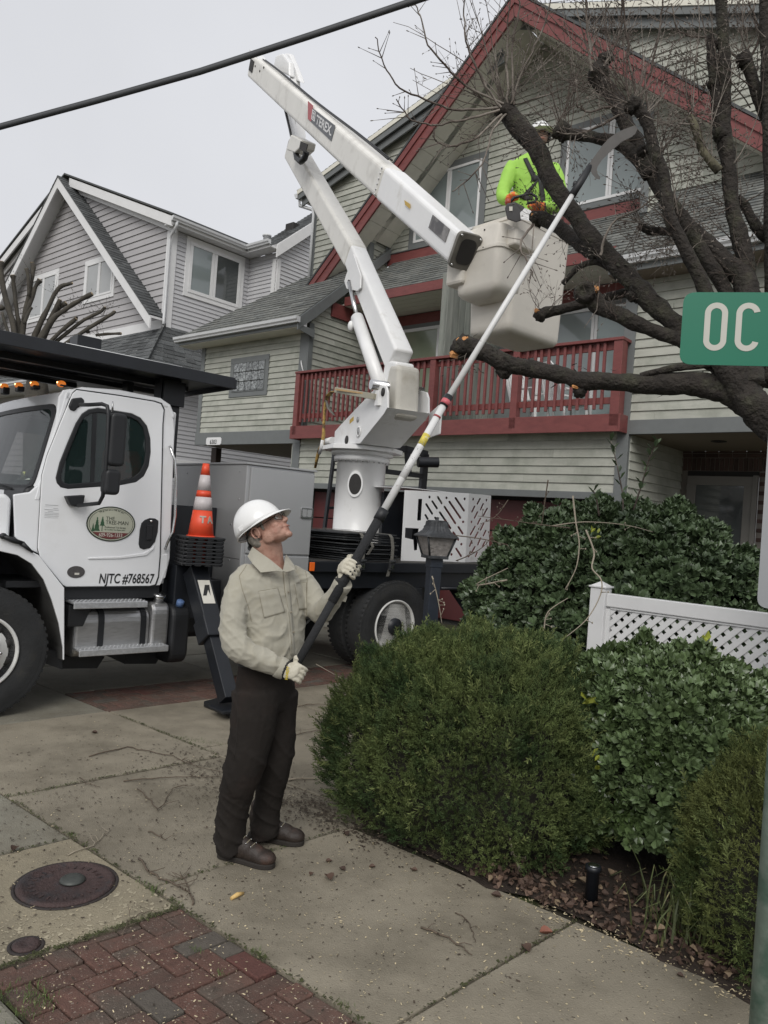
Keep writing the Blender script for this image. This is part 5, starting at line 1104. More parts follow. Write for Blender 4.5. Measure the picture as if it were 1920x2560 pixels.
MB().prism(gp,sfb(.14),0,.02).build('gusset_plate',wp2,LA,bevel=.004); a,b=bvp(872,706,.17); MB().lathe([(.035,0),(.035,.03),(0,.03)],(a,.15,b),(0,1,0),14).build('gusset_pin',dark,LA)
CB=BF.v(958,985,.17); CM=BF.v(893,795,.17); CT=BF.v(873,706,.17)
CL=MB(); CL.tube([tuple(CB),tuple(CM)],.085,18); CYL=CL.build('lift_cylinder',wp2,BM); MB().tube([tuple(CM),tuple(CT)],.03,12).build('cylinder_rod',chrome,CYL); MB().ell(tuple(BF.v(877,815,.25)),(.05,.04,.07)).build('cylinder_port',wp2,CYL)
# elbow links
def lk(x0,y0,x1,y1,y,r,m=wp2,nm='elbow_link'): return MB().beam(tuple(BF.v(x0,y0,y)),tuple(BF.v(x1,y1,y)),.06,r,(0,1,0)).build(nm,m,LA,bevel=.01)
lk(755,370,735,175,-.2,.18); lk(742,365,712,240,-.02,.14); lk(738,352,705,230,.12,.06)
MB().tube([tuple(BF.v(x,y,.25)) for x,y in ((706,246),(725,325),(733,365))],.025,6).build('hose',plas,LA)
MB().tube([tuple(BF.v(x,y,.3)) for x,y in ((738,370),(742,395),(752,404),(762,395),(766,380))],.05,8).build('hose',plas,LA)
eb=bvp(755,360,.2); MB().prism([bvp(x,y,.2) for x,y in ((748,342),(776,356),(772,375),(757,388),(737,380))],sfb(.1),0,.25).build('elbow_box',cream,LA,bevel=.02); MB().prism([bvp(x,y,.36) for x,y in ((752,353),(770,361),(765,380),(748,374))],sfb(.355),0,.01).build('elbow_box_recess',dark,LA)
# upper arm
YU=.28; UE=np.array(bvp(640,168,YU)); UT=np.array(bvp(1160,626,YU)); UM=UE+(UT-UE)*.80
UA=arm('upper_arm',UE+(UT-UE)*0.0,UM,.30,.43,.28,.37,cream,YU,BM,.06); arm('upper_arm_tip',UM,UT,.285,.375,.25,.31,wp2,YU,UA,.05)
d_=(UT-UE)/np.linalg.norm(UT-UE); n_=np.array([-d_[1],d_[0]])
def ua(s,h,y): P=UE+(UT-UE)*s+n_*h; return (P[0],y,P[1])
ep=MB(); pp=rrect(-.13,-.17,.13,.17,.05,4); ep.add([tuple(np.array(ua(1,b,YU+a))+np.array([d_[0]*.0,0,d_[1]*.0])) for a,b in pp]+[tuple(np.array(ua(1,b,YU+a))+np.array([d_[0]*.05,0,d_[1]*.05])) for a,b in pp],[tuple(range(len(pp)-1,-1,-1)),tuple(range(len(pp),2*len(pp)))]+[(i,(i+1)%len(pp),len(pp)+(i+1)%len(pp),len(pp)+i) for i in range(len(pp))]); EP=ep.build('end_plate',mat('grubby_grey_metal',(.16,.15,.13),.6,var=.3,scale=9),UA,bevel=.006)
pp=rrect(-.085,-.12,.085,.12,.06,4); MB().add([tuple(np.array(ua(1,b,YU+a))+np.array([d_[0]*.056,0,d_[1]*.056])) for a,b in pp],[tuple(range(len(pp)))]).build('end_opening',dark,EP)
for a_,b_ in ((-.1,-.14),(.1,-.14),(.1,.14),(-.1,.14)): 
    q=np.array(ua(1,b_,YU+a_))+np.array([d_[0]*.05,0,d_[1]*.05]); MB().ell(tuple(q),(.014,.014,.014),n=8).build('bolt',chrome,EP)
# smoke-dark inspection window, seams
def patch(name,s0,s1,h0,h1,m,th=.004,skew=0,off=.0):
    hw=lambda s:(.30+(.28-.30)*s/.8)/2 if s<.8 else (.285+(.25-.285)*(s-.8)/.2)/2
    q=[(s0,h0),(s1,h0),(s1+skew,h1),(s0+skew,h1)]
    vs=[ua(s,h,YU+hw(s)+.002+off) for s,h in q]+[ua(s,h,YU+hw(s)+.002+th+off) for s,h in q]
    return MB().add(vs,[(3,2,1,0),(4,5,6,7)]+[(i,(i+1)%4,4+(i+1)%4,4+i) for i in range(4)]).build(name,m,UA,bevel=0)
patch('side_window',.945,.985,-.12,.01,mat('smoked_panel',(.05,.045,.045),.3,var=.5,scale=9,col2=(.2,.19,.18),c2lo=.5,c2hi=.6)); 
for k in range(6): MB().ell(ua(.795,-.15+k*.06,YU+.143),(.014,.008,.014),n=8).build('rivet',chrome,UA)
gs=mat('sticker_grey',(.09,.095,.105),.45,var=.05); rs=mat('sticker_red',(.42,.07,.075),.45,var=.05)
def sh_of(x,y,yy): 
    p=np.array(bvp(x,y,yy)); q=p-UE; return (q@d_)/np.linalg.norm(UT-UE),q@n_
yy_=YU+.15
hws=lambda s:(.30+(.28-.30)*s/.8)/2+.004
def pan(name,pts,m,o):
    vs=[];P=[sh_of(x,y,yy_) for x,y in pts]
    for th in (0,.003): vs+=[ua(s_,h_,YU+hws(s_)+o+th) for s_,h_ in P]
    k=len(P); return MB().add(vs,[tuple(range(k-1,-1,-1)),tuple(range(k,2*k))]+[(i,(i+1)%k,k+(i+1)%k,k+i) for i in range(k)]).build(name,m,UA)
pan('brand_panel',[(771,262),(770,298),(828,353),(838,314)],gs,.0); pan('brand_panel_red',[(770,252),(770,298),(778,304),(783,264)],rs,.002)
s0_,h0_=sh_of(789,309,yy_); s1_,h1_=sh_of(828,341,yy_); s2_,h2_=sh_of(793,286,yy_)
LU=np.linalg.norm(UT-UE); hw1=hws((s0_+s1_)/2)+.006
stw=mat('sticker_white',(.7,.7,.7),.5)
tm=text_mesh('brand_lettering','TEREX.',1,stw,UA,Matrix.Identity(4),ext=0.0,bold=.03)
xs=[v.co.x for v in tm.data.vertices]; ys=[v.co.y for v in tm.data.vertices]; X0,X1,Y0,Y1=min(xs),max(xs),min(ys),max(ys)
for v in tm.data.vertices:
    a=(v.co.x-X0)/(X1-X0); b=(v.co.y-Y0)/(Y1-Y0); s_=s0_+(s1_-s0_)*a+(s2_-s0_)*b; h_=h0_+(h1_-h0_)*a+(h2_-h0_)*b; v.co=Vector(ua(s_,h_,YU+hws(s_)+.006))
e0=sh_of(779,297,yy_); e1=sh_of(787,305,yy_); e2=sh_of(782,273,yy_)
lg=MB()
for (x0,y0,x1,y1) in ((0,0,1,.1),(0,.9,1,1),(0,.1,.18,.9),(.82,.1,1,.9),(.3,.18,.7,.34),(.38,.34,.62,.5),(.3,.6,.7,.8)):
    vs=[]
    for th in (0,.003):
        for a,b in ((x0,y0),(x1,y0),(x1,y1),(x0,y1)): s_=e0[0]+(e1[0]-e0[0])*a+(e2[0]-e0[0])*b; h_=e0[1]+(e1[1]-e0[1])*a+(e2[1]-e0[1])*b; vs.append(ua(s_,h_,YU+hws(s_)+.005+th))
    lg.add(vs,[(3,2,1,0),(4,5,6,7)]+[(i,(i+1)%4,4+(i+1)%4,4+i) for i in range(4)])
lg.build('brand_emblem',stw,UA)
# elbow end brackets
for (pl,y_) in ((((682,170),(690,138),(705,133),(722,155),(722,190),(700,180)),-.05),(((706,150),(712,132),(722,133),(735,165),(750,205),(735,200),(715,180)),-.2)):
    MB().prism(ccw([bvp(x,y,y_) for x,y in pl]),sfb(y_),-.12,.0).build('elbow_lug',wp2,UA,bevel=.03)
patch('elbow_end_recess',.01,.045,-.13,.08,dark,.01); MB().prism([bvp(x,y,.3) for x,y in ((628,150),(636,127),(650,140),(660,155))],sfb(.2),0,.2).build('elbow_fin',wp2,UA)
for (x,y) in ((630,163),(641,175),(651,166)): a,b=bvp(x,y,.5); MB().ell((a,YU+.155,b),(.022,.012,.022),n=8).build('bolt',dark,UA)
# ---------------- bucket and its mount
def trk(P): q=TF.loc(P); return q
BKc=TF.loc(D(1272,832,7.15)); zb=BKc[2]+.02; 
bu=BKc[0]; bv=BKc[1]
BKT=empty('bucket',(bu,bv,zb)); BKT.parent=T
def tapered(name,w0,d0,w1,d1,h,r,th,m,par,off=(0,0,0)):
    mb=MB(); n=5; A0=rrect(0,0,w0,d0,r,n); A1=rrect(-(w1-w0)/2,-(d1-d0)/2,w0+(w1-w0)/2,d0+(d1-d0)/2,r,n)
    rings=[]
    c=((w0)/2,(d0)/2)
    def sc(P,s): return [(c[0]+(x-c[0])*s,c[1]+(y-c[1])*s) for x,y in P]
    def lerp(t): return [(a[0]+(b[0]-a[0])*t,a[1]+(b[1]-a[1])*t) for a,b in zip(A0,A1)]
    rings=[(sc(A0,.80),0),(sc(A0,.93),.015),(sc(A0,.99),.05),(A0,.10),(lerp(1),h),(sc(lerp(1),1.02),h+.0),(sc(lerp(1),1.02),h+.03),(sc(lerp(1),.94),h+.03),(sc(lerp(1),.93),h-.6)]
    vs=[];k=len(A0)
    for P,z in rings: vs+=[(x+off[0],y+off[1],z+off[2]) for x,y in P]
    fs=[tuple(range(k-1,-1,-1)),tuple(len(vs)-k+i for i in range(k))]
    for i in range(len(rings)-1): fs+=[(i*k+j,i*k+(j+1)%k,(i+1)*k+(j+1)%k,(i+1)*k+j) for j in range(k)]
    mb.add(vs,fs,0,True); o=mb.build(name,m,par); e=o.modifiers.new('es','EDGE_SPLIT'); e.split_angle=R(50); return o
tapered('bucket_shell',.82,.53,.90,.57,1.06,.07,.02,bktm,BKT)

mc=TF.loc(D(1243,706,6.98)); zt=TF.loc(D(1243,548,6.98))[2]; zs=TF.loc(D(1243,612,6.98))[2]
MT=empty('bucket_mount',(mc[0],mc[1],mc[2])); MT.parent=T
h1=zs-mc[2]; h2=zt-mc[2]
m1=MB(); P=rrect(0,0,.38,.54,.08,5); k=len(P); c_=(.19,.27)
def sc(P,s): return [(c_[0]+(x-c_[0])*s,c_[1]+(y-c_[1])*s) for x,y in P]
vs=[]; rg=[(sc(P,.5),-.10),(sc(P,.85),-.055),(sc(P,.97),-.02),(P,.03),(P,h1),(sc(P,1.05),h1+.003),(sc(P,1.05),h1+.035),(sc(P,1.0),h1+.045),(sc(P,.99),h2-.03),(sc(P,.93),h2)]
for Q,z in rg: vs+=[(x,y,z) for x,y in Q]
fs=[tuple(range(k-1,-1,-1)),tuple(len(vs)-k+i for i in range(k))]
for i in range(len(rg)-1): fs+=[(i*k+j,i*k+(j+1)%k,(i+1)*k+(j+1)%k,(i+1)*k+j) for j in range(k)]
m1.add(vs,fs,0,True); mo=m1.build('mount_cover',bktm,MT); e=mo.modifiers.new('es','EDGE_SPLIT'); e.split_angle=R(50)
MB().box(.10,.40,-.10,.10,h1+.02,h2-.05).build('control_box',bktm,MT,bevel=.02)
MB().box(-.05,.25,.40,.62,.06,h1-.02).build('mount_bracket',bktm,MT,bevel=.03)
for (a,b) in ((.03,.3),(.2,0),(.3,0),(0,.2),(0,.4)): MB().ell((a-.005,b-.005,h1+.02),(.009,.009,.009),n=6).build('bolt',dark,MT); MB().ell((a-.0,b-.0,h2-.045),(.009,.009,.009),n=6).build('bolt',dark,MT)

for k,(x0,y0,x1,y1,c) in enumerate(((905,735,918,752,(.5,.32,.05)),(868,560,876,572,(.45,.1,.08)),(832,480,838,490,(.15,.15,.15)))):
    pass
for (s0,s1,y_) in ((.06,.78,-.02),(.06,.78,.03)):
    q=[ua(s0+(s1-s0)*t,-.23-.01*math.sin(t*9),YU+y_) for t in np.linspace(0,1,12)]; MB().tube(q,.011,6).build('hydraulic_hose',plas,UA)
rst=mat('rusty_stain_decal',(.40,.33,.27),.7,var=.3,scale=30)
pan('safety_decal',[(1010,500),(1012,512),(1024,522),(1024,510)],mat('amber_decal',(.55,.36,.06),.5,var=.2,scale=60),.001)
MB().prism([(p_[0],p_[1]) for p_ in (bvp(874,1060,yp+.013),bvp(874,1050,yp+.013),bvp(884,1041,yp+.013),bvp(884,1051,yp+.013))],sfb(yp+.012),0,.002).build('turret_decal',bpy.data.materials['amber_decal'],BM)
# ------------------------------------------------------------------ cones and mats carried on the truck
cor=mat('cone_orange',(.72,.075,.028),.45,var=.06,scale=8,col2=(.6,.06,.03),c2lo=.55,c2hi=.75); cow=mat('cone_reflective_band',(.52,.48,.48),.5,var=.08,scale=14,col2=(.3,.27,.27),c2lo=.6,c2hi=.7)
cc=TF.loc(D(501,1340,np.dot(TF.w(1.53,-.04,1.47)-CAMP,FW))); CU,CV=cc[0],cc[1]; ztop=TF.loc(D(501,1340,np.dot(TF.w(1.53,-.04,1.47)-CAMP,FW)))[2]
labels=['orange traffic cone with two pale bands and letters TA, on top of the cone stack']+['black cone base '+s+' in the stack under the lettered orange cone' for s in ('second from the top','third from the top','fourth from the top','fourth from the bottom','third from the bottom','second from the bottom','at the very bottom')]
crz=TF.ang+R(-14)
for i in range(8):
    z=ztop-.033*i-.034; loc=tuple(TF.w(CU+random.uniform(-.006,.006),CV+random.uniform(-.006,.006),z))
    c_=empty('traffic_cone',loc,crz+random.uniform(-.04,.04),labels[i],'cone','stacked traffic cones')
    b=MB(); h=.185; b.prism(rrect(-h,-h,h,h,.03,3),lambda a,b_,d:(a,b_,d),.012,.03)
    for k in range(4):
        for q in (-.13,-.045,.045,.13): b.box(q-.028,q+.028,-h+.004,-h+.04,-.0,.013,T=Matrix.Rotation(k*math.pi/2,4,'Z'))
    b.build('base',plas,c_,bevel=.004)
    if i==0:
        R0,R1,H_=.118,.03,.67
        rz=lambda t:R0+(R1-R0)*t
        for (t0,t1,m_,o,nm) in ((0,.36,cor,0,'cone_body'),(.36,.54,cow,.0015,'band'),(.54,.63,cor,0,'cone_collar'),(.63,.84,cow,.0015,'band'),(.84,1,cor,0,'cone_tip')):
            MB().lathe([(rz(t0)+o,.03+H_*t0),(rz(t1)+o,.03+H_*t1)]+([(R1*.6,.03+H_)] if t1==1 else []),n=32).build(nm,m_,c_)
        MB().lathe([(R0+.014,.03),(R0+.012,.036),(R0,.04)],n=32).build('foot',cor,c_)
        # letters wrapped on the cone
        th=math.atan2(-loc[1],-loc[0])-crz-(0)
        for ch,dt in (('T',.05),('A',.78)):
            t=.235; a=th+dt; r=rz(t)+.004; ct,st_=math.cos(a),math.sin(a)
            text_mesh('stencil_letter',ch,.088,mat('stencil_grey',(.42,.38,.33),.6) if ch=='T' else bpy.data.materials['stencil_grey'],c_,basis((r*ct,r*st_,.03+H_*t-.03),(-st_,ct,0),(-.12*ct,-.12*st_,1),(ct,st_,0)),align='CENTER',bold=.003,ext=.002)
    else: MB().lathe([(.118,.03),(.112,.05)],n=24).build('cone_body',cor,c_)
# stack of ground mats with ratchet straps
matm=mat('black_ground_mat',(.022,.024,.026),.65,var=.25,scale=12,bump=.6,bscale=70,col2=(.05,.05,.048),c2lo=.55,c2hi=.75,c2scale=6)
c0=TF.v(864,1333,.02); n=12; zt=c0[2]; zb_=1.281; dz=(zt-zb_)/n
words=['topmost','second','third','fourth','fifth','sixth','seventh','eighth','ninth','tenth','eleventh','lowest']
a1=R(0)
for i in range(n):
    z=zt-dz*(i+1)+.004; j=random.uniform(-.03,.03); j2=random.uniform(-.02,.03)
    o=MB(); tq=dz*.62
    poly=[(c0[0]+j,c0[1]+j2),(4.06+j*1.5+.05*math.sin(i*2.1),c0[1]+j2-.0),(4.10+j,c0[1]+1.0),(c0[0]-.15,c0[1]+1.25),(c0[0]-.32+j,c0[1]+1.15)]
    o.prism(roundpoly(poly,.03,2),lambda a,b,d:(a,b,z+d+ (.02*math.sin((a-3)*2.2+i*.2) if i<4 else .008*math.sin(a*3))),0,tq)
    ob=o.build('ground_mat',matm); ob.location=tuple(TF.o); ob.rotation_euler=(0,0,TF.ang)
    b=ob.modifiers.new('b','BEVEL'); b.width=.004; b.segments=1
    tag(ob,(words[i]+' black plastic ground mat in the strapped pile on the truck bed') if i not in(10,) else 'second lowest black plastic ground mat in the strapped pile on the truck bed','ground mat','black mats piled on the truck bed')
stp=mat('grey_webbing',(.13,.125,.11),.85,var=.2,scale=50,stretch=(1,1,3),bump=.3)
for (px_,lab) in ((905,'grey ratchet strap over the mat pile, the one nearer the pole saw handle'),(978,'grey ratchet strap over the right end of the mat pile')):
    u=TF.v(px_,1345,0)[0]; s=MB()
    pts=[(u-.03,1.2,zt+.02),(u-.02,.6,zt+.025),(u-.01,.02,zt+.015),(u,-.012,zt-.02),(u+.01,-.03,1.45),(u,-.04,1.32),(u-.02,-.035,1.2),(u-.04,-.03,1.12)]
    L_=[]; 
    for p in pts: L_+= [(p[0]-.022,p[1],p[2]),(p[0]+.022,p[1],p[2])]
    s.add(L_,[(2*i,2*i+1,2*i+3,2*i+2) for i in range(len(pts)-1)])
    if px_==905:
        q=[(u-.03,-.02,zt-.03),(u+.07,-.09,zt-.09),(u+.08,-.10,1.45),(u+.03,-.08,1.36)]; L2=[]
        for p in q: L2+=[(p[0]-.018,p[1],p[2]),(p[0]+.018,p[1],p[2])]
        s.add(L2,[(2*i,2*i+1,2*i+3,2*i+2) for i in range(3)])
    root=empty('ratchet_strap',tuple(TF.o),TF.ang,lab,'strap','straps round the ground mats')
    o=s.build('webbing',stp,root); so_=o.modifiers.new('s','SOLIDIFY'); so_.thickness=.004
    bk_=MB(); bk_.box(u-.045,u+.02,-.065,-.035,1.19,1.30); bk_.tube([(u-.05,-.06,1.29),(u+.03,-.06,1.29)],.02,8); bk_.build('ratchet',chrome if 0 else matm,root,bevel=.005)
    MB().prism(rrect(u-.03,1.21,u+.01,1.25,.004,1),lambda a,b,d:(a,-.068-d,b),0,.004).build('buckle',chrome,root)
# strap arm and yellow webbing hanging from the turret
r_=empty('webbing_sling',tuple(TF.o),TF.ang,'yellow and brown webbing sling hanging from the wooden arm on the turret','sling')
ylw=mat('yellow_webbing',(.42,.27,.08),.8,var=.35,scale=20,col2=(.12,.08,.04),c2lo=.5,c2hi=.6,c2scale=12)
def slp(pts,w_,nm,m=None,yv=.45):
    s=MB(); L_=[]
    for i,(x,y) in enumerate(pts):
        P=TF.loc(BF.w(*BF.v(x,y,yv))); wv=w_*(1 if i<len(pts)*.6 else .8); L_+=[(P[0]-wv,P[1],P[2]),(P[0]+wv,P[1]-.02*math.sin(i),P[2])]
    s.add(L_,[(2*i,2*i+1,2*i+3,2*i+2) for i in range(len(pts)-1)],0,True); o=s.build(nm,m or ylw,r_); q=o.modifiers.new('s','SOLIDIFY'); q.thickness=.006
slp([(845,978),(828,980),(818,990),(814,1005),(812,1030),(810,1060),(809,1085),(805,1110),(797,1125),(792,1145),(788,1170)],.028,'webbing'); slp([(816,1000),(820,1020),(828,1030),(836,1038)],.018,'loose_end',stp)
slp([(806,1100),(802,1120),(797,1135)],.022,'pale_sleeve',whitev,.5)
ar=MB(); ar.beam(tuple(TF.loc(BF.w(*BF.v(840,975,.5)))),tuple(TF.loc(BF.w(*BF.v(938,992,.32)))),.05,.07,(0,0,1)); ARM=ar.build('support_arm',mat('tan_painted_arm',(.34,.32,.25),.5,var=.1),T,bevel=.005)
ar=MB(); ar.beam(tuple(TF.loc(BF.w(*BF.v(842,974,.52)))),tuple(TF.loc(BF.w(*BF.v(925,986,.34)))),.045,.02,(0,0,1)); ar.build('wood_strip',mat('wood_strip',(.45,.30,.15),.7,var=.2,stretch=(1,8,8)),ARM)
a=bvp(943,995,.30); MB().box(a[0]-.05,a[0]+.05,.27,.31,a[1]-.09,a[1]+.09).build('arm_bracket',wp2,BM,bevel=.004)
# overhead cable
cb=MB(); p0=D(-300,395,6.2); p1=D(0,318,6.0); p2=D(500,180,5.6); p3=D(1070,-8,5.2); p4=D(1500,-160,5.0)
cb.tube([tuple(p) for p in (p0,p1,(p1+p2)/2-ZZ*.004,p2,(p2+p3)/2-ZZ*.004,p3,p4)],.021,10); cb.tube([tuple(np.array(p)+np.array([0,0,.022])) for p in (p0,p1,(p1+p2)/2-ZZ*.004,p2,(p2+p3)/2-ZZ*.004,p3,p4)],.009,6)
o=cb.build('overhead_cable',mat('cable_sheath',(.055,.058,.062),.6,var=.15)); tag(o,'thick dark overhead cable crossing the sky above the boom','cable')
# ------------------------------------------------------------------ planting
def lump(a,b,k=1.0,ph=0): return .5*math.sin(3.1*a*k+ph)*math.cos(2.7*b*k+1.3*ph)+.3*math.sin(7.3*a*k+2*ph+b*3)+.2*math.cos(11*b*k-a*5+ph)
def moundpts(C,ax,ay,rA,rB,H,n,expo=2.5,inset=.10,zlo=.03,rough=.07,ph=0.):
    """random points+normals over a lumpy super-ellipsoid mound"""
    P=[];N=[]
    while len(P)<n:
        z=RNG.uniform(0,1)**.8; t=RNG.uniform(0,2*math.pi)
        if RNG.uniform()<.30: rr=math.sqrt(RNG.uniform()); z=1
        else: rr=1
        zz=z*H; prof=(1-max(0,z-.0)**3.2)**(1/2.4) if z<1 else 1
        foot=.86+.14*min(1,z/.25)
        ct,st_=math.cos(t),math.sin(t); q=(abs(ct)**expo+abs(st_)**expo)**(-1/expo)
        if z==1:
            r=rr*.93; zz=H*(1-abs(r)**3.2)**(1/2.4) if r<1 else 0
            lx,ly=ct*q*r,st_*q*r
        else: lx,ly=ct*q*prof*foot,st_*q*prof*foot
        nv=np.array([lx/1.0*rB,ly*rA,0]); nv=nv/(np.linalg.norm(nv)+1e-6); up=(zz/H)**3; nv=nv*(1-up*.85)+np.array([0,0,.15+up])
        nv/=np.linalg.norm(nv); d=rough*(lump(lx*1.8+nv[0],ly*1.8+zz*1.7,1.6,ph))-abs(RNG.normal(0,inset*.5))
        p=np.array([lx*rA,ly*rB,zz])+nv*d
        if p[2]<zlo: continue
        w_=C+ax*p[0]+ay*p[1]+ZZ*p[2]; nw=ax*nv[0]+ay*nv[1]+ZZ*nv[2]; P.append(w_);N.append(nw)
    return np.array(P),np.array(N)
def scatter(name,tv,tf,P,N,size,m,parent,up=.5,jit=.5,sj=.35,roll=True,kind='stuff'):
    n=len(P); d=N*(1-up)+np.array([0,0,up])+RNG.normal(0,jit,(n,3)); d/=np.linalg.norm(d,axis=1)[:,None]
    r=RNG.normal(0,1,(n,3)); x=np.cross(d,r); x/=np.linalg.norm(x,axis=1)[:,None]; y=np.cross(d,x)
    s=size*(1+RNG.uniform(-sj,sj,n))
    V=(P[:,None,:]+s[:,None,None]*(tv[None,:,0:1]*x[:,None,:]+tv[None,:,1:2]*y[:,None,:]+tv[None,:,2:3]*d[:,None,:])).reshape(-1,3)
    F=(np.arange(n)[:,None,None]*len(tv)+tf[None]).reshape(-1,tf.shape[1])
    o=fastmesh(name,V,F,m,parent); 
    if kind: tag(o,kind=kind)
    return o
def spraytpl(nl=9):
    """feathery juniper spray along +z: central twig + side needles as thin blades"""
    V=[];F=[]
    def blade(p,q,w_):
        p=np.array(p);q=np.array(q);d=q-p; s=np.cross(d,[.3,.5,.8]); s=s/np.linalg.norm(s)*w_; b=len(V); V.extend([p-s*.6,p+s*.6,q*.6+p*.4+s,q*.6+p*.4-s,q,q]); F.extend([(b,b+1,b+2,b+3),(b+3,b+2,b+4,b+5)])
    blade((0,0,0),(0,0,1),.025)
    for i in range(nl):
        t=.12+.8*i/nl; a=i*2.4; l=.42*(1-.55*t); blade((0,0,t),(math.cos(a)*l*.62,math.sin(a)*l*.62,t+l*.75),.035)
    return np.array(V,float),np.array(F)
def leaftpl(w_=.32,curl=.12):
    V=np.array([(0,0,0),(-w_*.6,curl*.3,.28),(0,-.04,.32),(w_*.6,curl*.3,.28),(-w_,curl,.62),(0,0,.66),(w_,curl,.62),(0,curl*.6,1.0)],float)
    F=np.array([(0,2,1,1),(0,3,2,2),(1,2,5,4),(2,3,6,5),(4,5,7,7),(5,6,7,7)])
    return V,F
def tri(V,F): # split degenerate quads to triangles
    o=[]
    for f in F:
        f=list(f); o.append((f[0],f[1],f[2])); 
        if f[3]!=f[2]: o.append((f[0],f[2],f[3]))
    return V,np.array(o)
def rosette(k=6,w_=.30,tilt=.75):
    v,f=tri(*leaftpl(w_)); V=[];F=[]
    for i in range(k):
        a=i*2.4; t=tilt*(1-.35*i/k); ct,st_=math.cos(t),math.sin(t)
        for p in v:
            y,z=p[1]*ct+p[2]*st_,-p[1]*st_+p[2]*ct; x=p[0]; V.append((x*math.cos(a)-y*math.sin(a),x*math.sin(a)+y*math.cos(a),z+.25*i/k))
        F.append(f+len(v)*i)
    return np.array(V),np.concatenate(F)
jun=mat('juniper_foliage',(.105,.135,.044),.8,var=.25,scale=2.2,isl=.35,col2=(.035,.062,.022),c2lo=.42,c2hi=.6,c2scale=2.4,spec=.25)
jun2=mat('juniper_foliage_olive',(.125,.145,.045),.8,var=.2,scale=3,isl=.35,col2=(.045,.07,.022),c2lo=.45,c2hi=.6,c2scale=3,spec=.25)
jtip=mat('juniper_tips',(.12,.145,.05),.8,var=.2,isl=.3,spec=.25)
core=mat('dark_inner_core',(.018,.017,.011),.95,var=.3,scale=20)  # near-black colour of the solid body inside each shrub
euo=mat('euonymus_leaf',(.105,.150,.065),.32,var=.2,scale=3,isl=.35,spec=.5,col2=(.055,.085,.028),c2lo=.5,c2hi=.65)
euy=mat('yellow_green_leaf',(.34,.38,.06),.4,var=.2,isl=.3)
hol=mat('laurel_leaf',(.085,.125,.060),.36,var=.2,scale=3,isl=.35,spec=.5,col2=(.05,.075,.04),c2lo=.5,c2hi=.65)
bark=mat('tree_bark',(.028,.023,.019),.92,var=.5,scale=16,bump=1.,bscale=38,stretch=(1,1,1),col2=(.050,.050,.032),c2lo=.50,c2hi=.72,c2scale=7)
barkd=mat('twig_bark_dark',(.070,.052,.042),.85,var=.35,scale=14,bump=.5,bscale=90,col2=(.25,.22,.19),c2lo=.46,c2hi=.62,c2scale=2.5)
cutw=mat('fresh_cut_orange_wood',(.50,.235,.085),.8,var=.25,scale=30,bump=.5,bscale=60)
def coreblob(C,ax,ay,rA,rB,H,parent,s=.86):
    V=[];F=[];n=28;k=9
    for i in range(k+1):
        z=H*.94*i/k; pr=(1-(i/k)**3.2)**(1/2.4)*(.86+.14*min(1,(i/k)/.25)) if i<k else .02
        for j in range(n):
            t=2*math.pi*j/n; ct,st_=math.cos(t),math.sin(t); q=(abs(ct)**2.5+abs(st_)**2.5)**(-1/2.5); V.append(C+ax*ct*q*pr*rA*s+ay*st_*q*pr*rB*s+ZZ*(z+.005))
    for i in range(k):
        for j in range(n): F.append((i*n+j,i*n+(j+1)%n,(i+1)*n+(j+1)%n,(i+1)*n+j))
    return fastmesh('inner_core',np.array(V),np.array(F),core,parent,True)  # closed dark body that stops the view through the foliage
AX,BX=_A,np.array([-_A[1],_A[0],0])
def shrub(nm,ab,rA,rB,H,lab,cat='shrub',kind='juniper',n=9000,size=.07,ph=0.,grp=None,m=None,lift=0,leaves=0,zlo=.03,rough=.08,C=None,expo=2.5,lsize=.06):
    C=np.array(AB(*ab)) if C is None else np.array(C,float)
    r=empty(nm,tuple(C),0,lab,cat,grp); off=-C
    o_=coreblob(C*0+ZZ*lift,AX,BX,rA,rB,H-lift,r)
    P,N=moundpts(C*0,AX,BX,rA,rB,H,n,expo,rough=rough,zlo=zlo,ph=ph)
    if kind=='juniper':
        v,f=spraytpl(9); scatter('foliage',v,f,P,N,size,m or jun,r,up=.35,jit=.30,sj=.45)
        P2,N2=moundpts(C*0,AX,BX,rA,rB,H,n//45,expo,rough=rough,zlo=.15,ph=ph,inset=.02); scatter('tip_sprays',v,f,P2+N2*.02,N2,size*1.35,jtip,r,up=.3,jit=.35,sj=.5)
    else:
        v,f=rosette(6,.30); mm=euo if kind=='euo' else hol
        scatter('foliage',v,f,P,N,lsize,mm,r,up=.2,jit=.45,sj=.35)
        # nearest leaves as single pieces
        d=np.linalg.norm(P+C-CAMP,axis=1); vis=(N@((CAMP-C)/np.linalg.norm(CAMP-C))>-.1); idx=[i for i in np.argsort(d) if vis[i]][:leaves*3:3]
        v1,f1=tri(*leaftpl(.30)); me=None
        for i in idx:
            if me is None:
                lo=fastmesh('leaf',v1*lsize*1.25,f1,mm,r); me=lo.data
            else: lo=link('leaf',me,r)
            q=Vector(N[i]+RNG.normal(0,.5,3)).to_track_quat('Z','Y'); lo.rotation_euler=q.to_euler(); lo.location=tuple(P[i]+N[i]*.02)
    return r,C,P,N
J1=shrub("juniper_shrub",(.05,1.97),.86,.86,1.06,'large clipped green juniper mound beside the man in the khaki shirt','shrub',n=52000,size=.05,ph=.4,rough=.11,expo=3.0,grp='juniper shrubs')
J2=shrub('juniper_shrub',(2.0,1.84),.64,.70,.90,'olive juniper at the right edge beside the green sign pole','shrub',n=22000,size=.045,ph=2.1,m=jun2,grp='juniper shrubs')
E1=shrub('euonymus_shrub',(.98,2.38),.68,.66,1.10,'glossy broad-leaved shrub between the two junipers, in front of the lattice fence','shrub',kind='euo',n=11000,ph=1.2,lift=.18,zlo=.2,leaves=280,lsize=.048,rough=.09)
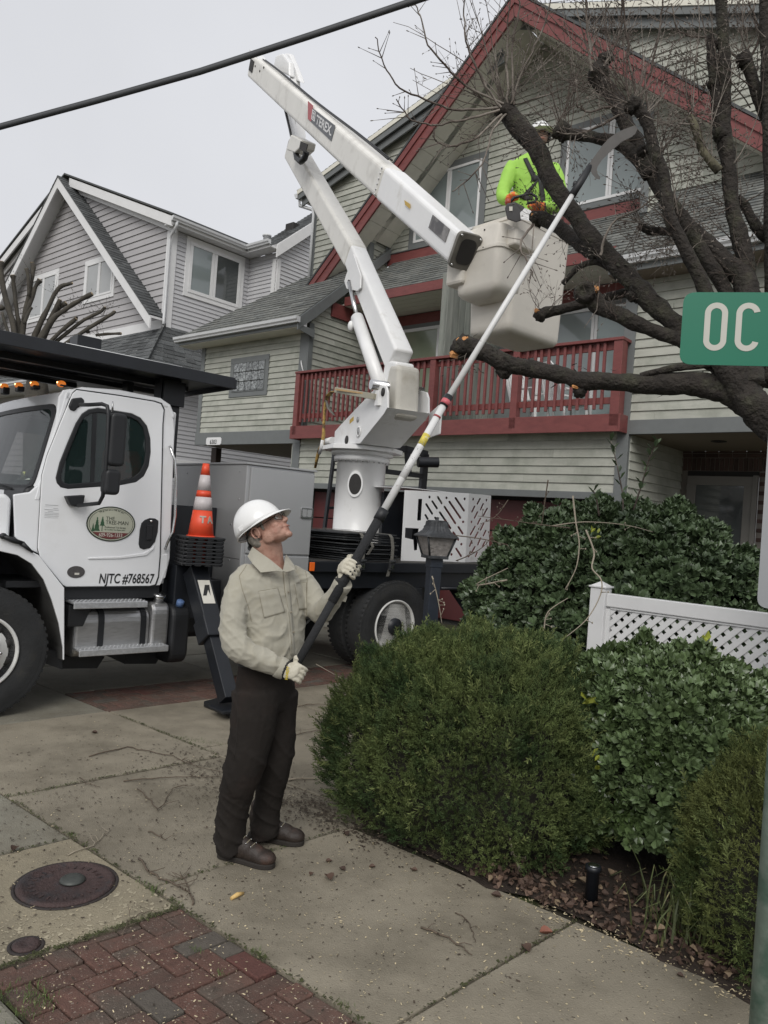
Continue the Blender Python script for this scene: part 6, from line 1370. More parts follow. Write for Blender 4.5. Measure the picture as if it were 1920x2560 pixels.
BC=D(1545,1500,7.5); BC[2]=0
B1=shrub('laurel_shrub',None,1.55,1.25,2.0,'big dark broad-leaved shrub behind the white lattice fence, tall shoots on top','shrub',kind='hol',n=19000,ph=.9,leaves=280,C=BC,lsize=.066,rough=.17,expo=2.1)
# yellow new leaves
for (px_,py_,dp,par,C) in ((1462,1755,4.05,E1[0],E1[1]),(1480,1905,3.95,E1[0],E1[1]),(1845,1850,3.9,E1[0],E1[1]),(1765,1620,4.3,E1[0],E1[1]),(1480,1340,6.6,B1[0],B1[1]),(1665,1400,6.8,B1[0],B1[1])):
    P=np.array([D(px_,py_,dp)+RNG.normal(0,.02,3) for _ in range(4)])-C; N=np.tile(np.array([0,-.6,.8]),(4,1)); v,f=tri(*leaftpl(.25)); scatter('yellow_leaves',v,f,P,N,.07,euy,par,jit=.5)
# tall laurel shoots
def shoot(pts,dep,par,C,m=hol,ls=.09,nl=14):
    P=[D(x,y,dep)-C for x,y in pts]; F_=[]
    for i in range(len(P)-1):
        for t in np.linspace(0,1,6)[:-1]: F_.append(P[i]*(1-t)+P[i+1]*t)
    F_.append(P[-1]); MB().tube([tuple(p) for p in F_],[.009*(1-.6*i/len(F_)) for i in range(len(F_))],6).build('stem',barkd,par)
    v1,f1=tri(*leaftpl(.26)); me=None
    for k in range(nl):
        p=F_[min(len(F_)-1,int((.15+.85*k/nl)*len(F_)))]; a=k*2.3; d=np.array([math.cos(a)*.9,math.sin(a)*.5,.75]); 
        if me is None: lo=fastmesh('leaf',v1*ls,f1,m,par); me=lo.data
        else: lo=link('leaf',me,par)
        lo.location=tuple(p); lo.rotation_euler=Vector(d).to_track_quat('Z','Y').to_euler()
shoot([(1560,1330),(1556,1230),(1540,1150),(1527,1102)],6.9,B1[0],B1[1]); shoot([(1582,1280),(1605,1210),(1625,1140),(1645,1105)],6.9,B1[0],B1[1],nl=16); shoot([(1498,1290),(1490,1240),(1482,1225)],6.9,B1[0],B1[1],nl=6)
# bare vines through the shrubs
def cane(pts,dep,r,lab,par=None,m=twl,buds=4):
    P=[D(x,y,dep+dz) for (x,y,dz) in pts]; F_=[]
    for i in range(len(P)-1):
        p0=P[max(i-1,0)];p1=P[i];p2=P[i+1];p3=P[min(i+2,len(P)-1)]
        for t in np.linspace(0,1,6)[:-1]: F_.append(.5*((2*p1)+(-p0+p2)*t+(2*p0-5*p1+4*p2-p3)*t*t+(-p0+3*p1-3*p2+p3)*t**3))
    F_.append(P[-1]); n=len(F_); mb=MB().tube([tuple(p) for p in F_],[r*(1-.6*i/n) for i in range(n)],5)
    for k in range(buds):
        i=int(RNG.integers(2,n-1)); d=RNG.normal(0,1,3); d/=np.linalg.norm(d); mb.tube([tuple(F_[i]),tuple(F_[i]+d*.05)],[r*.6,r*.25],4); mb.ell(tuple(F_[i]+d*.055),(.006,.006,.009),n=5)
    return tag(mb.build('bare_cane',m,fix=False),lab,'cane','bare canes trailing over the shrubs')
cane([(1432,1240,0),(1440,1310,-.1),(1448,1360,-.15),(1440,1420,-.2),(1412,1475,-.2)],6.2,.008,'pale bent cane hanging down the left side of the laurel')
cane([(1380,1315,0),(1460,1305,0),(1560,1312,0),(1632,1330,0)],6.3,.006,'thin level cane over the top of the laurel')
cane([(1465,1325,0),(1485,1380,-.1),(1480,1420,-.2),(1503,1450,-.3),(1500,1490,-.35),(1465,1550,-.4),(1405,1600,-.4)],6.0,.008,'long cane curving down past the lattice fence post')
cane([(1370,1200,0),(1362,1255,0),(1355,1310,0)],6.6,.007,'upright dark cane left above the laurel',m=twm)
cane([(1425,1320,0),(1340,1310,0),(1270,1300,0),(1195,1290,0)],6.0,.005,'budding cane reaching left from the laurel across the garage door',m=twm,buds=7)
cane([(1105,1335,0),(1190,1345,0),(1240,1355,0),(1270,1362,0)],5.9,.005,'thin twig sticking out right of the lamp head',m=twm,buds=6)
cane([(1270,1250,.2),(1240,1290,.1),(1200,1310,0)],6.0,.004,'short budding twig left of the laurel top',m=twm,buds=6)
cane([(1140,1402,0),(1180,1385,0),(1215,1360,0),(1232,1330,0)],6.0,.005,'twig rising right of the lamp post',m=twm,buds=5)
cane([(1080,1440,0),(1095,1500,0),(1105,1560,0)],5.5,.005,'upright forked twig in front of the lamp post',m=twl,buds=7)
cane([(1268,1450,0),(1190,1462,0),(1270,1420,-.1)],6.3,.008,'looped pale cane at the left edge of the laurel')
cane([(1360,1575,0),(1370,1530,0),(1420,1495,0)],5.6,.006,'cane between laurel and juniper')
cane([(1270,2060,0),(1280,2120,-.05),(1300,2170,-.1),(1330,2222,-.12)],3.95,.006,'pale forked stick leaning on the front of the big juniper')
cane([(855,1705,0),(900,1725,0),(940,1745,0),(790,1660,.1)],4.9,.005,'pale twig poking left out of the juniper')
# mulch bed and leaf litter
mul=mat('dark_mulch',(.030,.020,.014),.95,var=.5,scale=40,bump=1,bscale=90)
mb=MB(); q=[G(1150,2180),G(1215,2222),G(1320,2243),G(1450,2297),G(1560,2345),G(1650,2405),G(1760,2446),G(1900,2530)]
vs=[(p[0],p[1],.001) for p in q]+[AB(4,1.22,.0),AB(4,5,.0),AB(-.53,5,.0),AB(-.53,1.45,.0),AB(-.2,1.3,0)]
mb.add([(p[0],p[1],.004) for p in vs],[tuple(range(len(vs)))]); tag(mb.build('mulch_bed',mul,fix=False),kind='structure')
def bedpt():
    a=RNG.uniform(.55,2.2); b=1.24+abs(RNG.normal(0,.28)); return AB(a,b)
V,F=tri(*leaftpl(.42,.3))
for (m_,n_) in ((leafd,620),(mat('dead_leaf_mid',(.095,.06,.042),.75,var=.3,isl=.5),420),(leaft,110)):
    P=np.array([bedpt() for _ in range(n_)]); P[:,2]=RNG.uniform(.008,.035,n_); N=RNG.normal(0,1,(n_,3))*[1,1,.25]; N/=np.linalg.norm(N,axis=1)[:,None]
    scatter('leaf_litter',V,F,P,N,.030,m_,None,up=0,jit=.2,sj=.6)
chips('wood_chips',420,.006,chipm,lambda:AB(RNG.uniform(.8,2.3),1.2+RNG.normal(0,.05)))
chips('bark_bits',900,.008,chipd,lambda:AB(RNG.normal(-.35,.35),1.22+RNG.normal(0,.09)))
for px_,py_,lab in ((1485,2150,'greyish fallen leaf in the dark gap between the junipers'),(1530,2205,'pale curled leaf just right of the path light'),(1455,2225,'pale fallen leaf just left of the path light'),(1650,2350,'broad grey-brown leaf lying in the strap-leaf tuft')):
    p=G(px_,py_); mb=MB(); leafmesh(mb,(p[0],p[1],.04),.06,random.uniform(0,6),.8,wd=.4); o=mb.build('dead_leaf',leaft,fix=False); tag(o,lab,'leaf','dead leaves in the mulch')
# strap-leaved tuft
r=empty('grass_tuft',tuple(G(1700,2330)),0,'tuft of strap-like green leaves in the mulch by the right juniper','plant')
blm=mat('strap_leaf',(.085,.105,.04),.6,var=.25,isl=.4,col2=(.22,.19,.09),c2lo=.55,c2hi=.65,c2scale=20)
mb=MB(); random.seed(5)
for i in range(95):
    cx,cy=random.gauss(0,.10),random.gauss(0,.09); a=random.uniform(0,6.28); h=random.uniform(.10,.30); l=random.uniform(.04,.17); w_=.006; d=Vector((math.cos(a),math.sin(a),0)); s_=Vector((-d.y,d.x,0))*w_
    pr=[Vector((cx,cy,0)),Vector((cx,cy,0))+d*l*.3+Vector((0,0,h*.6)),Vector((cx,cy,0))+d*l*.75+Vector((0,0,h*.95)),Vector((cx,cy,0))+d*l*1.3+Vector((0,0,h*.75))]
    vs=[]
    for k,p in enumerate(pr): vs+=[p-s_*(1-.28*k),p+s_*(1-.28*k)]
    mb.add(vs,[(0,1,3,2),(2,3,5,4),(4,5,7,6)])
tag(mb.build('blades',blm,r,fix=False),kind='stuff')
# path light
p=G(1477,2262); r=empty('path_light',tuple(p),0,'short black cylindrical path light in the mulch','light'); MB().lathe([(.03,0),(.03,.16),(.038,.165),(.038,.185),(.03,.188)],n=20).build('body',blkp,r); MB().lathe([(.028,.187),(.024,.190),(0,.19)],n=16).build('lens',chrome,r)
# wood chunk on the juniper
p=D(1035,1930,4.15); cp=MB(); 
for k in range(9): 
    q=p+RNG.normal(0,.012,3); cp.box(-.014,.014,-.004,.004,-.003,.003,T=Matrix.Translation(Vector(q))@Matrix.Rotation(random.uniform(0,3),4,random.choice('XYZ')))
tag(cp.build('sawdust_clump',mat('yellow_sawdust',(.5,.30,.09),.8,var=.3,isl=.3)),'clump of yellow wood shavings caught on the face of the big juniper','wood shavings')
# ------------------------------------------------------------------ white lattice fence
FP=D(1497,1560,6.3); FP[2]=0; FN=Frame(FP,R(-40.9))
fr_=empty('lattice_fence',tuple(FP),R(-40.9),'white vinyl lattice fence with a square post, in front of the big laurel','fence')
ztf=FN.v(1497,1468,0)[2]; fz=lambda x,y:FN.v(x,y,0)
pw=.065
MB().box(-pw,pw,-pw,pw,0,ztf).build('post',whitev,fr_,bevel=.006); MB().prism([(-pw-.012,-pw-.012),(pw+.012,-pw-.012),(pw+.012,pw+.012),(-pw-.012,pw+.012)],lambda a,b,d:(a,b,d),ztf,ztf+.015).build('post_cap',whitev,fr_,bevel=.004)
MB().add([(-pw,-pw,ztf+.015),(pw,-pw,ztf+.015),(pw,pw,ztf+.015),(-pw,pw,ztf+.015),(0,0,ztf+.055)],[(0,1,4),(1,2,4),(2,3,4),(3,0,4)]).build('cap_pyramid',whitev,fr_)
zr1=fz(1530,1484)[2]; zr0=fz(1530,1517)[2]; LEN=3.2
MB().box(pw,LEN,-.035,.035,zr0,zr1).build('top_rail',whitev,fr_,bevel=.006); MB().box(pw,LEN,-.035,.035,.12,.25).build('bottom_rail',whitev,fr_,bevel=.006); MB().box(LEN,LEN+.13,-.065,.065,0,ztf).build('post',whitev,fr_,bevel=.006)
MB().box(pw,pw+.035,-.02,.02,.25,zr0).build('channel',whitev,fr_); MB().box(pw,LEN,-.02,.02,zr0-.018,zr0).build('channel',whitev,fr_)
x0_,x1_,z0_,z1_=pw+.02,LEN,.25,zr0-.01; sp=.098; wl_=.040
for sgn,dy in ((1,-.006),(-1,.006)):
    k=-20
    while k*sp<x1_+2:
        c=k*sp*1.0; k+=1
        # line x = c + sgn*(z - z0)
        hw_=wl_/2*math.sqrt(2)
        poly=[(c-hw_+ (0 if sgn>0 else 0),z0_-.2),(c+hw_,z0_-.2),(c+hw_+sgn*(z1_-z0_+.4),z1_+.2),(c-hw_+sgn*(z1_-z0_+.4),z1_+.2)]
        cl=clip(ccw(poly),[(x0_,z0_),(x1_,z0_),(x1_,z1_),(x0_,z1_)])
        if len(cl)>2: MB().prism(cl,lambda a,b,d,dy=dy:(a,dy+d,b),-.004,.004).build('lattice_slat',whitev,fr_)
# ------------------------------------------------------------------ lamp post
LD_=5.9; lp=D(1070,1560,LD_); lp[2]=0; zb_=CH-(1352-1309)/1900*LD_
lr=empty('lamp_post',tuple(lp),R(20),'black post lantern with fluted roof and pebbled panes behind the big juniper','lamp post')
lc=lambda px,py:D(px,py,LD_); zz=lambda y,x=1085:D(x,y,LD_)[2]; cx=lc(1091,1400)[0]-lp[0]; cy=lc(1091,1400)[1]-lp[1]
lr.location=(lc(1086,1400)[0],lc(1086,1400)[1],0); 
bz=mat('aged_black_bronze',(.035,.037,.040),.55,metal=.2,var=.3,scale=18,bump=.3,bscale=80,col2=(.07,.075,.08),c2lo=.5,c2hi=.7,c2scale=20)
navy=mat('dark_navy_post',(.014,.019,.028),.45,var=.2,scale=8,bump=.15)
MB().box(-.047,.047,-.047,.047,0,zz(1413)).build('post',navy,lr,bevel=.008); MB().box(-.052,.052,-.052,.052,zz(1418),zz(1395)).build('post_sleeve',navy,lr,bevel=.004)
zt_,zbm,zbr,ztp=zz(1396),zz(1392),zz(1341),zz(1303)
ro=MB(); n=48
prof=[(.162,zbr-.004),(.160,zbr+.006),(.125,zbr+.024),(.100,zbr+.045),(.083,zbr+.075),(.076,ztp)]
vs=[]
for r_,z in prof:
    for k in range(n):
        a=2*math.pi*k/n; q=(abs(math.cos(a))**5+abs(math.sin(a))**5)**(-1/5); fl=1+.035*(k%2)*(r_<.15); vs.append((r_*q*math.cos(a)*fl*.93,r_*q*math.sin(a)*fl*.93,z))
fs=[(i*n+k,i*n+(k+1)%n,(i+1)*n+(k+1)%n,(i+1)*n+k) for i in range(len(prof)-1) for k in range(n)]+[tuple(range(n-1,-1,-1)),tuple((len(prof)-1)*n+k for k in range(n))]
ro.add(vs,fs); RF=ro.build('lantern_roof',bz,lr); MB().lathe([(.078,ztp),(.07,ztp+.008),(.012,ztp+.01),(.012,ztp+.025),(.016,ztp+.03),(0,ztp+.035)],n=16).build('finial',bz,RF)
pg_=mat('pebbled_lamp_glass',(.26,.24,.225),.35,var=.25,scale=26,bump=1.,bscale=38,spec=.6)
t_,b_=.118,.072
for k in range(4):
    T_=Matrix.Rotation(k*math.pi/2,4,'Z')
    vs=[T_@Vector(p) for p in ((-t_+.01,-t_+.004,zbr-.003),(t_-.01,-t_+.004,zbr-.003),(b_-.005,-b_+.004,zbm+.008),(-b_+.005,-b_+.004,zbm+.008))]
    MB().add(vs+[v+T_.to_3x3()@Vector((0,.006,0)) for v in vs],[(0,1,2,3),(7,6,5,4)]).build('glass_pane',pg_,lr)
    MB().tube([T_@Vector((-t_,-t_,zbr)),T_@Vector((-b_,-b_,zbm))],.0085,5).build('lantern_bar',bz,lr)
MB().box(-b_-.01,b_+.01,-b_-.01,b_+.01,zbm-.012,zbm+.012).build('lantern_base',bz,lr,bevel=.003)
# ------------------------------------------------------------------ street sign and pole
SD=2.3; sa=D(1697,912,SD)
SF_=Frame((sa[0],sa[1],0),R(-13)); sv=lambda x,y:(lambda p:(p[0],p[2]))(SF_.v(x,y,0))
srt=empty('street_sign',(sa[0],sa[1],0),R(-13),'green street name sign with white letters OC at the right edge','sign')
gs_=mat('sign_green_reflective',(.004,.150,.085),.38,var=.05,scale=2,spec=.4); wl2=mat('sign_white_reflective',(.50,.495,.44),.45,var=.05)
c1=sv(1702,738)
x_l=sv(1703,830)[0]; zt2=sv(1750,731)[1]; zb2=sv(1750,912)[1]; 
MB().prism(roundpoly([(x_l,zb2),(x_l+.92,zb2),(x_l+.92,zt2),(x_l,zt2)],.035,6),lambda a,b,d:(a,-d,b),-.002,.002).build('sign_blade',gs_,srt)
hL=(sv(1778,755)[1]-sv(1778,875)[1])
xo=sv(1756,870)[0]; zo=sv(1775,877)[1]
def sletter(ch,x,wd):
    h_=hL; sw=.0168; o=MB(); n=20
    if ch=='O':
        cx,cz=x+wd/2,zo+h_/2; rr_=wd/2; st_=h_/2-rr_; 
        def ring(r): return [(cx+r*math.cos(t),cz+(st_ if math.sin(t)>=0 else -st_)+r*math.sin(t)) for t in np.linspace(0,2*math.pi,41)[:-1]]
        plate(ring(rr_),[ring(rr_-sw)],lambda a,b,d:(a,-.0022-d,b),0,.001,'sign_letter',wl2,srt)
    else:
        cx,cz=x+wd/2,zo+h_/2; rr_=wd/2; st_=h_/2-rr_; ts=np.linspace(R(12),R(348),40)
        def cur(r): return [(cx+r*math.cos(t),cz+(st_ if math.sin(t)>=0 else -st_)+r*math.sin(t)) for t in ts]
        a=cur(rr_);b=cur(rr_-sw); plate(a+b[::-1],[],lambda p,q,d:(p,-.0022-d,q),0,.001,'sign_letter',wl2,srt)
wO=sv(1814,820)[0]-sv(1756,820)[0]; sletter('O',xo,wO); sletter('C',sv(1838,820)[0],wO*1.02)
for i,ch in enumerate('EAN'):
    text_mesh('sign_letter',ch,hL*1.36,wl2,srt,basis((sv(1916,820)[0]+i*.085,-.0022,zo),(1,0,0),(0,0,1),(0,-1,0)),ext=.001,sx=.7)
pp=sv(1922,2560); P0=D(1921,2330,SD*.985); polem=mat('green_pole_paint',(.20,.26,.215),.55,var=.2,scale=14,bump=.2,col2=(.10,.17,.13),c2lo=.48,c2hi=.62,c2scale=9)
MB().tube([(P0[0]+.0,P0[1],-.1),(P0[0]+.0,P0[1],3.2)],.036,24).build('sign_pole',polem); po=bpy.data.objects['sign_pole']; tag(po,'weathered pale green round sign pole at the bottom right edge','pole')
# back of another small sign on the pole
q=D(1935,1300,SD*.97); 
MB().prism(roundpoly([(-.03,-.26),(.4,-.26),(.4,.34),(-.03,.34)],.03,5),lambda a,b,d:(a,d,b),0,.003).build('parking_sign',mat('bare_sign_aluminium',(.36,.37,.38),.4,metal=.5,var=.05)); sb=bpy.data.objects['parking_sign']; sb.location=tuple(q); sb.rotation_euler=(0,0,R(-25)); tag(sb,'grey metal sign with rounded corner seen at the right edge above the pole','sign')
# ------------------------------------------------------------------ street tree being pruned
TREE=empty('street_tree',(3.05,4.35,0),0,'bare dark pruned tree reaching in from the right, with fresh orange saw cuts','tree'); TO=np.array([3.05,4.35,0.])
def dres(P,R_,k=7):
    F_=[];Q=[]
    for i in range(len(P)-1):
        p0=P[max(i-1,0)];p1=P[i];p2=P[i+1];p3=P[min(i+2,len(P)-1)]
        for t in np.linspace(0,1,k)[:-1]:
            F_.append(.5*((2*p1)+(-p0+p2)*t+(2*p0-5*p1+4*p2-p3)*t*t+(-p0+3*p1-3*p2+p3)*t**3)); Q.append(R_[i]*(1-t)+R_[i+1]*t)
    F_.append(P[-1]);Q.append(R_[-1]); return F_,Q
def barktube(mb,F_,Q,n=14,rough=.12,seed=0,mat=0):
    """tube with knobbly radius"""
    from mathutils import noise
    pts=[Vector(p) for p in F_]; m=len(pts); b=len(mb.v)
    tg=[(pts[min(i+1,m-1)]-pts[max(i-1,0)]).normalized() for i in range(m)]; nx=tg[0].orthogonal().normalized(); vs=[]
    for i in range(m):
        nx=(nx-tg[i]*nx.dot(tg[i])).normalized(); ny=tg[i].cross(nx)
        for k in range(n):
            a=2*math.pi*k/n; d=nx*math.cos(a)+ny*math.sin(a); q=pts[i]+d*Q[i]
            f=1+rough*(noise.noise(q*9+Vector((seed,0,0)))*1.3+.7*noise.noise(q*26)+.35*noise.noise(q*60)); vs.append(pts[i]+d*Q[i]*f)
    fs=[(i*n+k,i*n+(k+1)%n,(i+1)*n+(k+1)%n,(i+1)*n+k) for i in range(m-1) for k in range(n)]+[tuple(range(n-1,-1,-1)),tuple((m-1)*n+k for k in range(n))]
    mb.add(vs,fs,mat,True)
WS=[.8]
def limb_px(pts,par,name='limb',rough=.16,k=8,n=14,m=bark):
    """pts: (px,py,depth,diameter in px)"""
    P=[D(x,y,d)-TO for x,y,d,w_ in pts]; R_=[w_/2*d/FPX*WS[0] for x,y,d,w_ in pts]; F_,Q=dres(P,R_,k); mb=MB(); barktube(mb,F_,Q,n,rough,seed=len(bpy.data.objects))
    return mb.build(name,m,par,fix=False),F_,Q
L=[]
WS[0]=.75
TRK,tf_,tq_=limb_px([(2150,1500,4.55,240),(2090,1250,4.6,190),(1990,1110,4.62,140),(1905,1030,4.65,112),(1855,975,4.7,106),(1830,930,4.72,104),(1812,890,4.75,95)],TREE,'trunk',k=9,n=20)
MB().tube([tuple(np.array([3.05,4.35,-.05])-TO),tuple(np.array([3.0,4.4,.8])-TO),tuple(D(2150,1500,4.55)-TO)],[.36,.31,.30],18).build('trunk',bark,TREE,fix=False)
WS[0]=.62
low,f1,_=limb_px([(1150,862,5.35,72),(1175,868,5.33,84),(1215,882,5.3,72),(1258,905,5.25,72),(1330,922,5.2,68),(1420,940,5.1,64),(1450,950,5.08,78),(1520,955,5.0,72),(1640,960,4.95,84),(1760,962,4.85,100),(1830,985,4.75,110),(1880,1020,4.7,105)],TREE)
limb_px([(1245,900,5.27,30),(1255,925,5.27,44),(1262,940,5.27,40)],TREE,'stub'); limb_px([(1440,955,5.1,36),(1447,978,5.1,44),(1460,984,5.1,34)],TREE,'stub')
limb_px([(1600,940,4.95,22),(1660,925,4.9,28),(1760,912,4.85,32),(1850,905,4.8,32),(1940,895,4.8,34)],TREE)
cutl,_,_=limb_px([(1448,735,5.3,62),(1475,738,5.28,74),(1495,765,5.25,70),(1550,790,5.15,62),(1620,822,5.1,58),(1700,850,5.0,58),(1780,885,4.9,66),(1835,930,4.8,80)],TREE)
limb_px([(1340,792,5.6,34),(1362,783,5.58,46),(1400,775,5.55,38),(1460,758,5.5,36),(1520,742,5.45,36),(1600,730,5.4,44),(1650,760,5.3,50)],TREE)
WS[0]=.80
main,fm,_=limb_px([(1258,270,5.75,56),(1275,290,5.72,66),(1336,365,5.6,58),(1382,455,5.5,52),(1432,532,5.42,54),(1482,600,5.35,58),(1531,650,5.3,58),(1591,714,5.2,60),(1647,772,5.1,60),(1720,840,5.0,64),(1790,900,4.9,74),(1840,945,4.8,84)],TREE)
limb_px([(1330,540,6.0,32),(1350,545,5.95,44),(1382,558,5.85,42),(1425,591,5.7,42),(1458,618,5.55,40),(1500,640,5.4,40)],TREE)
limb_px([(1408,708,5.6,20),(1425,690,5.55,18),(1448,667,5.5,18),(1490,655,5.4,20),(1530,670,5.35,24)],TREE)
limb_px([(1395,325,5.4,52),(1415,335,5.38,44),(1448,338,5.35,34),(1498,346,5.25,34),(1548,359,5.2,40),(1590,390,5.15,44),(1625,440,5.1,42)],TREE)
WS[0]=.78
limb_px([(1525,135,5.3,30),(1490,190,5.28,50),(1530,235,5.25,48),(1562,305,5.2,46),(1603,376,5.15,44),(1647,468,5.1,46),(1711,554,5.0,48),(1765,605,4.95,52),(1821,660,4.9,60),(1860,700,4.85,70),(1870,780,4.8,84),(1858,880,4.78,100),(1862,970,4.72,120)],TREE)
limb_px([(1573,255,4.75,44),(1592,270,4.75,44),(1619,313,4.75,36),(1634,376,4.75,34),(1659,439,4.75,36),(1673,538,4.75,38),(1701,601,4.75,40),(1742,680,4.76,42),(1775,760,4.77,46),(1810,850,4.78,52),(1840,930,4.76,60)],TREE)
limb_px([(1675,500,5.0,34),(1720,565,4.95,42),(1762,640,4.92,44),(1812,725,4.9,44),(1840,810,4.86,50),(1855,890,4.8,60)],TREE)
WS[0]=.88
limb_px([(1800,-40,5.0,28),(1803,20,5.0,32),(1810,130,4.98,34),(1812,269,4.97,36),(1808,332,4.96,44),(1822,411,4.95,40),(1828,506,4.93,38),(1847,585,4.9,44),(1866,660,4.88,50),(1868,740,4.85,60)],TREE)
limb_px([(1776,90,5.0,22),(1780,150,5.0,28),(1787,221,4.99,30),(1798,300,4.98,34),(1806,340,4.96,36)],TREE,'stub')
limb_px([(1852,135,4.9,36),(1868,160,4.9,34),(1893,237,4.9,32),(1922,310,4.9,34),(1970,430,4.9,38)],TREE)
limb_px([(1845,490,4.95,16),(1862,515,4.95,26),(1900,580,4.93,28),(1945,640,4.9,32),(1960,800,4.85,40),(1925,960,4.75,60)],TREE)
limb_px([(1912,-30,4.8,36),(1916,120,4.8,34),(1925,300,4.8,38),(1935,600,4.8,50),(1950,850,4.8,70)],TREE)
limb_px([(1724,290,4.95,18),(1740,325,4.95,24),(1760,380,4.95,22),(1798,428,4.95,24)],TREE,m=mat('mossy_pale_bark',(.14,.13,.085),.9,var=.4,scale=9,bump=.7,col2=(.05,.045,.03),c2lo=.5,c2hi=.58,c2scale=7))
limb_px([(1598,562,5.3,24),(1626,577,5.28,26),(1655,578,5.26,22),(1690,582,5.1,26)],TREE,'stub'); limb_px([(1684,560,5.2,26),(1698,567,5.2,44),(1716,574,5.2,26)],TREE,'stub')
limb_px([(1572,745,5.2,30),(1584,738,5.2,34),(1600,748,5.2,30)],TREE,'stub')
WS[0]=1.
# saw cuts
def cut(x,y,dep,r,par,nrm=(-.7,-.6,.3)):
    c=D(x,y,dep)-TO; nrm=Vector(nrm).normalized(); mb=MB(); n=16; u_=nrm.orthogonal().normalized(); v_=nrm.cross(u_); vs=[tuple(Vector(c)+nrm*.006)]
    rr=[r*random.uniform(.75,1.12) for _ in range(n)]
    for lay in (0,-.05):
        for k in range(n): a=2*math.pi*k/n; vs.append(tuple(Vector(c)+u_*math.cos(a)*rr[k]+v_*math.sin(a)*rr[k]*.8+nrm*(lay+random.uniform(-.003,.003))))
    mb.add(vs,[(0,1+k,1+(k+1)%n) for k in range(n)]+[(1+k,1+n+k,1+n+(k+1)%n,1+(k+1)%n) for k in range(n)]); mb.build('saw_cut',cutw,par,fix=False)
cut(1148,852,5.27,.035,low,(-.6,-.8,.3)); cut(1128,885,5.3,.028,low,(-.9,-.5,.1)); cut(1160,845,5.26,.03,low,(-.2,-.8,.7)); cut(1489,720,5.18,.030,cutl,(.2,-.9,.5)); cut(1340,775,5.55,.02,cutl)
cut(1432,966,5.04,.014,low,(-.9,-.5,.1)); cut(1330,536,5.95,.016,main)
rg=MB(); c=D(1462,730,5.2)-TO; nn=Vector((-.3,-1,-.05)).normalized(); 
pr=[(.02,.012),(.03,.018),(.043,.030),(.056,.030),(.070,.01),(.078,-.03)]
rg.lathe(pr,tuple(c),tuple(nn),26); rg.build('healed_knot',bark,cutl,fix=False)
# ragged knob texture: bark lumps around pollard heads
from mathutils import noise as mn
def knob(x,y,dep,rpx,par=TREE):
    c=Vector(D(x,y,dep)-TO); r=rpx*.78*dep/FPX; mb=MB(); mb.ell((0,0,0),(1,1,1),n=18); vs=[]
    for v in mb.v:
        v=Vector(v); f=1+.35*mn.noise(v*2.1+c*9)+.25*mn.noise(v*5.3+c); vs.append(tuple(c+v*r*f))
    mb.v=vs; mb.build('pollard_knob',bark,par,fix=False)
KN_=[(1262,276,5.7,30),(1405,328,5.38,28),(1497,185,5.26,32),(1512,150,5.28,22),(1582,262,4.74,26),(1160,868,5.32,38),(1350,788,5.58,20),(1345,548,5.95,22),(1800,335,4.95,24),(1860,150,4.9,24),(1606,378,4.9,18),(1698,567,5.2,22),(1262,932,5.26,20),(1450,980,5.08,20),(1785,110,5,16),(1780,210,4.98,16)]
for k in KN_: knob(*k)
# shaggy bark flakes on limbs (one joined part)
fl=MB()
def flakes(F_,Q,n,s=.02):
    for _ in range(n):
        i=random.randrange(1,len(F_)-1); d=Vector(F_[i+1])-Vector(F_[i-1]); d.normalize(); o=d.orthogonal(); o.rotate(Matrix.Rotation(random.uniform(0,6.28),3,d)); p=Vector(F_[i])+o*Q[i]*.97; l=s*random.uniform(.5,1.5); t=(d*random.choice((-1,1))+o*random.uniform(.2,.9)).normalized(); q=t.cross(o).normalized()*l*.3
        fl.add([p-q,p+q,p+t*l+q*.4,p+t*l-q*.4],[(0,1,2,3)])
flakes(f1,[.055]*len(f1),90,.03); flakes(fm,[.062]*len(fm),60,.028)
# ---- shoots (thin twigs) as joined parts
def shoots(mb,c,n,ang0,ang1,lmin,lmax,r0=.0055,dsp=.35,curve=.25,side=7,grav=0.12):
    for _ in range(n):
        a=R(random.uniform(ang0,ang1)); l=random.uniform(lmin,lmax); dz=random.uniform(-dsp,dsp)
        d=RT*math.cos(a)+UP*math.sin(a)+FW*dz; d=d/np.linalg.norm(d); up=np.array([0,0,1.]); pts=[np.array(c)+RNG.normal(0,.02,3)]; m=9; perp=np.cross(d,FW); bend=RNG.normal(0,curve)
        for i in range(1,m):
            t=i/m; dd=d+perp*bend*(t-.4)*1.6+up*grav*t*2.0+RNG.normal(0,.06,3); dd/=np.linalg.norm(dd); pts.append(pts[-1]+dd*l/m)
        r_=r0*random.uniform(.7,1.25)*(.5+.5*l/lmax); rad=[r_*(1-.72*i/m) for i in range(m)]; rad=[q*.8 for q in rad]; mb.tube([tuple(p) for p in pts],rad,5,cap=False)
        for k in range(int(side*random.uniform(.6,1.3))):
            i=random.randrange(2,m-1); s_=random.choice((-1,1)); dd=pts[i+1]-pts[i-1]; dd/=np.linalg.norm(dd); q=dd*.75+np.cross(dd,FW)*s_*random.uniform(.4,.9)+RNG.normal(0,.3,3); q/=np.linalg.norm(q); ll=random.uniform(.03,.24)*(1.1-i/m)+.02; e=pts[i]+q*ll*.5; e2=e+(q+up*.25)*ll*.5
            mb.tube([tuple(pts[i]),tuple(e),tuple(e2)],[rad[i]*.55,rad[i]*.42,rad[i]*.25],4,cap=False)
            for bp in ((e,e2) if ll>.09 else (e2,)): mb.tube([tuple(bp),tuple(np.array(bp)+(q+RNG.normal(0,.4,3))*.011),tuple(np.array(bp)+(q*1.6)*.012)],[.0022,.0042,.001],4,cap=False)
def C3(x,y,d): return D(x,y,d)-TO
tA=MB(); random.seed(21)
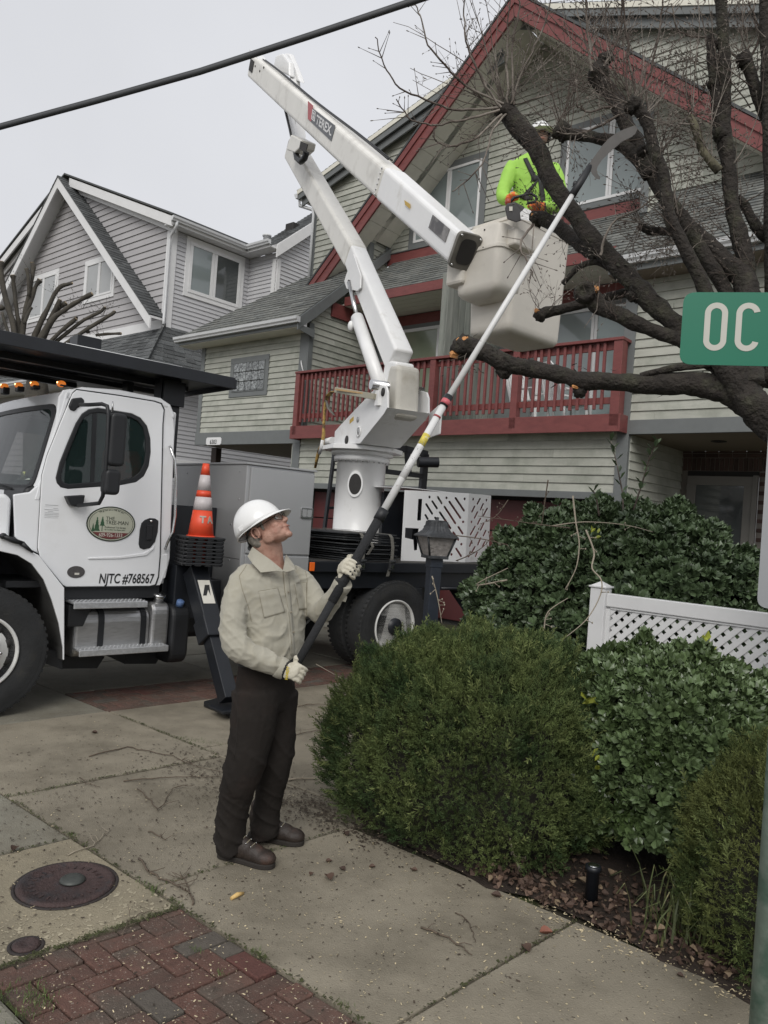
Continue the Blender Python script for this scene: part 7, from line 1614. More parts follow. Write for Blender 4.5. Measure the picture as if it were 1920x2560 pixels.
shoots(tA,C3(1258,262,5.7),10,75,150,.7,1.35,.006,.3); shoots(tA,C3(1245,275,5.7),5,140,195,.5,1.0,.006,.35,.4); shoots(tA,C3(1255,280,5.7),5,200,250,.3,.75,.005,.4,.4,grav=-.1); shoots(tA,C3(1270,262,5.7),7,20,90,.5,1.1,.006,.35); shoots(tA,C3(1270,290,5.7),5,-60,20,.25,.6,.004,.4,.5)
tag(tA.build('twigs',barkd,TREE,fix=False),kind='stuff')
tB=MB()
shoots(tB,C3(1402,318,5.4),9,40,140,.4,1.1,.006,.35); shoots(tB,C3(1398,330,5.4),6,130,250,.2,.6,.005,.4,.5); shoots(tB,C3(1405,345,5.4),5,250,350,.2,.5,.004,.4,.5,grav=-.1)
shoots(tB,C3(1497,175,5.27),9,40,150,.4,.9,.007,.35); shoots(tB,C3(1500,200,5.27),6,150,290,.25,.7,.005,.4,.5)
shoots(tB,C3(1580,250,4.74),9,30,150,.35,.85,.006,.3); shoots(tB,C3(1575,262,4.74),7,140,230,.25,.75,.005,.4,.5); shoots(tB,C3(1600,300,4.75),8,-30,50,.2,.6,.004,.4)
tag(tB.build('twigs',barkd,TREE,fix=False),kind='stuff')
tC=MB()
for (x,y,d) in ((1800,100,5),(1810,250,4.97),(1808,330,4.95),(1822,420,4.95),(1778,180,5),(1850,520,4.92),(1862,140,4.9),(1893,240,4.9),(1915,100,4.8),(1730,310,4.95),(1760,380,4.95)): shoots(tC,C3(x,y,d),4,20,170,.25,.8,.005,.4,.5); shoots(tC,C3(x,y,d),2,150,260,.2,.6,.004,.4,.5)
for (x,y,d) in ((1640,440,5.1),(1655,440,4.75),(1670,530,4.75),(1620,340,4.75),(1700,590,4.75),(1730,640,4.8),(1698,560,5.2),(1600,562,5.3),(1765,600,4.95),(1830,520,4.93),(1850,620,4.9),(1870,680,4.85)): shoots(tC,C3(x,y,d),5,30,200,.15,.6,.0045,.4,.6); 
for (x,y,d) in ((1605,560,5.3),(1698,575,5.2),(1690,560,5.2)): shoots(tC,C3(x,y,d),10,90,260,.15,.55,.004,.4,.6)
tag(tC.build('twigs',barkd,TREE,fix=False),kind='stuff')
tD=MB()
for (x,y,d,a0,a1) in ((1345,535,5.95,20,160),(1370,545,5.9,20,160),(1400,560,5.8,20,140),(1165,875,5.3,200,300),(1345,780,5.55,40,120),(1385,770,5.5,30,90),(1480,740,5.2,60,160),(1415,570,5.75,180,280),(1520,650,5.3,60,140),(1545,790,5.1,70,140)): shoots(tD,C3(x,y,d),5 if d<5.8 else 12,a0,a1,.06,.30,.0035,.4,.6,side=4)
for (x0,y0,x1,y1,d) in ((1335,560,1390,760,5.6),(1500,690,1440,860,5.2)): tD.tube([tuple(C3(x0,y0,d)),tuple(C3(x0-8,(y0+y1)/2,d)),tuple(C3((x0+x1)/2-10,y1-40,d))],[.005,.004,.002],5)
random.seed(77)
for (x,y,d) in ((1402,315,5.4),(1420,325,5.35),(1500,170,5.27),(1515,150,5.28),(1535,235,5.25),(1582,250,4.74),(1600,270,4.75),(1632,350,4.75),(1640,420,5.0),(1700,540,4.95),(1735,310,4.95),(1760,380,4.95),(1780,150,5.),(1806,300,4.96),(1835,520,4.93),(1862,150,4.9),(1893,240,4.9)): shoots(tD,C3(x,y,d),3,68,112,.6,1.15,.0052,.2,.15,side=12)
# explicit long shoots read off the photograph
for pts in (((1258,262),(1160,210),(1110,160),(1070,110),(1050,40),(1035,0)),((1250,268),(1150,275),(1080,255),(1000,220),(960,160),(940,90)),((1250,275),(1160,300),(1090,310),(1030,300),(990,250)),((1255,270),(1215,215),(1170,120),(1160,40),(1165,-20)),((1268,258),(1268,160),(1270,60),(1275,-30)),((1278,262),(1305,180),(1345,100),(1372,20),(1380,-30)),((1285,262),(1280,120),(1300,20),(1290,-30)),((1265,285),(1230,330),(1215,390),(1180,440),(1130,480)),((1255,285),(1180,350),(1120,365),(1080,340)),((1590,250),(1570,120),(1560,20),(1558,-30)),((1600,255),(1640,120),(1655,20),(1660,-30)),((1560,255),(1475,280),(1440,260)),((1572,270),(1510,310),(1440,335),(1390,330)),((1640,400),(1690,330),(1740,260),(1770,200)),((1480,175),(1470,80),(1465,-20)),((1510,165),(1550,80),(1555,-20)),((1850,150),(1780,100),(1700,80),(1680,10)),((1870,150),(1900,90),(1870,0)),((1335,560),(1300,610),(1322,660),(1330,690)),((1500,640),(1530,560),(1600,520),(1650,480))):
    dd=5.65 if pts[0][0]<1300 else 5.2; P=[C3(x,y,dd-.05*i) for i,(x,y) in enumerate(pts)]; F_,Q=dres(P,[.0095*(1-.75*i/len(P)) for i in range(len(P))],6); tD.tube([tuple(p+RNG.normal(0,.004,3)) for p in F_],Q,6,cap=False)
    for k in range(12):
        i=random.randrange(4,len(F_)-1); d=np.array(F_[i])-np.array(F_[i-1]); d/=np.linalg.norm(d)+1e-9; q=d*.6+np.cross(d,FW)*random.choice((-1,1))*.7+RNG.normal(0,.2,3); ll=random.uniform(.04,.22); e=np.array(F_[i])+q*ll; tD.tube([tuple(F_[i]),tuple(e)],[.0035,.0015],4,cap=False); tD.tube([tuple(e),tuple(e+q*.012),tuple(e+q*.02)],[.002,.0045,.001],4,cap=False)
tag(tD.build('twigs',barkd,TREE,fix=False),kind='stuff'); tag(fl.build('bark_flakes',bark,TREE,fix=False),kind='stuff')
# ------------------------------------------------------------------ small pollarded tree behind the truck
PT0=D(70,1240,9.5); PT0[2]=0; TO=PT0.copy()
PT=empty('pollarded_tree',tuple(PT0),0,'small bare pollarded tree with stubby cut branches, behind the truck roof at left','tree')
g2=mat('grey_green_bark',(.065,.058,.046),.9,var=.35,scale=9,bump=.6,col2=(.055,.05,.042),c2lo=.48,c2hi=.62,c2scale=6); cutp=mat('weathered_cut_wood',(.33,.26,.17),.8,var=.3,scale=20)
limb_px([(80,1400,9.5,60),(85,1200,9.5,55),(90,1000,9.5,52),(95,900,9.5,50)],PT,'trunk',m=g2)
for pts,c in (([(40,860,9.4,26),(30,800,9.4,26),(12,740,9.4,24),(2,680,9.4,24),(3,655,9.4,26)],1),([(90,900,9.5,36),(50,850,9.5,30),(45,800,9.5,22),(38,745,9.5,18),(34,705,9.5,18),(32,690,9.5,26)],1),([(52,850,9.5,30),(62,790,9.5,24),(72,740,9.5,20),(80,700,9.5,16),(83,670,9.5,22),(80,658,9.5,18)],1),([(72,740,9.4,14),(70,690,9.4,14),(66,672,9.4,18)],0),([(60,800,9.45,20),(80,745,9.45,18),(90,715,9.45,16),(100,700,9.45,24)],1),([(60,810,9.4,16),(72,780,9.4,14),(80,768,9.4,16)],0),([(80,860,9.5,30),(100,810,9.5,24),(120,770,9.5,20),(140,730,9.5,16),(155,715,9.5,18),(180,708,9.5,12)],1),([(90,870,9.4,36),(130,800,9.4,26),(170,770,9.4,22),(200,750,9.4,20),(230,735,9.4,20)],1),([(95,860,9.55,24),(125,800,9.55,22),(140,770,9.55,22),(150,750,9.55,20)],1),([(100,870,9.6,20),(140,780,9.6,18),(165,758,9.6,20)],1),([(110,870,9.45,20),(150,830,9.45,18),(185,800,9.45,18),(190,797,9.45,22)],1),([(110,880,9.5,18),(170,830,9.5,16),(210,800,9.5,15),(250,780,9.5,14),(262,768,9.5,14)],1),([(120,890,9.5,20),(185,845,9.5,18),(230,815,9.5,16),(280,785,9.5,16),(286,778,9.5,16)],1),([(240,838,9.6,14),(270,835,9.6,12),(302,834,9.6,13)],1),([(5,780,9.3,12),(15,815,9.3,14),(25,845,9.3,14)],0),([(-20,760,9.4,30),(0,770,9.4,26),(8,765,9.4,20)],0),([(215,830,9.6,20),(222,826,9.6,26)],0)):
    pts=[(x,y,d,w_*.56) for x,y,d,w_ in pts]; o,_,_=limb_px(pts,PT,rough=.22,k=5,n=10,m=g2)
    x,y,d,w_=pts[-1]
    if c:
        q=D(x,y,d)-TO; p1=np.array(D(*pts[-2][:3])-TO); nn=q-p1; nn/=np.linalg.norm(nn); MB().lathe([(w_/2*d/FPX*.92,0),(w_/2*d/FPX*.85,.006),(0,.007)],tuple(q+nn*.003),tuple(nn),12).build('cut_end',cutp,o)
tw2=MB(); random.seed(4)
for (x,y) in ((35,720),(80,690),(140,740),(200,770),(230,800),(260,785),(250,840),(60,790),(165,790)): shoots(tw2,D(x,y,9.5)-TO,5,40,150,.05,.28,.004,.4,.5,side=2)
tag(tw2.build('twigs',g2,PT,fix=False),kind='stuff')
# ------------------------------------------------------------------ people
from mathutils import noise as mn
from mathutils.bvhtree import BVHTree
def ring(mb,c,sx,sy,ra,rb,n=18):
    return [tuple(np.array(c)+np.array(sx)*ra*math.cos(2*math.pi*k/n)+np.array(sy)*rb*math.sin(2*math.pi*k/n)) for k in range(n)]
def loft(mb,secs,n=18):
    """secs: (centre, sx, sy, ra, rb)"""
    vs=[]
    for s in secs: vs+=ring(mb,*s,n=n)
    m=len(secs); fs=[(i*n+k,i*n+(k+1)%n,(i+1)*n+(k+1)%n,(i+1)*n+k) for i in range(m-1) for k in range(n)]+[tuple(range(n-1,-1,-1)),tuple((m-1)*n+k for k in range(n))]
    mb.add(vs,fs,0,True)
def fused(name,mb,m,par,vox=.009,smooth=6,fold=None):
    me=mb.mesh(name,m); bm=bmesh.new(); bm.from_mesh(me); bmesh.ops.recalc_face_normals(bm,faces=bm.faces); bm.to_mesh(me); bm.free()
    o=link(name,me); r=o.modifiers.new('r','REMESH'); r.mode='VOXEL'; r.voxel_size=vox
    if smooth: s=o.modifiers.new('s','SMOOTH'); s.factor=.5; s.iterations=smooth
    dg=bpy.context.evaluated_depsgraph_get(); m2=bpy.data.meshes.new_from_object(o.evaluated_get(dg)); bpy.data.objects.remove(o)
    m2.name=name; n=len(m2.vertices); co=np.empty(n*3,np.float32); no=np.empty(n*3,np.float32); m2.vertices.foreach_get('co',co); m2.vertices.foreach_get('normal',no) if hasattr(m2.vertices,'foreach_get') else None
    co=co.reshape(-1,3).copy(); no=no.reshape(-1,3)
    if fold is not None:
        for i in range(n): co[i]+=no[i]*fold(co[i])
        m2.vertices.foreach_set('co',co.ravel()); m2.update()
    m2.polygons.foreach_set('use_smooth',np.ones(len(m2.polygons),bool)); m2.materials.clear(); m2.materials.append(m)
    return link(name,m2,par)
def bvh_of(o): me=o.data; return BVHTree.FromPolygons([v.co.copy() for v in me.vertices],[tuple(p.vertices) for p in me.polygons])
def onto(bvh,org,x,y,off=.003):
    d=Vector(ray(x,y)).normalized(); h=bvh.ray_cast(Vector(CAMP-org),d)
    return None if h[0] is None else h[0]+h[1]*off
def patchpx(name,bvh,org,quad,m,par,nx=8,ny=8,off=.003,th=.0015,shape=None):
    (a,b,c,d)=[np.array(q,float) for q in quad]; vs=[];ok={}
    for j in range(ny+1):
        for i in range(nx+1):
            s,t=i/nx,j/ny; p=(a*(1-s)+b*s)*(1-t)+(d*(1-s)+c*s)*t; h=onto(bvh,org,p[0],p[1],off)
            if h is None: continue
            ok[(i,j)]=len(vs); vs.append(tuple(h))
    fs=[tuple(ok[k] for k in ((i,j),(i+1,j),(i+1,j+1),(i,j+1))) for j in range(ny) for i in range(nx) if all(k in ok for k in ((i,j),(i+1,j),(i+1,j+1),(i,j+1)))]
    mb=MB().add(vs,fs,0,True); o=mb.build(name,m,par,fix=False); s=o.modifiers.new('s','SOLIDIFY'); s.thickness=th; s.offset=0; return o
def linepx(name,bvh,org,pts,m,par,r=.0016,off=.001):
    P=[]
    for i in range(len(pts)-1):
        for t in np.linspace(0,1,8)[:-1]:
            h=onto(bvh,org,pts[i][0]*(1-t)+pts[i+1][0]*t,pts[i][1]*(1-t)+pts[i+1][1]*t,off)
            if h is not None: P.append(tuple(h))
    if len(P)>2: return MB().tube(P,r,5).build(name,m,par,fix=False)
khaki=mat('khaki_cotton_shirt',(.37,.352,.29),.85,var=.05,scale=6,bump=.25,bscale=500,sheen=.15,col2=(.335,.31,.24),c2lo=.5,c2hi=.75,c2scale=9)
khd=mat('khaki_seam',(.22,.195,.14),.85); trou=mat('dark_brown_work_trousers',(.020,.017,.015),.9,var=.15,scale=5,bump=.25,bscale=400,spec=.2,col2=(.028,.021,.018),c2lo=.5,c2hi=.7)
skin=mat('ruddy_skin',(.42,.245,.185),.55,var=.16,scale=30,bump=.35,bscale=160,col2=(.37,.175,.13),c2lo=.5,c2hi=.7,c2scale=16); hatm=mat('white_hard_hat_plastic',(.78,.78,.77),.3,var=.03,scale=3,coat=.3)
hair=mat('grey_hair',(.22,.20,.17),.9,var=.4,scale=60,bump=.6,bscale=200); glv=mat('cream_leather_glove',(.52,.49,.40),.75,var=.15,scale=20,bump=.3,bscale=90,col2=(.33,.30,.23),c2lo=.52,c2hi=.7,c2scale=20); glb=mat('black_glove_fabric',(.016,.016,.016),.8,bump=.3)
bootm=mat('brown_boot_leather',(.026,.018,.014),.6,var=.3,scale=14,bump=.25,bscale=90,col2=(.055,.028,.02),c2lo=.5,c2hi=.65,c2scale=7); sole=mat('boot_sole',(.022,.018,.015),.8)
MD=3.85; MO=G(625,2130); MO=np.array([MO[0],MO[1],0.])
MAN=empty('person',tuple(MO),0,'man in khaki shirt, brown trousers and white hard hat, looking up and holding the pole','person')
def m_(x,y,dd=0.): return D(x,y,MD+dd)-MO
px=MD/FPX
sx=RT; sy=FW; 
# body axis: chest turned to the right and slightly to the camera
ca=R(38); bx_=RT*math.cos(ca)-FW*math.sin(ca)   # chest forward
bs_=RT*math.sin(ca)+FW*math.cos(ca)             # across the shoulders, to the far side
tor=MB()
secs=[]
for y,cx,fwd,acr in ((1398,664,.045,.065),(1408,666,.060,.098),(1422,668,.082,.155),(1440,671,.103,.195),(1470,675,.116,.205),(1510,681,.122,.198),(1560,686,.126,.186),(1605,684,.132,.184),(1640,679,.131,.182),(1656,675,.114,.170)):
    secs.append((m_(cx,y),bx_,bs_,fwd,acr))
loft(tor,secs,26)
def arm_(mb,pts,n=16):
    P=[m_(x,y,d) for x,y,d,r in pts]; Rr=[p[3] for p in pts]; F_,Q=dres(P,Rr,5); mb.tube([tuple(p) for p in F_],Q,n)
def crease(v,w,sharp=3.2):
    q=abs(mn.noise(w))
    return max(0.,1-q*sharp)**2
def foldfn(p):
    v=Vector(p); a=.0035*mn.noise(Vector((v.x*9,v.y*9,v.z*12)))
    a+=.0075*crease(v,Vector((v.x*6+v.z*3,v.y*6,v.z*9-v.x*5)),3.4)*(.4+abs(mn.noise(v*4+Vector((9,0,0))))*1.6)
    a+=.0035*crease(v,Vector((v.x*13+v.z*8,v.y*13,v.z*17-v.x*9)),3.0)
    e=(Vector(m_(585,1590,-.2))-v).length; el=max(0.,1-e/.17)
    a+=el*.009*max(0,math.sin((v.z*1.0+v.dot(Vector(tuple(RT)))*.9)*95))**2
    w2=max(0.,1-abs(v.z-float(m_(680,1635)[2]))/.09); a+=w2*.006*max(0,mn.noise(Vector((v.x*26,v.y*26,v.z*5))))*1.6
    return a-.004
arm_(tor,[(628,1424,-.06,.040),(606,1446,-.10,.058),(594,1478,-.13,.067),(584,1530,-.17,.066),(581,1582,-.2,.065),(594,1618,-.22,.066),(625,1638,-.22,.060),(665,1655,-.21,.053),(700,1668,-.19,.046)])
arm_(tor,[(730,1428,.10,.040),(752,1448,.13,.058),(775,1474,.13,.062),(790,1510,.10,.062),(800,1532,.06,.062),(822,1512,.0,.056),(843,1482,-.05,.050),(856,1462,-.08,.046)])

SH=fused('shirt',tor,khaki,MAN,.0068,6,foldfn)
sb=bvh_of(SH)
# sleeve cuffs, pockets, placket, collar
cf=MB(); 
def cuff(a,b,r,nm='cuff'):
    a=np.array(a);b=np.array(b); mb=MB().tube([tuple(a),tuple(a*.5+b*.5),tuple(b)],[r,r*1.03,r*.98],20); return mb.build(nm,khaki,SH,bevel=.003)
cuff(m_(692,1665,-.195),m_(712,1674,-.185),.052); cuff(m_(851,1470,-.07),m_(860,1455,-.09),.047)
MB().prism([(0,0),(.06,-.02),(.075,.03),(.01,.05)],lambda a,b,d:tuple(m_(846,1500,-.06)+(RT*a+UP*b)*.6+FW*d),-.004,.004).build('open_cuff_flap',khaki,SH,bevel=.006)
P1q=[(646,1478),(694,1470),(712,1530),(660,1545)]; P2q=[(735,1458),(766,1456),(768,1522),(747,1524)]
for q in (P1q,P2q):
    patchpx('chest_pocket',sb,MO,q,khaki,SH,off=.0018,th=.0012,nx=14,ny=16); linepx('pocket_stitch',sb,MO,q+[q[0]],khd,SH,.0009,.0028)
linepx('placket_edge',sb,MO,[(706,1425),(712,1480),(722,1540),(728,1600),(729,1640)],khd,SH,.0016,.0015)
patchpx('placket',sb,MO,[(708,1428),(722,1430),(738,1640),(726,1640)],khaki,SH,3,24,.0016,.0012)
for (x,y) in ((718,1480),(725,1530),(731,1580)):
    h=onto(sb,MO,x+1,y,.006); 
    if h is not None: MB().lathe([(.0055,0),(.005,.0025),(.002,.002),(0,.002)],tuple(h),tuple(-FW+RT*.3),12).build('button',mat('shirt_button',(.24,.21,.16),.4) if 'shirt_button' not in bpy.data.materials else bpy.data.materials['shirt_button'],SH)
linepx('shoulder_seam',sb,MO,[(628,1392),(612,1420),(598,1440),(606,1475),(622,1520),(630,1560)],khd,SH,.0013,.0005); linepx('shoulder_seam',sb,MO,[(762,1420),(768,1450),(767,1500),(766,1545)],khd,SH,.0013,.0005)
def collar(pts,nm='collar'):
    vs=[];fs=[]
    n=len(pts)
    for (a,b) in pts: vs+=[tuple(m_(*a)),tuple(m_(*b))]
    for i in range(n-1): fs.append((2*i,2*i+2,2*i+3,2*i+1))
    o=MB().add(vs,fs,0,False).build(nm,khaki,SH,fix=False); s=o.modifiers.new('s','SOLIDIFY'); s.thickness=.004; return o
collar([((632,1368,-.05),(620,1392,-.075)),((652,1383,-.10),(632,1410,-.135)),((676,1400,-.125),(652,1432,-.160)),((700,1420,-.13),(690,1428,-.150)),((708,1428,-.128),(704,1430,-.135))])
collar([((716,1386,.02),(728,1402,.05)),((713,1400,-.03),(735,1412,.0)),((710,1415,-.08),(738,1424,-.05)),((707,1428,-.115),(716,1430,-.105))])
# trousers
tr_=MB(); secs=[]
for y,cx,fwd,acr in ((1638,677,.126,.180),(1660,672,.122,.176),(1700,664,.122,.172),(1745,662,.118,.165),(1775,662,.10,.15)): secs.append((m_(cx,y),bx_,bs_,fwd,acr))
loft(tr_,secs,26)
def leg_(mb,pts):
    P=[m_(x,y,d) for x,y,d,r in pts]; F_,Q=dres(P,[p[3] for p in pts],5); mb.tube([tuple(p) for p in F_],Q,20)
leg_(tr_,[(640,1730,-.06,.118),(636,1790,-.08,.118),(624,1860,-.09,.108),(606,1925,-.10,.098),(590,1990,-.07,.084),(580,2050,-.05,.080),(577,2100,-.04,.079),(578,2128,-.04,.076)])
leg_(tr_,[(692,1730,.06,.108),(692,1790,.08,.104),(690,1860,.09,.095),(684,1930,.10,.086),(672,1990,.13,.074),(664,2040,.15,.070),(660,2078,.16,.068),(660,2095,.16,.064)])
def tfold(p):
    v=Vector(p); z=p[2]; a=.004*mn.noise(Vector((v.x*6,v.y*6,v.z*3)))
    k=.0045+.013*max(0,1-z/.30)+.006*max(0,1-abs(z-.50)/.18)+.004*max(0,1-abs(z-.85)/.1)
    a+=k*crease(v,Vector((v.x*5,v.y*5,v.z*(12 if z<.35 else 6)+v.x*7)),3.0)-.003; a+=.002*crease(v,v*21)
    return a
TRO=fused('trousers',tr_,trou,MAN,.0075,6,tfold); tb=bvh_of(TRO)
linepx('side_seam',tb,MO,[(590,1700),(595,1780),(592,1850),(585,1900)],mat('seam_dark',(.015,.012,.010),.9),TRO,.0018,.0005)
bl=MB(); bl.prism([(0,0)],None,0,0) if 0 else None
secs=[(m_(676,1640),bx_,bs_,.131,.186),(m_(675,1655),bx_,bs_,.131,.184)]; b=MB(); loft(b,secs,30); b.build('belt',glb,MAN,bevel=.004)
# boots
def boot(hx,hy,tx_,ty_,lab=None):
    h=G(hx,hy); t=G(tx_,ty_); d=(t-h); L_=np.linalg.norm(d[:2]); L_=.31; d=d/np.linalg.norm(d); s=np.array([-d[1],d[0],0]); o=h-MO
    fn=lambda a,b,c:tuple(o+d*a+s*b+ZZ*c)
    r=empty('boot',tuple(MO*0)); r.parent=MAN
    out=[(-.005,.0),(.0,.03),(.03,.042),(.10,.040),(.17,.048),(.23,.052),(.28,.042),(.305,.02),(.31,0),(.305,-.02),(.28,-.042),(.23,-.050),(.17,-.043),(.10,-.036),(.03,-.040),(.0,-.03)]
    MB().prism(roundpoly(out,.02,2),fn,.002,.028).build('sole',sole,r,bevel=.005)
    u=MB(); Rm=Matrix((tuple(d),tuple(s),(0,0,1))).transposed()
    for c,rr in (((.245,0,.045),(.068,.050,.040)),((.19,0,.055),(.07,.047,.048)),((.12,0,.068),(.07,.043,.060)),((.06,0,.075),(.06,.041,.065)),((.045,0,.12),(.052,.043,.06)),((.05,0,.17),(.05,.045,.05))): u.ell(fn(*c),rr,Rm,16)
    fused('upper',u,bootm,r,.006,6)
    for k in range(3):
        a=.13+.028*k; z=.128-.012*k; MB().tube([fn(a,-.028,z-.012),fn(a+.008,0,z),fn(a,.028,z-.012)],.0028,5).build('lace',khd,r)
        for q in (-.028,.028): MB().ell(fn(a,q,z-.010),(.004,.004,.004),n=8).build('eyelet',chrome,r)
boot(548,2140,640,2162); boot(622,2092,742,2112)
# head
HC=D(668,1318,MD-.03)-MO; til=R(33); yw=R(20)
f0=RT*math.cos(yw)-FW*math.sin(yw); s0=RT*math.sin(yw)+FW*math.cos(yw)
hf_=f0*math.cos(til)+UP*math.sin(til); hu=-f0*math.sin(til)+UP*math.cos(til); hs=s0
HM=Matrix((tuple(hf_),tuple(hs),tuple(hu))).transposed(); hp=lambda f,s,u:tuple(HC+hf_*f+hs*s+hu*u)
hd_=MB()
for c,rr in (((-.025,0,.03),(.098,.076,.092)),((.040,0,-.02),(.056,.060,.075)),((.045,0,-.072),(.050,.052,.036)),((.030,.034,-.045),(.055,.030,.048)),((.030,-.034,-.045),(.055,.030,.048)),((.065,0,-.035),(.034,.036,.038)),((.082,0,-.094),(.019,.024,.017)),((.005,.050,-.055),(.040,.018,.036)),((.005,-.050,-.055),(.040,.018,.036)),((.055,.040,-.028),(.030,.022,.024)),((.055,-.040,-.028),(.030,.022,.024)),((.074,0,.026),(.020,.048,.012)),((.093,0,-.051),(.011,.025,.0065)),((.090,0,-.063),(.010,.020,.007)),((.10,.012,-.026),(.011,.009,.009)),((.10,-.012,-.026),(.011,.009,.009)),((.107,0,-.023),(.0155,.0125,.0125)),((.07,.03,-.045),(.02,.02,.018)),((.07,-.03,-.045),(.02,.02,.018))): hd_.ell(hp(*c),rr,HM,14)
hd_.tube([hp(.086,0,.018),hp(.098,0,-.004),hp(.110,0,-.022)],[.008,.010,.012],10)
for sg in (-1,1):
    hd_.tube([hp(-.022+.019*math.cos(t)-.010,sg*(.080+.006*math.sin(t*.5)),-.012+.029*math.sin(t)) for t in np.linspace(R(-100),R(250),14)],.0052,7); hd_.ell(hp(-.030,sg*.074,-.012),(.014,.006,.024),HM,10)
hd_.tube([hp(-.03,0,-.03),tuple(m_(669,1370,.0)),tuple(m_(671,1400,.01)),tuple(m_(675,1430,.02))],[.066,.075,.076,.085],18)
HD=fused('head',hd_,skin,MAN,.0042,3,lambda p:.0012*mn.noise(Vector(p)*38)); hb=bvh_of(HD)
lip=mat('lips',(.33,.13,.10),.5); MB().tube([hp(.099,-.022,-.058),hp(.1045,-.010,-.0565),hp(.1055,0,-.057),hp(.1045,.010,-.0565),hp(.099,.022,-.058)],[.001,.0022,.0025,.0022,.001],6).build('mouth',lip,HD)
for sg in (-1,1):
    e=MB().ell(hp(.079,sg*.031,.002),(.0115,.0125,.0105),HM,14).build('eye',mat('eye_white',(.55,.5,.47),.2) if 'eye_white' not in bpy.data.materials else bpy.data.materials['eye_white'],HD)
    MB().ell(hp(.0885,sg*.031,.005),(.003,.0055,.0055),HM,10).build('iris',dark,e); MB().tube([hp(.083,sg*.018,.008),hp(.0905,sg*.03,.0125),hp(.082,sg*.044,.008)],.003,6).build('eyelid',skin,e)
    MB().tube([hp(.090,sg*.014,.024),hp(.094,sg*.03,.030),hp(.082,sg*.048,.026)],[.003,.004,.002],6).build('eyebrow',hair,HD)
hr=MB()
for sg in (-1,1):
    hr.ell(hp(-.01,sg*.069,.032),(.045,.010,.024),HM,12); hr.ell(hp(.008,sg*.064,.002),(.010,.008,.026),HM,10)
hr.ell(hp(-.085,0,-.015),(.036,.062,.055),HM,12); hr.ell(hp(-.065,.03,-.045),(.03,.035,.035),HM,12); hr.ell(hp(-.065,-.035,-.045),(.03,.035,.035),HM,12)
fused('hair',hr,hair,HD,.006,2,lambda p:.003*mn.noise(Vector(p)*90))
# glasses
wire=mat('glasses_wire',(.03,.025,.02),.3,metal=.8)
for sg in (-1,1):
    pts=[hp(.104-.016*abs(math.cos(t))*(1 if math.cos(t)*sg>0 else .1),sg*.033+.024*math.cos(t),.0+.018*math.sin(t)) for t in np.linspace(0,2*math.pi,22)]
    gl_=MB().tube(pts,.0017,5,cap=False).build('spectacles',wire,HD); MB().add([hp(.102,sg*.033,.0)]+pts[:-1],[(0,1+k,1+(k+1)%21) for k in range(21)]).build('lens',glassy('spectacle_lens',(.5,.5,.45),.18,.02),gl_,fix=False)
    MB().tube([hp(.093,sg*.058,.005),hp(.03,sg*.078,.004),hp(-.04,sg*.084,.006)],.0020,5).build('temple',wire,gl_)
MB().tube([hp(.105,-.01,.004),hp(.108,0,.007),hp(.105,.01,.004)],.0012,5).build('bridge',wire,HD)
# hard hat
HHc=(-.036,0,.022); hh=MB(); n=36; prof=[]
vs=[];m=12
for i in range(m+1):
    t=math.pi/2*i/m; c_,s__=math.cos(t),math.sin(t)
    for k in range(n):
        a=2*math.pi*k/n; rf=.128*(1.0); rs=.112; q=(abs(c_))**.92
        vs.append(hp(HHc[0]+rf*math.cos(a)*q,rs*math.sin(a)*q,HHc[2]+.138*s__**1.0))
fs=[(i*n+k,i*n+(k+1)%n,(i+1)*n+(k+1)%n,(i+1)*n+k) for i in range(m) for k in range(n)]
hh.add(vs,fs,0,True)
HAT=hh.build('hard_hat',hatm,MAN,fix=False); s=HAT.modifiers.new('s','SOLIDIFY'); s.thickness=.004; s.offset=1
vs=[]; 
for k in range(n):
    a=2*math.pi*k/n; fr2=max(0,math.cos(a)); ex=.008+.052*fr2**1.6; c_,s__=math.cos(a),math.sin(a)
    vs.append(hp(HHc[0]+.127*c_,.111*s__,HHc[2]+.018*fr2)); vs.append(hp(HHc[0]+(.128+ex)*c_,(.112+ex*.7)*s__,HHc[2]-.006-.004*fr2))
br_=MB().add(vs,[(2*k,2*k+1,(2*k+3)%(2*n),(2*k+2)%(2*n)) for k in range(n)],0,True).build('brim',hatm,HAT,fix=False); s=br_.modifiers.new('s','SOLIDIFY'); s.thickness=.004
MB().tube([hp(HHc[0]+.12*math.cos(t),0,HHc[2]+.139*math.sin(t)) for t in np.linspace(.35,2.9,16)],.006,8).build('ridge',hatm,HAT)
MB().box(-.018,.018,-.003,.003,-.012,.012,T=Matrix.Translation(Vector(hp(HHc[0]-.035,-.110,HHc[2]+.02)))@HM.to_4x4()).build('accessory_slot',hatm,HAT,bevel=.003)
sp_=MB(); sp_.tube([hp(-.10,-.05,.0),hp(-.125,-.02,-.035),hp(-.12,.02,-.04),hp(-.10,.05,.0)],.008,6); sp_.tube([hp(-.13,-.02,-.04),hp(-.135,.01,-.045)],.014,10); sp_.tube([hp(-.02,-.086,.03),hp(-.06,-.088,.015),hp(-.10,-.06,-.0)],.006,6); sp_.build('suspension_strap',plas,HAT)
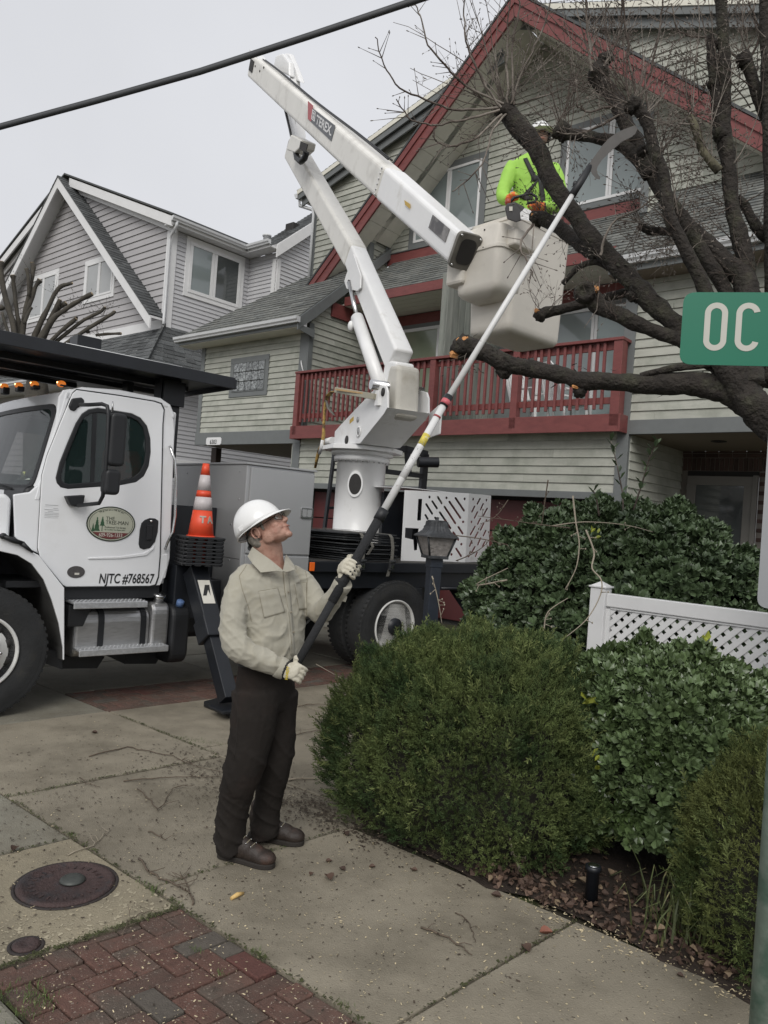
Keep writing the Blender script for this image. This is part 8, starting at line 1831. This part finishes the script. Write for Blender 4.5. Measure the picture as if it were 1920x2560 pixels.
# ---------------- pole saw (held, a thing of its own)
PP=lambda t:None
q0=D(741,1662,MD-.20); q1=D(957,1280,MD-.02); q2=D(1112,1008,MD+.16); q3=D(1434,482,MD+.62); q4=D(1478,412,MD+.68)
PS=empty('pole_saw',tuple(q0),0,'long white telescoping pole saw with a black foam grip, held by the khaki-shirted man','pole saw'); o_=q0
foam=mat('black_foam_grip',(.022,.023,.025),.9,var=.2,scale=60,bump=.8,bscale=220); pw_=mat('white_fibreglass_pole',(.68,.68,.67),.35,var=.05,scale=10,col2=(.45,.43,.42),c2lo=.6,c2hi=.75,c2scale=30)
def seg(nm,a,b,r,m,ra=None): return MB().tube([tuple(a-o_),tuple((a+b)/2-o_),tuple(b-o_)],[r,r,ra or r],20).build(nm,m,PS,fix=False)
qq=lambda a,b,t:a*(1-t)+b*t
seg('grip',q0,qq(q0,q1,.42),.0200,foam); seg('grip',qq(q0,q1,.40),q1,.0235,foam); seg('grip_collar',qq(q0,q1,.945),qq(q1,q2,.02),.0275,plas); seg('end_taper',qq(q0,q1,-.03),q0,.016,plas)
seg('outer_tube',q1,q2,.0195,pw_); seg('inner_tube',q2,q3,.0165,pw_,.0150)
seg('clamp',qq(q1,q2,.97),qq(q2,q3,.03),.024,plas); seg('clamp_label',qq(q1,q2,.985),qq(q2,q3,.012),.0248,mat('pink_label',(.55,.12,.14),.5)); seg('clamp_ring',qq(q1,q2,.86),qq(q1,q2,.875),.021,mat('red_ring',(.3,.05,.05),.5))
seg('yellow_label',qq(q1,q2,.60),qq(q1,q2,.70),.0200,mat('yellow_label',(.60,.50,.08),.5,var=.3,scale=80,col2=(.5,.5,.45),c2lo=.55,c2hi=.58,c2scale=60)); seg('scuffed_label',qq(q1,q2,.30),qq(q1,q2,.58),.0198,mat('scuffed_print',(.62,.62,.61),.5,var=.05,col2=(.22,.22,.24),c2lo=.60,c2hi=.64,c2scale=110))
seg('inner_head',qq(q2,q3,.985),q4,.022,plas,.018); MB().ell(tuple(qq(q3,q4,.25)-o_+RT*-.018+UP*.01),(.014,.014,.02)).build('thumb_screw',plas,PS)
bp=[(1470,418),(1478,402),(1494,380),(1507,362),(1522,346),(1540,333),(1560,323),(1588,313),(1594,322),(1588,335),(1581,340)]
te=[(1581,340),(1554,353),(1525,379),(1505,398),(1492,418)]; teeth=[]
for i in range(len(te)-1):
    for k in range(9):
        t=k/9; x=te[i][0]*(1-t)+te[i+1][0]*t; y=te[i][1]*(1-t)+te[i+1][1]*t; teeth.append((x,y)); teeth.append((x-1.6+ (te[i+1][0]-te[i][0])/18+2.6,y+ (te[i+1][1]-te[i][1])/18+2.2))
hk=[(1492,424),(1494,434),(1501,444),(1499,449),(1490,447),(1481,436),(1474,424)]
BLf=lambda x,y,d:tuple(D(x,y,MD+.66+d)-o_)
plate(bp+teeth+hk,[],lambda a,b,d:BLf(a,b,d),-.0015,.0015,'saw_blade',mat('grey_saw_steel',(.085,.08,.075),.6,metal=.1,var=.15,scale=12),PS)
# ---------------- gloved hands
def hand(c,axis,palm,out,mirror,m,cuffto,name='glove'):
    """c: grip point on pole; axis: along pole; palm: unit vector from pole to palm (the fingers start there); out: unit vec fingers sweep through"""
    r=empty(name,tuple(c*0)); r.parent=MAN; ax=axis/np.linalg.norm(axis)
    e1=palm-ax*(palm@ax); e1/=np.linalg.norm(e1); e2=np.cross(ax,e1)
    if e2@out<0: e2=-e2
    g=MB()
    pc=c+e1*.036; M3=Matrix((tuple(ax),tuple(e2),tuple(e1))).transposed()
    g.ell(tuple(pc-MO),(.046,.034,.020),M3,14); g.ell(tuple(pc-MO-e2*.018+ax*-.01),(.044,.026,.022),M3,14)
    rr=.0335
    for k in range(4):
        a=(k-1.5)*.0215; fr_=rr+.002; pts=[]
        for t in np.linspace(R(-10),R(195 if k<3 else 170),11): pts.append(c-MO+ax*(a+.002*math.sin(t*2))+e1*fr_*math.cos(t)+e2*fr_*math.sin(t)*1.08)
        fr=[.0108,.0118,.0112,.0106,.0112,.0108,.0102,.0106,.0102,.0096,.008]; g.tube([tuple(p) for p in pts],[x*(1 if k<3 else .88) for x in fr],10)
        g.ell(tuple(c-MO+ax*a+e1*fr_*math.cos(R(38))+e2*fr_*math.sin(R(38))*1.1),(.012,.012,.011),n=10)
    th=[c-MO+ax*-mirror*.045+e1*.035-e2*.012,c-MO+ax*-mirror*.058+e1*.022-e2*.028,c-MO-mirror*ax*.060-e1*.004-e2*.032,c-MO-mirror*ax*.055-e1*.024-e2*.022]
    g.tube([tuple(p) for p in th],[.015,.0135,.012,.0095],10)
    g.tube([tuple(pc-MO-e2*.02),tuple((pc-MO-e2*.02)*.5+cuffto*.5),tuple(cuffto)],[.028,.027,.030],14)
    o=fused(name+'_leather',g,m,r,.0036,2,lambda p:.0010*mn.noise(Vector(p)*120)); return r,o
axp=(q1-q0); 
c_f=qq(q0,q1,.617); c_n=qq(q0,q1,.0)+ (q0-q1)/np.linalg.norm(q1-q0)*.0
w_f=m_(858,1458,-.09); w_n=m_(716,1676,-.185)
RH,ro1=hand(c_f,axp,-RT*.85-FW*.25+UP*0,-FW*.9+RT*.2,-1,glv,w_f); 
c_n2=q0+(q1-q0)*.0-UP*.035
LHd,ro2=hand(c_n2,axp,-FW*.75-RT*.45,RT,-1,glv,w_n)
# knuckle patches and cuffs
ax=axp/np.linalg.norm(axp)
for k in range(4):
    a=(k-1.5)*.0215; p=c_f-MO+ax*a; e=-FW; 
    pts=[p+(-FW*math.cos(t)+RT*math.sin(t))*.0368 for t in np.linspace(R(-5+6*k),R(42),6)]; MB().tube([tuple(x) for x in pts],.0108,8).build('black_knuckle_patch',glb,RH)
MB().tube([tuple(w_f+ (w_f*0)),tuple(m_(852,1442,-.10))],[.034,.031],14).build('glove_cuff',glb,RH)
cfm=MB().tube([tuple(m_(700,1668,-.19)),tuple(m_(727,1680,-.20))],[.047,.045],18).build('glove_cuff',glb,LHd)
ad=(m_(727,1680,-.20)-m_(700,1668,-.19)); ad/=np.linalg.norm(ad); upv=np.cross(ad,-FW); upv=-upv if upv@UP<0 else upv; 
text_mesh('glove_lettering','HARDY',.019,mat('yellow_print',(.55,.42,.04),.5),cfm,basis(tuple(m_(722,1694,-.20)-FW*.049),tuple(UP*.98+RT*.15),tuple(-RT*.98+UP*.15),tuple(-FW)),ext=.0006,bold=.0006)
# ------------------------------------------------------------------ man in the bucket
B0=D(1330,560,7.6); BO=np.array([B0[0],B0[1],B0[2]-1.0]); BD_=7.6
BM_=empty('person',tuple(BO),0,'tree worker in the bucket wearing a lime green shirt, harness and orange gloves','person')
b_=lambda x,y,dd=0.:D(x,y,BD_+dd)-BO
lime=mat('lime_hi_vis_shirt',(.33,.60,.09),.7,var=.06,scale=8,col2=(.27,.50,.07),c2lo=.5,c2hi=.7,bump=.15,bscale=200); ora=mat('orange_glove',(.78,.16,.03),.6,var=.15,col2=(.45,.50,.08),c2lo=.56,c2hi=.60,c2scale=26); har=mat('harness_black',(.02,.022,.022),.7)
t=MB(); loft(t,[(b_(1333,382),RT,FW,.05,.05),(b_(1332,390),RT,FW,.12,.07),(b_(1330,404),RT,FW,.20,.10),(b_(1330,430),RT,FW,.215,.12),(b_(1332,475),RT,FW,.195,.125),(b_(1335,530),RT,FW,.185,.13),(b_(1338,570),RT,FW,.18,.13)],22)
def barm(pts): 
    P=[b_(x,y,d) for x,y,d,r in pts]; F_,Q=dres(P,[p[3] for p in pts],5); t.tube([tuple(p) for p in F_],Q,14)
barm([(1283,415,0,.075),(1272,440,-.05,.078),(1258,478,-.12,.068),(1258,495,-.18,.064),(1272,500,-.28,.052)]); barm([(1380,418,0,.075),(1392,445,-.05,.075),(1400,485,-.1,.068),(1396,515,-.18,.065),(1375,518,-.26,.055),(1352,515,-.32,.045)])
LS=fused('hi_vis_shirt',t,lime,BM_,.014,4,lambda p:.006*mn.noise(Vector(p)*11)+.003*mn.noise(Vector(p)*28)); lb=bvh_of(LS)
for q in ([(1308,398),(1318,396),(1345,450),(1334,455)],[(1350,445),(1338,455),(1300,495),(1312,500)],[(1345,450),(1356,446),(1366,530),(1354,532)],[(1328,440),(1362,438),(1362,452),(1328,454)],[(1352,398),(1362,400),(1356,445),(1346,446)]): patchpx('harness_strap',lb,BO,q,har,BM_,3,8,.008,.006)
hd2=MB(); hc=b_(1350,345); hd2.ell(tuple(hc),(.078,.095,.105),n=14); hd2.ell(tuple(hc-FW*.07-UP*.03),(.05,.04,.06),n=12); hd2.ell(tuple(hc-FW*.105-UP*.01),(.012,.018,.018),n=8); hd2.tube([tuple(hc-UP*.05),tuple(b_(1337,385))],[.055,.062],12)
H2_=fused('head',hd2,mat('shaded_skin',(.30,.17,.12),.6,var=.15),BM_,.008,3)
for sg in (-1,1): MB().ell(tuple(hc-FW*.102+RT*sg*.03+UP*.012),(.014,.008,.008),n=8).build('eye',dark,H2_); MB().ell(tuple(hc+RT*sg*.08-UP*.0),(.03,.045,.05),n=10).build('ear_muff',plas,H2_)
MB().tube([tuple(hc-FW*.112-UP*.055-RT*.02),tuple(hc-FW*.114-UP*.055+RT*.02)],.004,6).build('mouth',lip,H2_)
ht=MB(); m=8;n=24;vs=[]
for i in range(m+1):
    tt=math.pi/2*i/m
    for k in range(n): a=2*math.pi*k/n; vs.append(tuple(hc+UP*(.035+.115*math.sin(tt))+RT*.118*math.cos(a)*math.cos(tt)+FW*.138*math.sin(a)*math.cos(tt)-FW*.01))
ht.add(vs,[(i*n+k,i*n+(k+1)%n,(i+1)*n+(k+1)%n,(i+1)*n+k) for i in range(m) for k in range(n)],0,True); ht.add([tuple(hc+UP*.035+RT*.14*math.cos(a)*(1)+FW*(.15*math.sin(a)-.03)) for a in np.linspace(0,2*math.pi,25)[:-1]],[tuple(range(24))]); ht.build('hard_hat',hatm,BM_,fix=False)
lg_=MB(); 
for s_ in (-1,1): lg_.tube([tuple(b_(1338,565)+RT*s_*.09),tuple(b_(1338,565)+RT*s_*.1-UP*.45),tuple(b_(1338,565)+RT*s_*.1-UP*.88)],[.10,.075,.06],12)
loft(lg_,[(b_(1338,555),RT,FW,.18,.13),(b_(1338,600),RT,FW,.19,.14)],18); fused('work_trousers',lg_,mat('dark_work_trousers',(.04,.045,.05),.8),BM_,.02,2)
# gloves: fingers closed round the saw handles
def glove2(c,axis,toward,wrist):
    g=MB(); ax=axis/np.linalg.norm(axis); e1=toward-ax*(toward@ax); e1/=np.linalg.norm(e1); e2=np.cross(ax,e1); g.ell(tuple(c+e1*.03),(.05,.04,.03),n=10); g.ell(tuple(c+e1*.02),(.035,.045,.04),n=10)
    for k in range(4):
        a=(k-1.5)*.024; g.tube([tuple(c+ax*a+e1*.034*math.cos(t_)+e2*.034*math.sin(t_)) for t_ in np.linspace(0,R(210),8)],[.0135]*7+[.010],8)
    g.tube([tuple(c-ax*.05+e1*.03),tuple(c-ax*.065+e1*.0),tuple(c-ax*.055-e1*.03)],[.016,.014,.011],8); g.tube([tuple(c+e1*.02),tuple(wrist)],[.035,.046],12)
    return fused('glove',g,ora,BM_,.0075,1)
hdl=b_(1296,493,-.40); hdr=b_(1345,512,-.42)
glove2(b_(1282,492,-.36),RT*.9+UP*.3,-FW,b_(1268,500,-.22)); glove2(b_(1338,516,-.40),RT,-FW,b_(1362,517,-.28))
# chainsaw
CS=empty('chainsaw',tuple(D(1290,530,6.98)),0,'small top-handle chainsaw held by the worker in the bucket','chainsaw'); co_=D(1290,530,6.98); s_=lambda x,y,d=0:tuple(D(x,y,6.98+d)-co_)
cb_=MB(); body=[(1262,520),(1268,508),(1290,506),(1308,515),(1318,530),(1312,548),(1290,556),(1268,548)]
n=len(body); cb_.add([s_(x,y,-.06) for x,y in body]+[s_(x,y,.06) for x,y in body],[tuple(range(n-1,-1,-1)),tuple(range(n,2*n))]+[(i,(i+1)%n,n+(i+1)%n,n+i) for i in range(n)]); CB_=cb_.build('saw_body',mat('dark_grey_plastic',(.035,.033,.035),.5,var=.2),CS,bevel=.008)
MB().tube([s_(1270,512,0),s_(1285,494,0),s_(1310,488,0),s_(1328,484,0),s_(1341,492,0),s_(1338,505,0),s_(1318,508,0)],.014,8).build('top_handle',plas,CS); MB().prism([(0,0),(.07,0),(.075,.03),(.0,.035)],lambda a,b,d:tuple(np.array(s_(1312,500,0))+RT*a+UP*b+FW*d),-.02,.02).build('handle_guard',plas,CS,bevel=.004)
bq=[(1300,532),(1312,520),(1370,545),(1392,556),(1390,566),(1365,562),(1302,548)]; n=len(bq); MB().add([s_(x,y,-.07) for x,y in bq]+[s_(x,y,-.062) for x,y in bq],[tuple(range(n-1,-1,-1)),tuple(range(n,2*n))]+[(i,(i+1)%n,n+(i+1)%n,n+i) for i in range(n)]).build('guide_bar',alu,CS)
p=s_(1277,522,-.065); MB().prism([(-.015,-.02),(.015,-.02),(.015,.02),(-.015,.02)],lambda a,b,d:tuple(np.array(p)+RT*a+UP*b+FW*d),-.003,0).build('label',wt1,CB_)
MB().ell(s_(1270,505,0),(.03,.03,.035),n=10).build('red_cover',mat('saw_red_plastic',(.35,.06,.03),.4),CS)
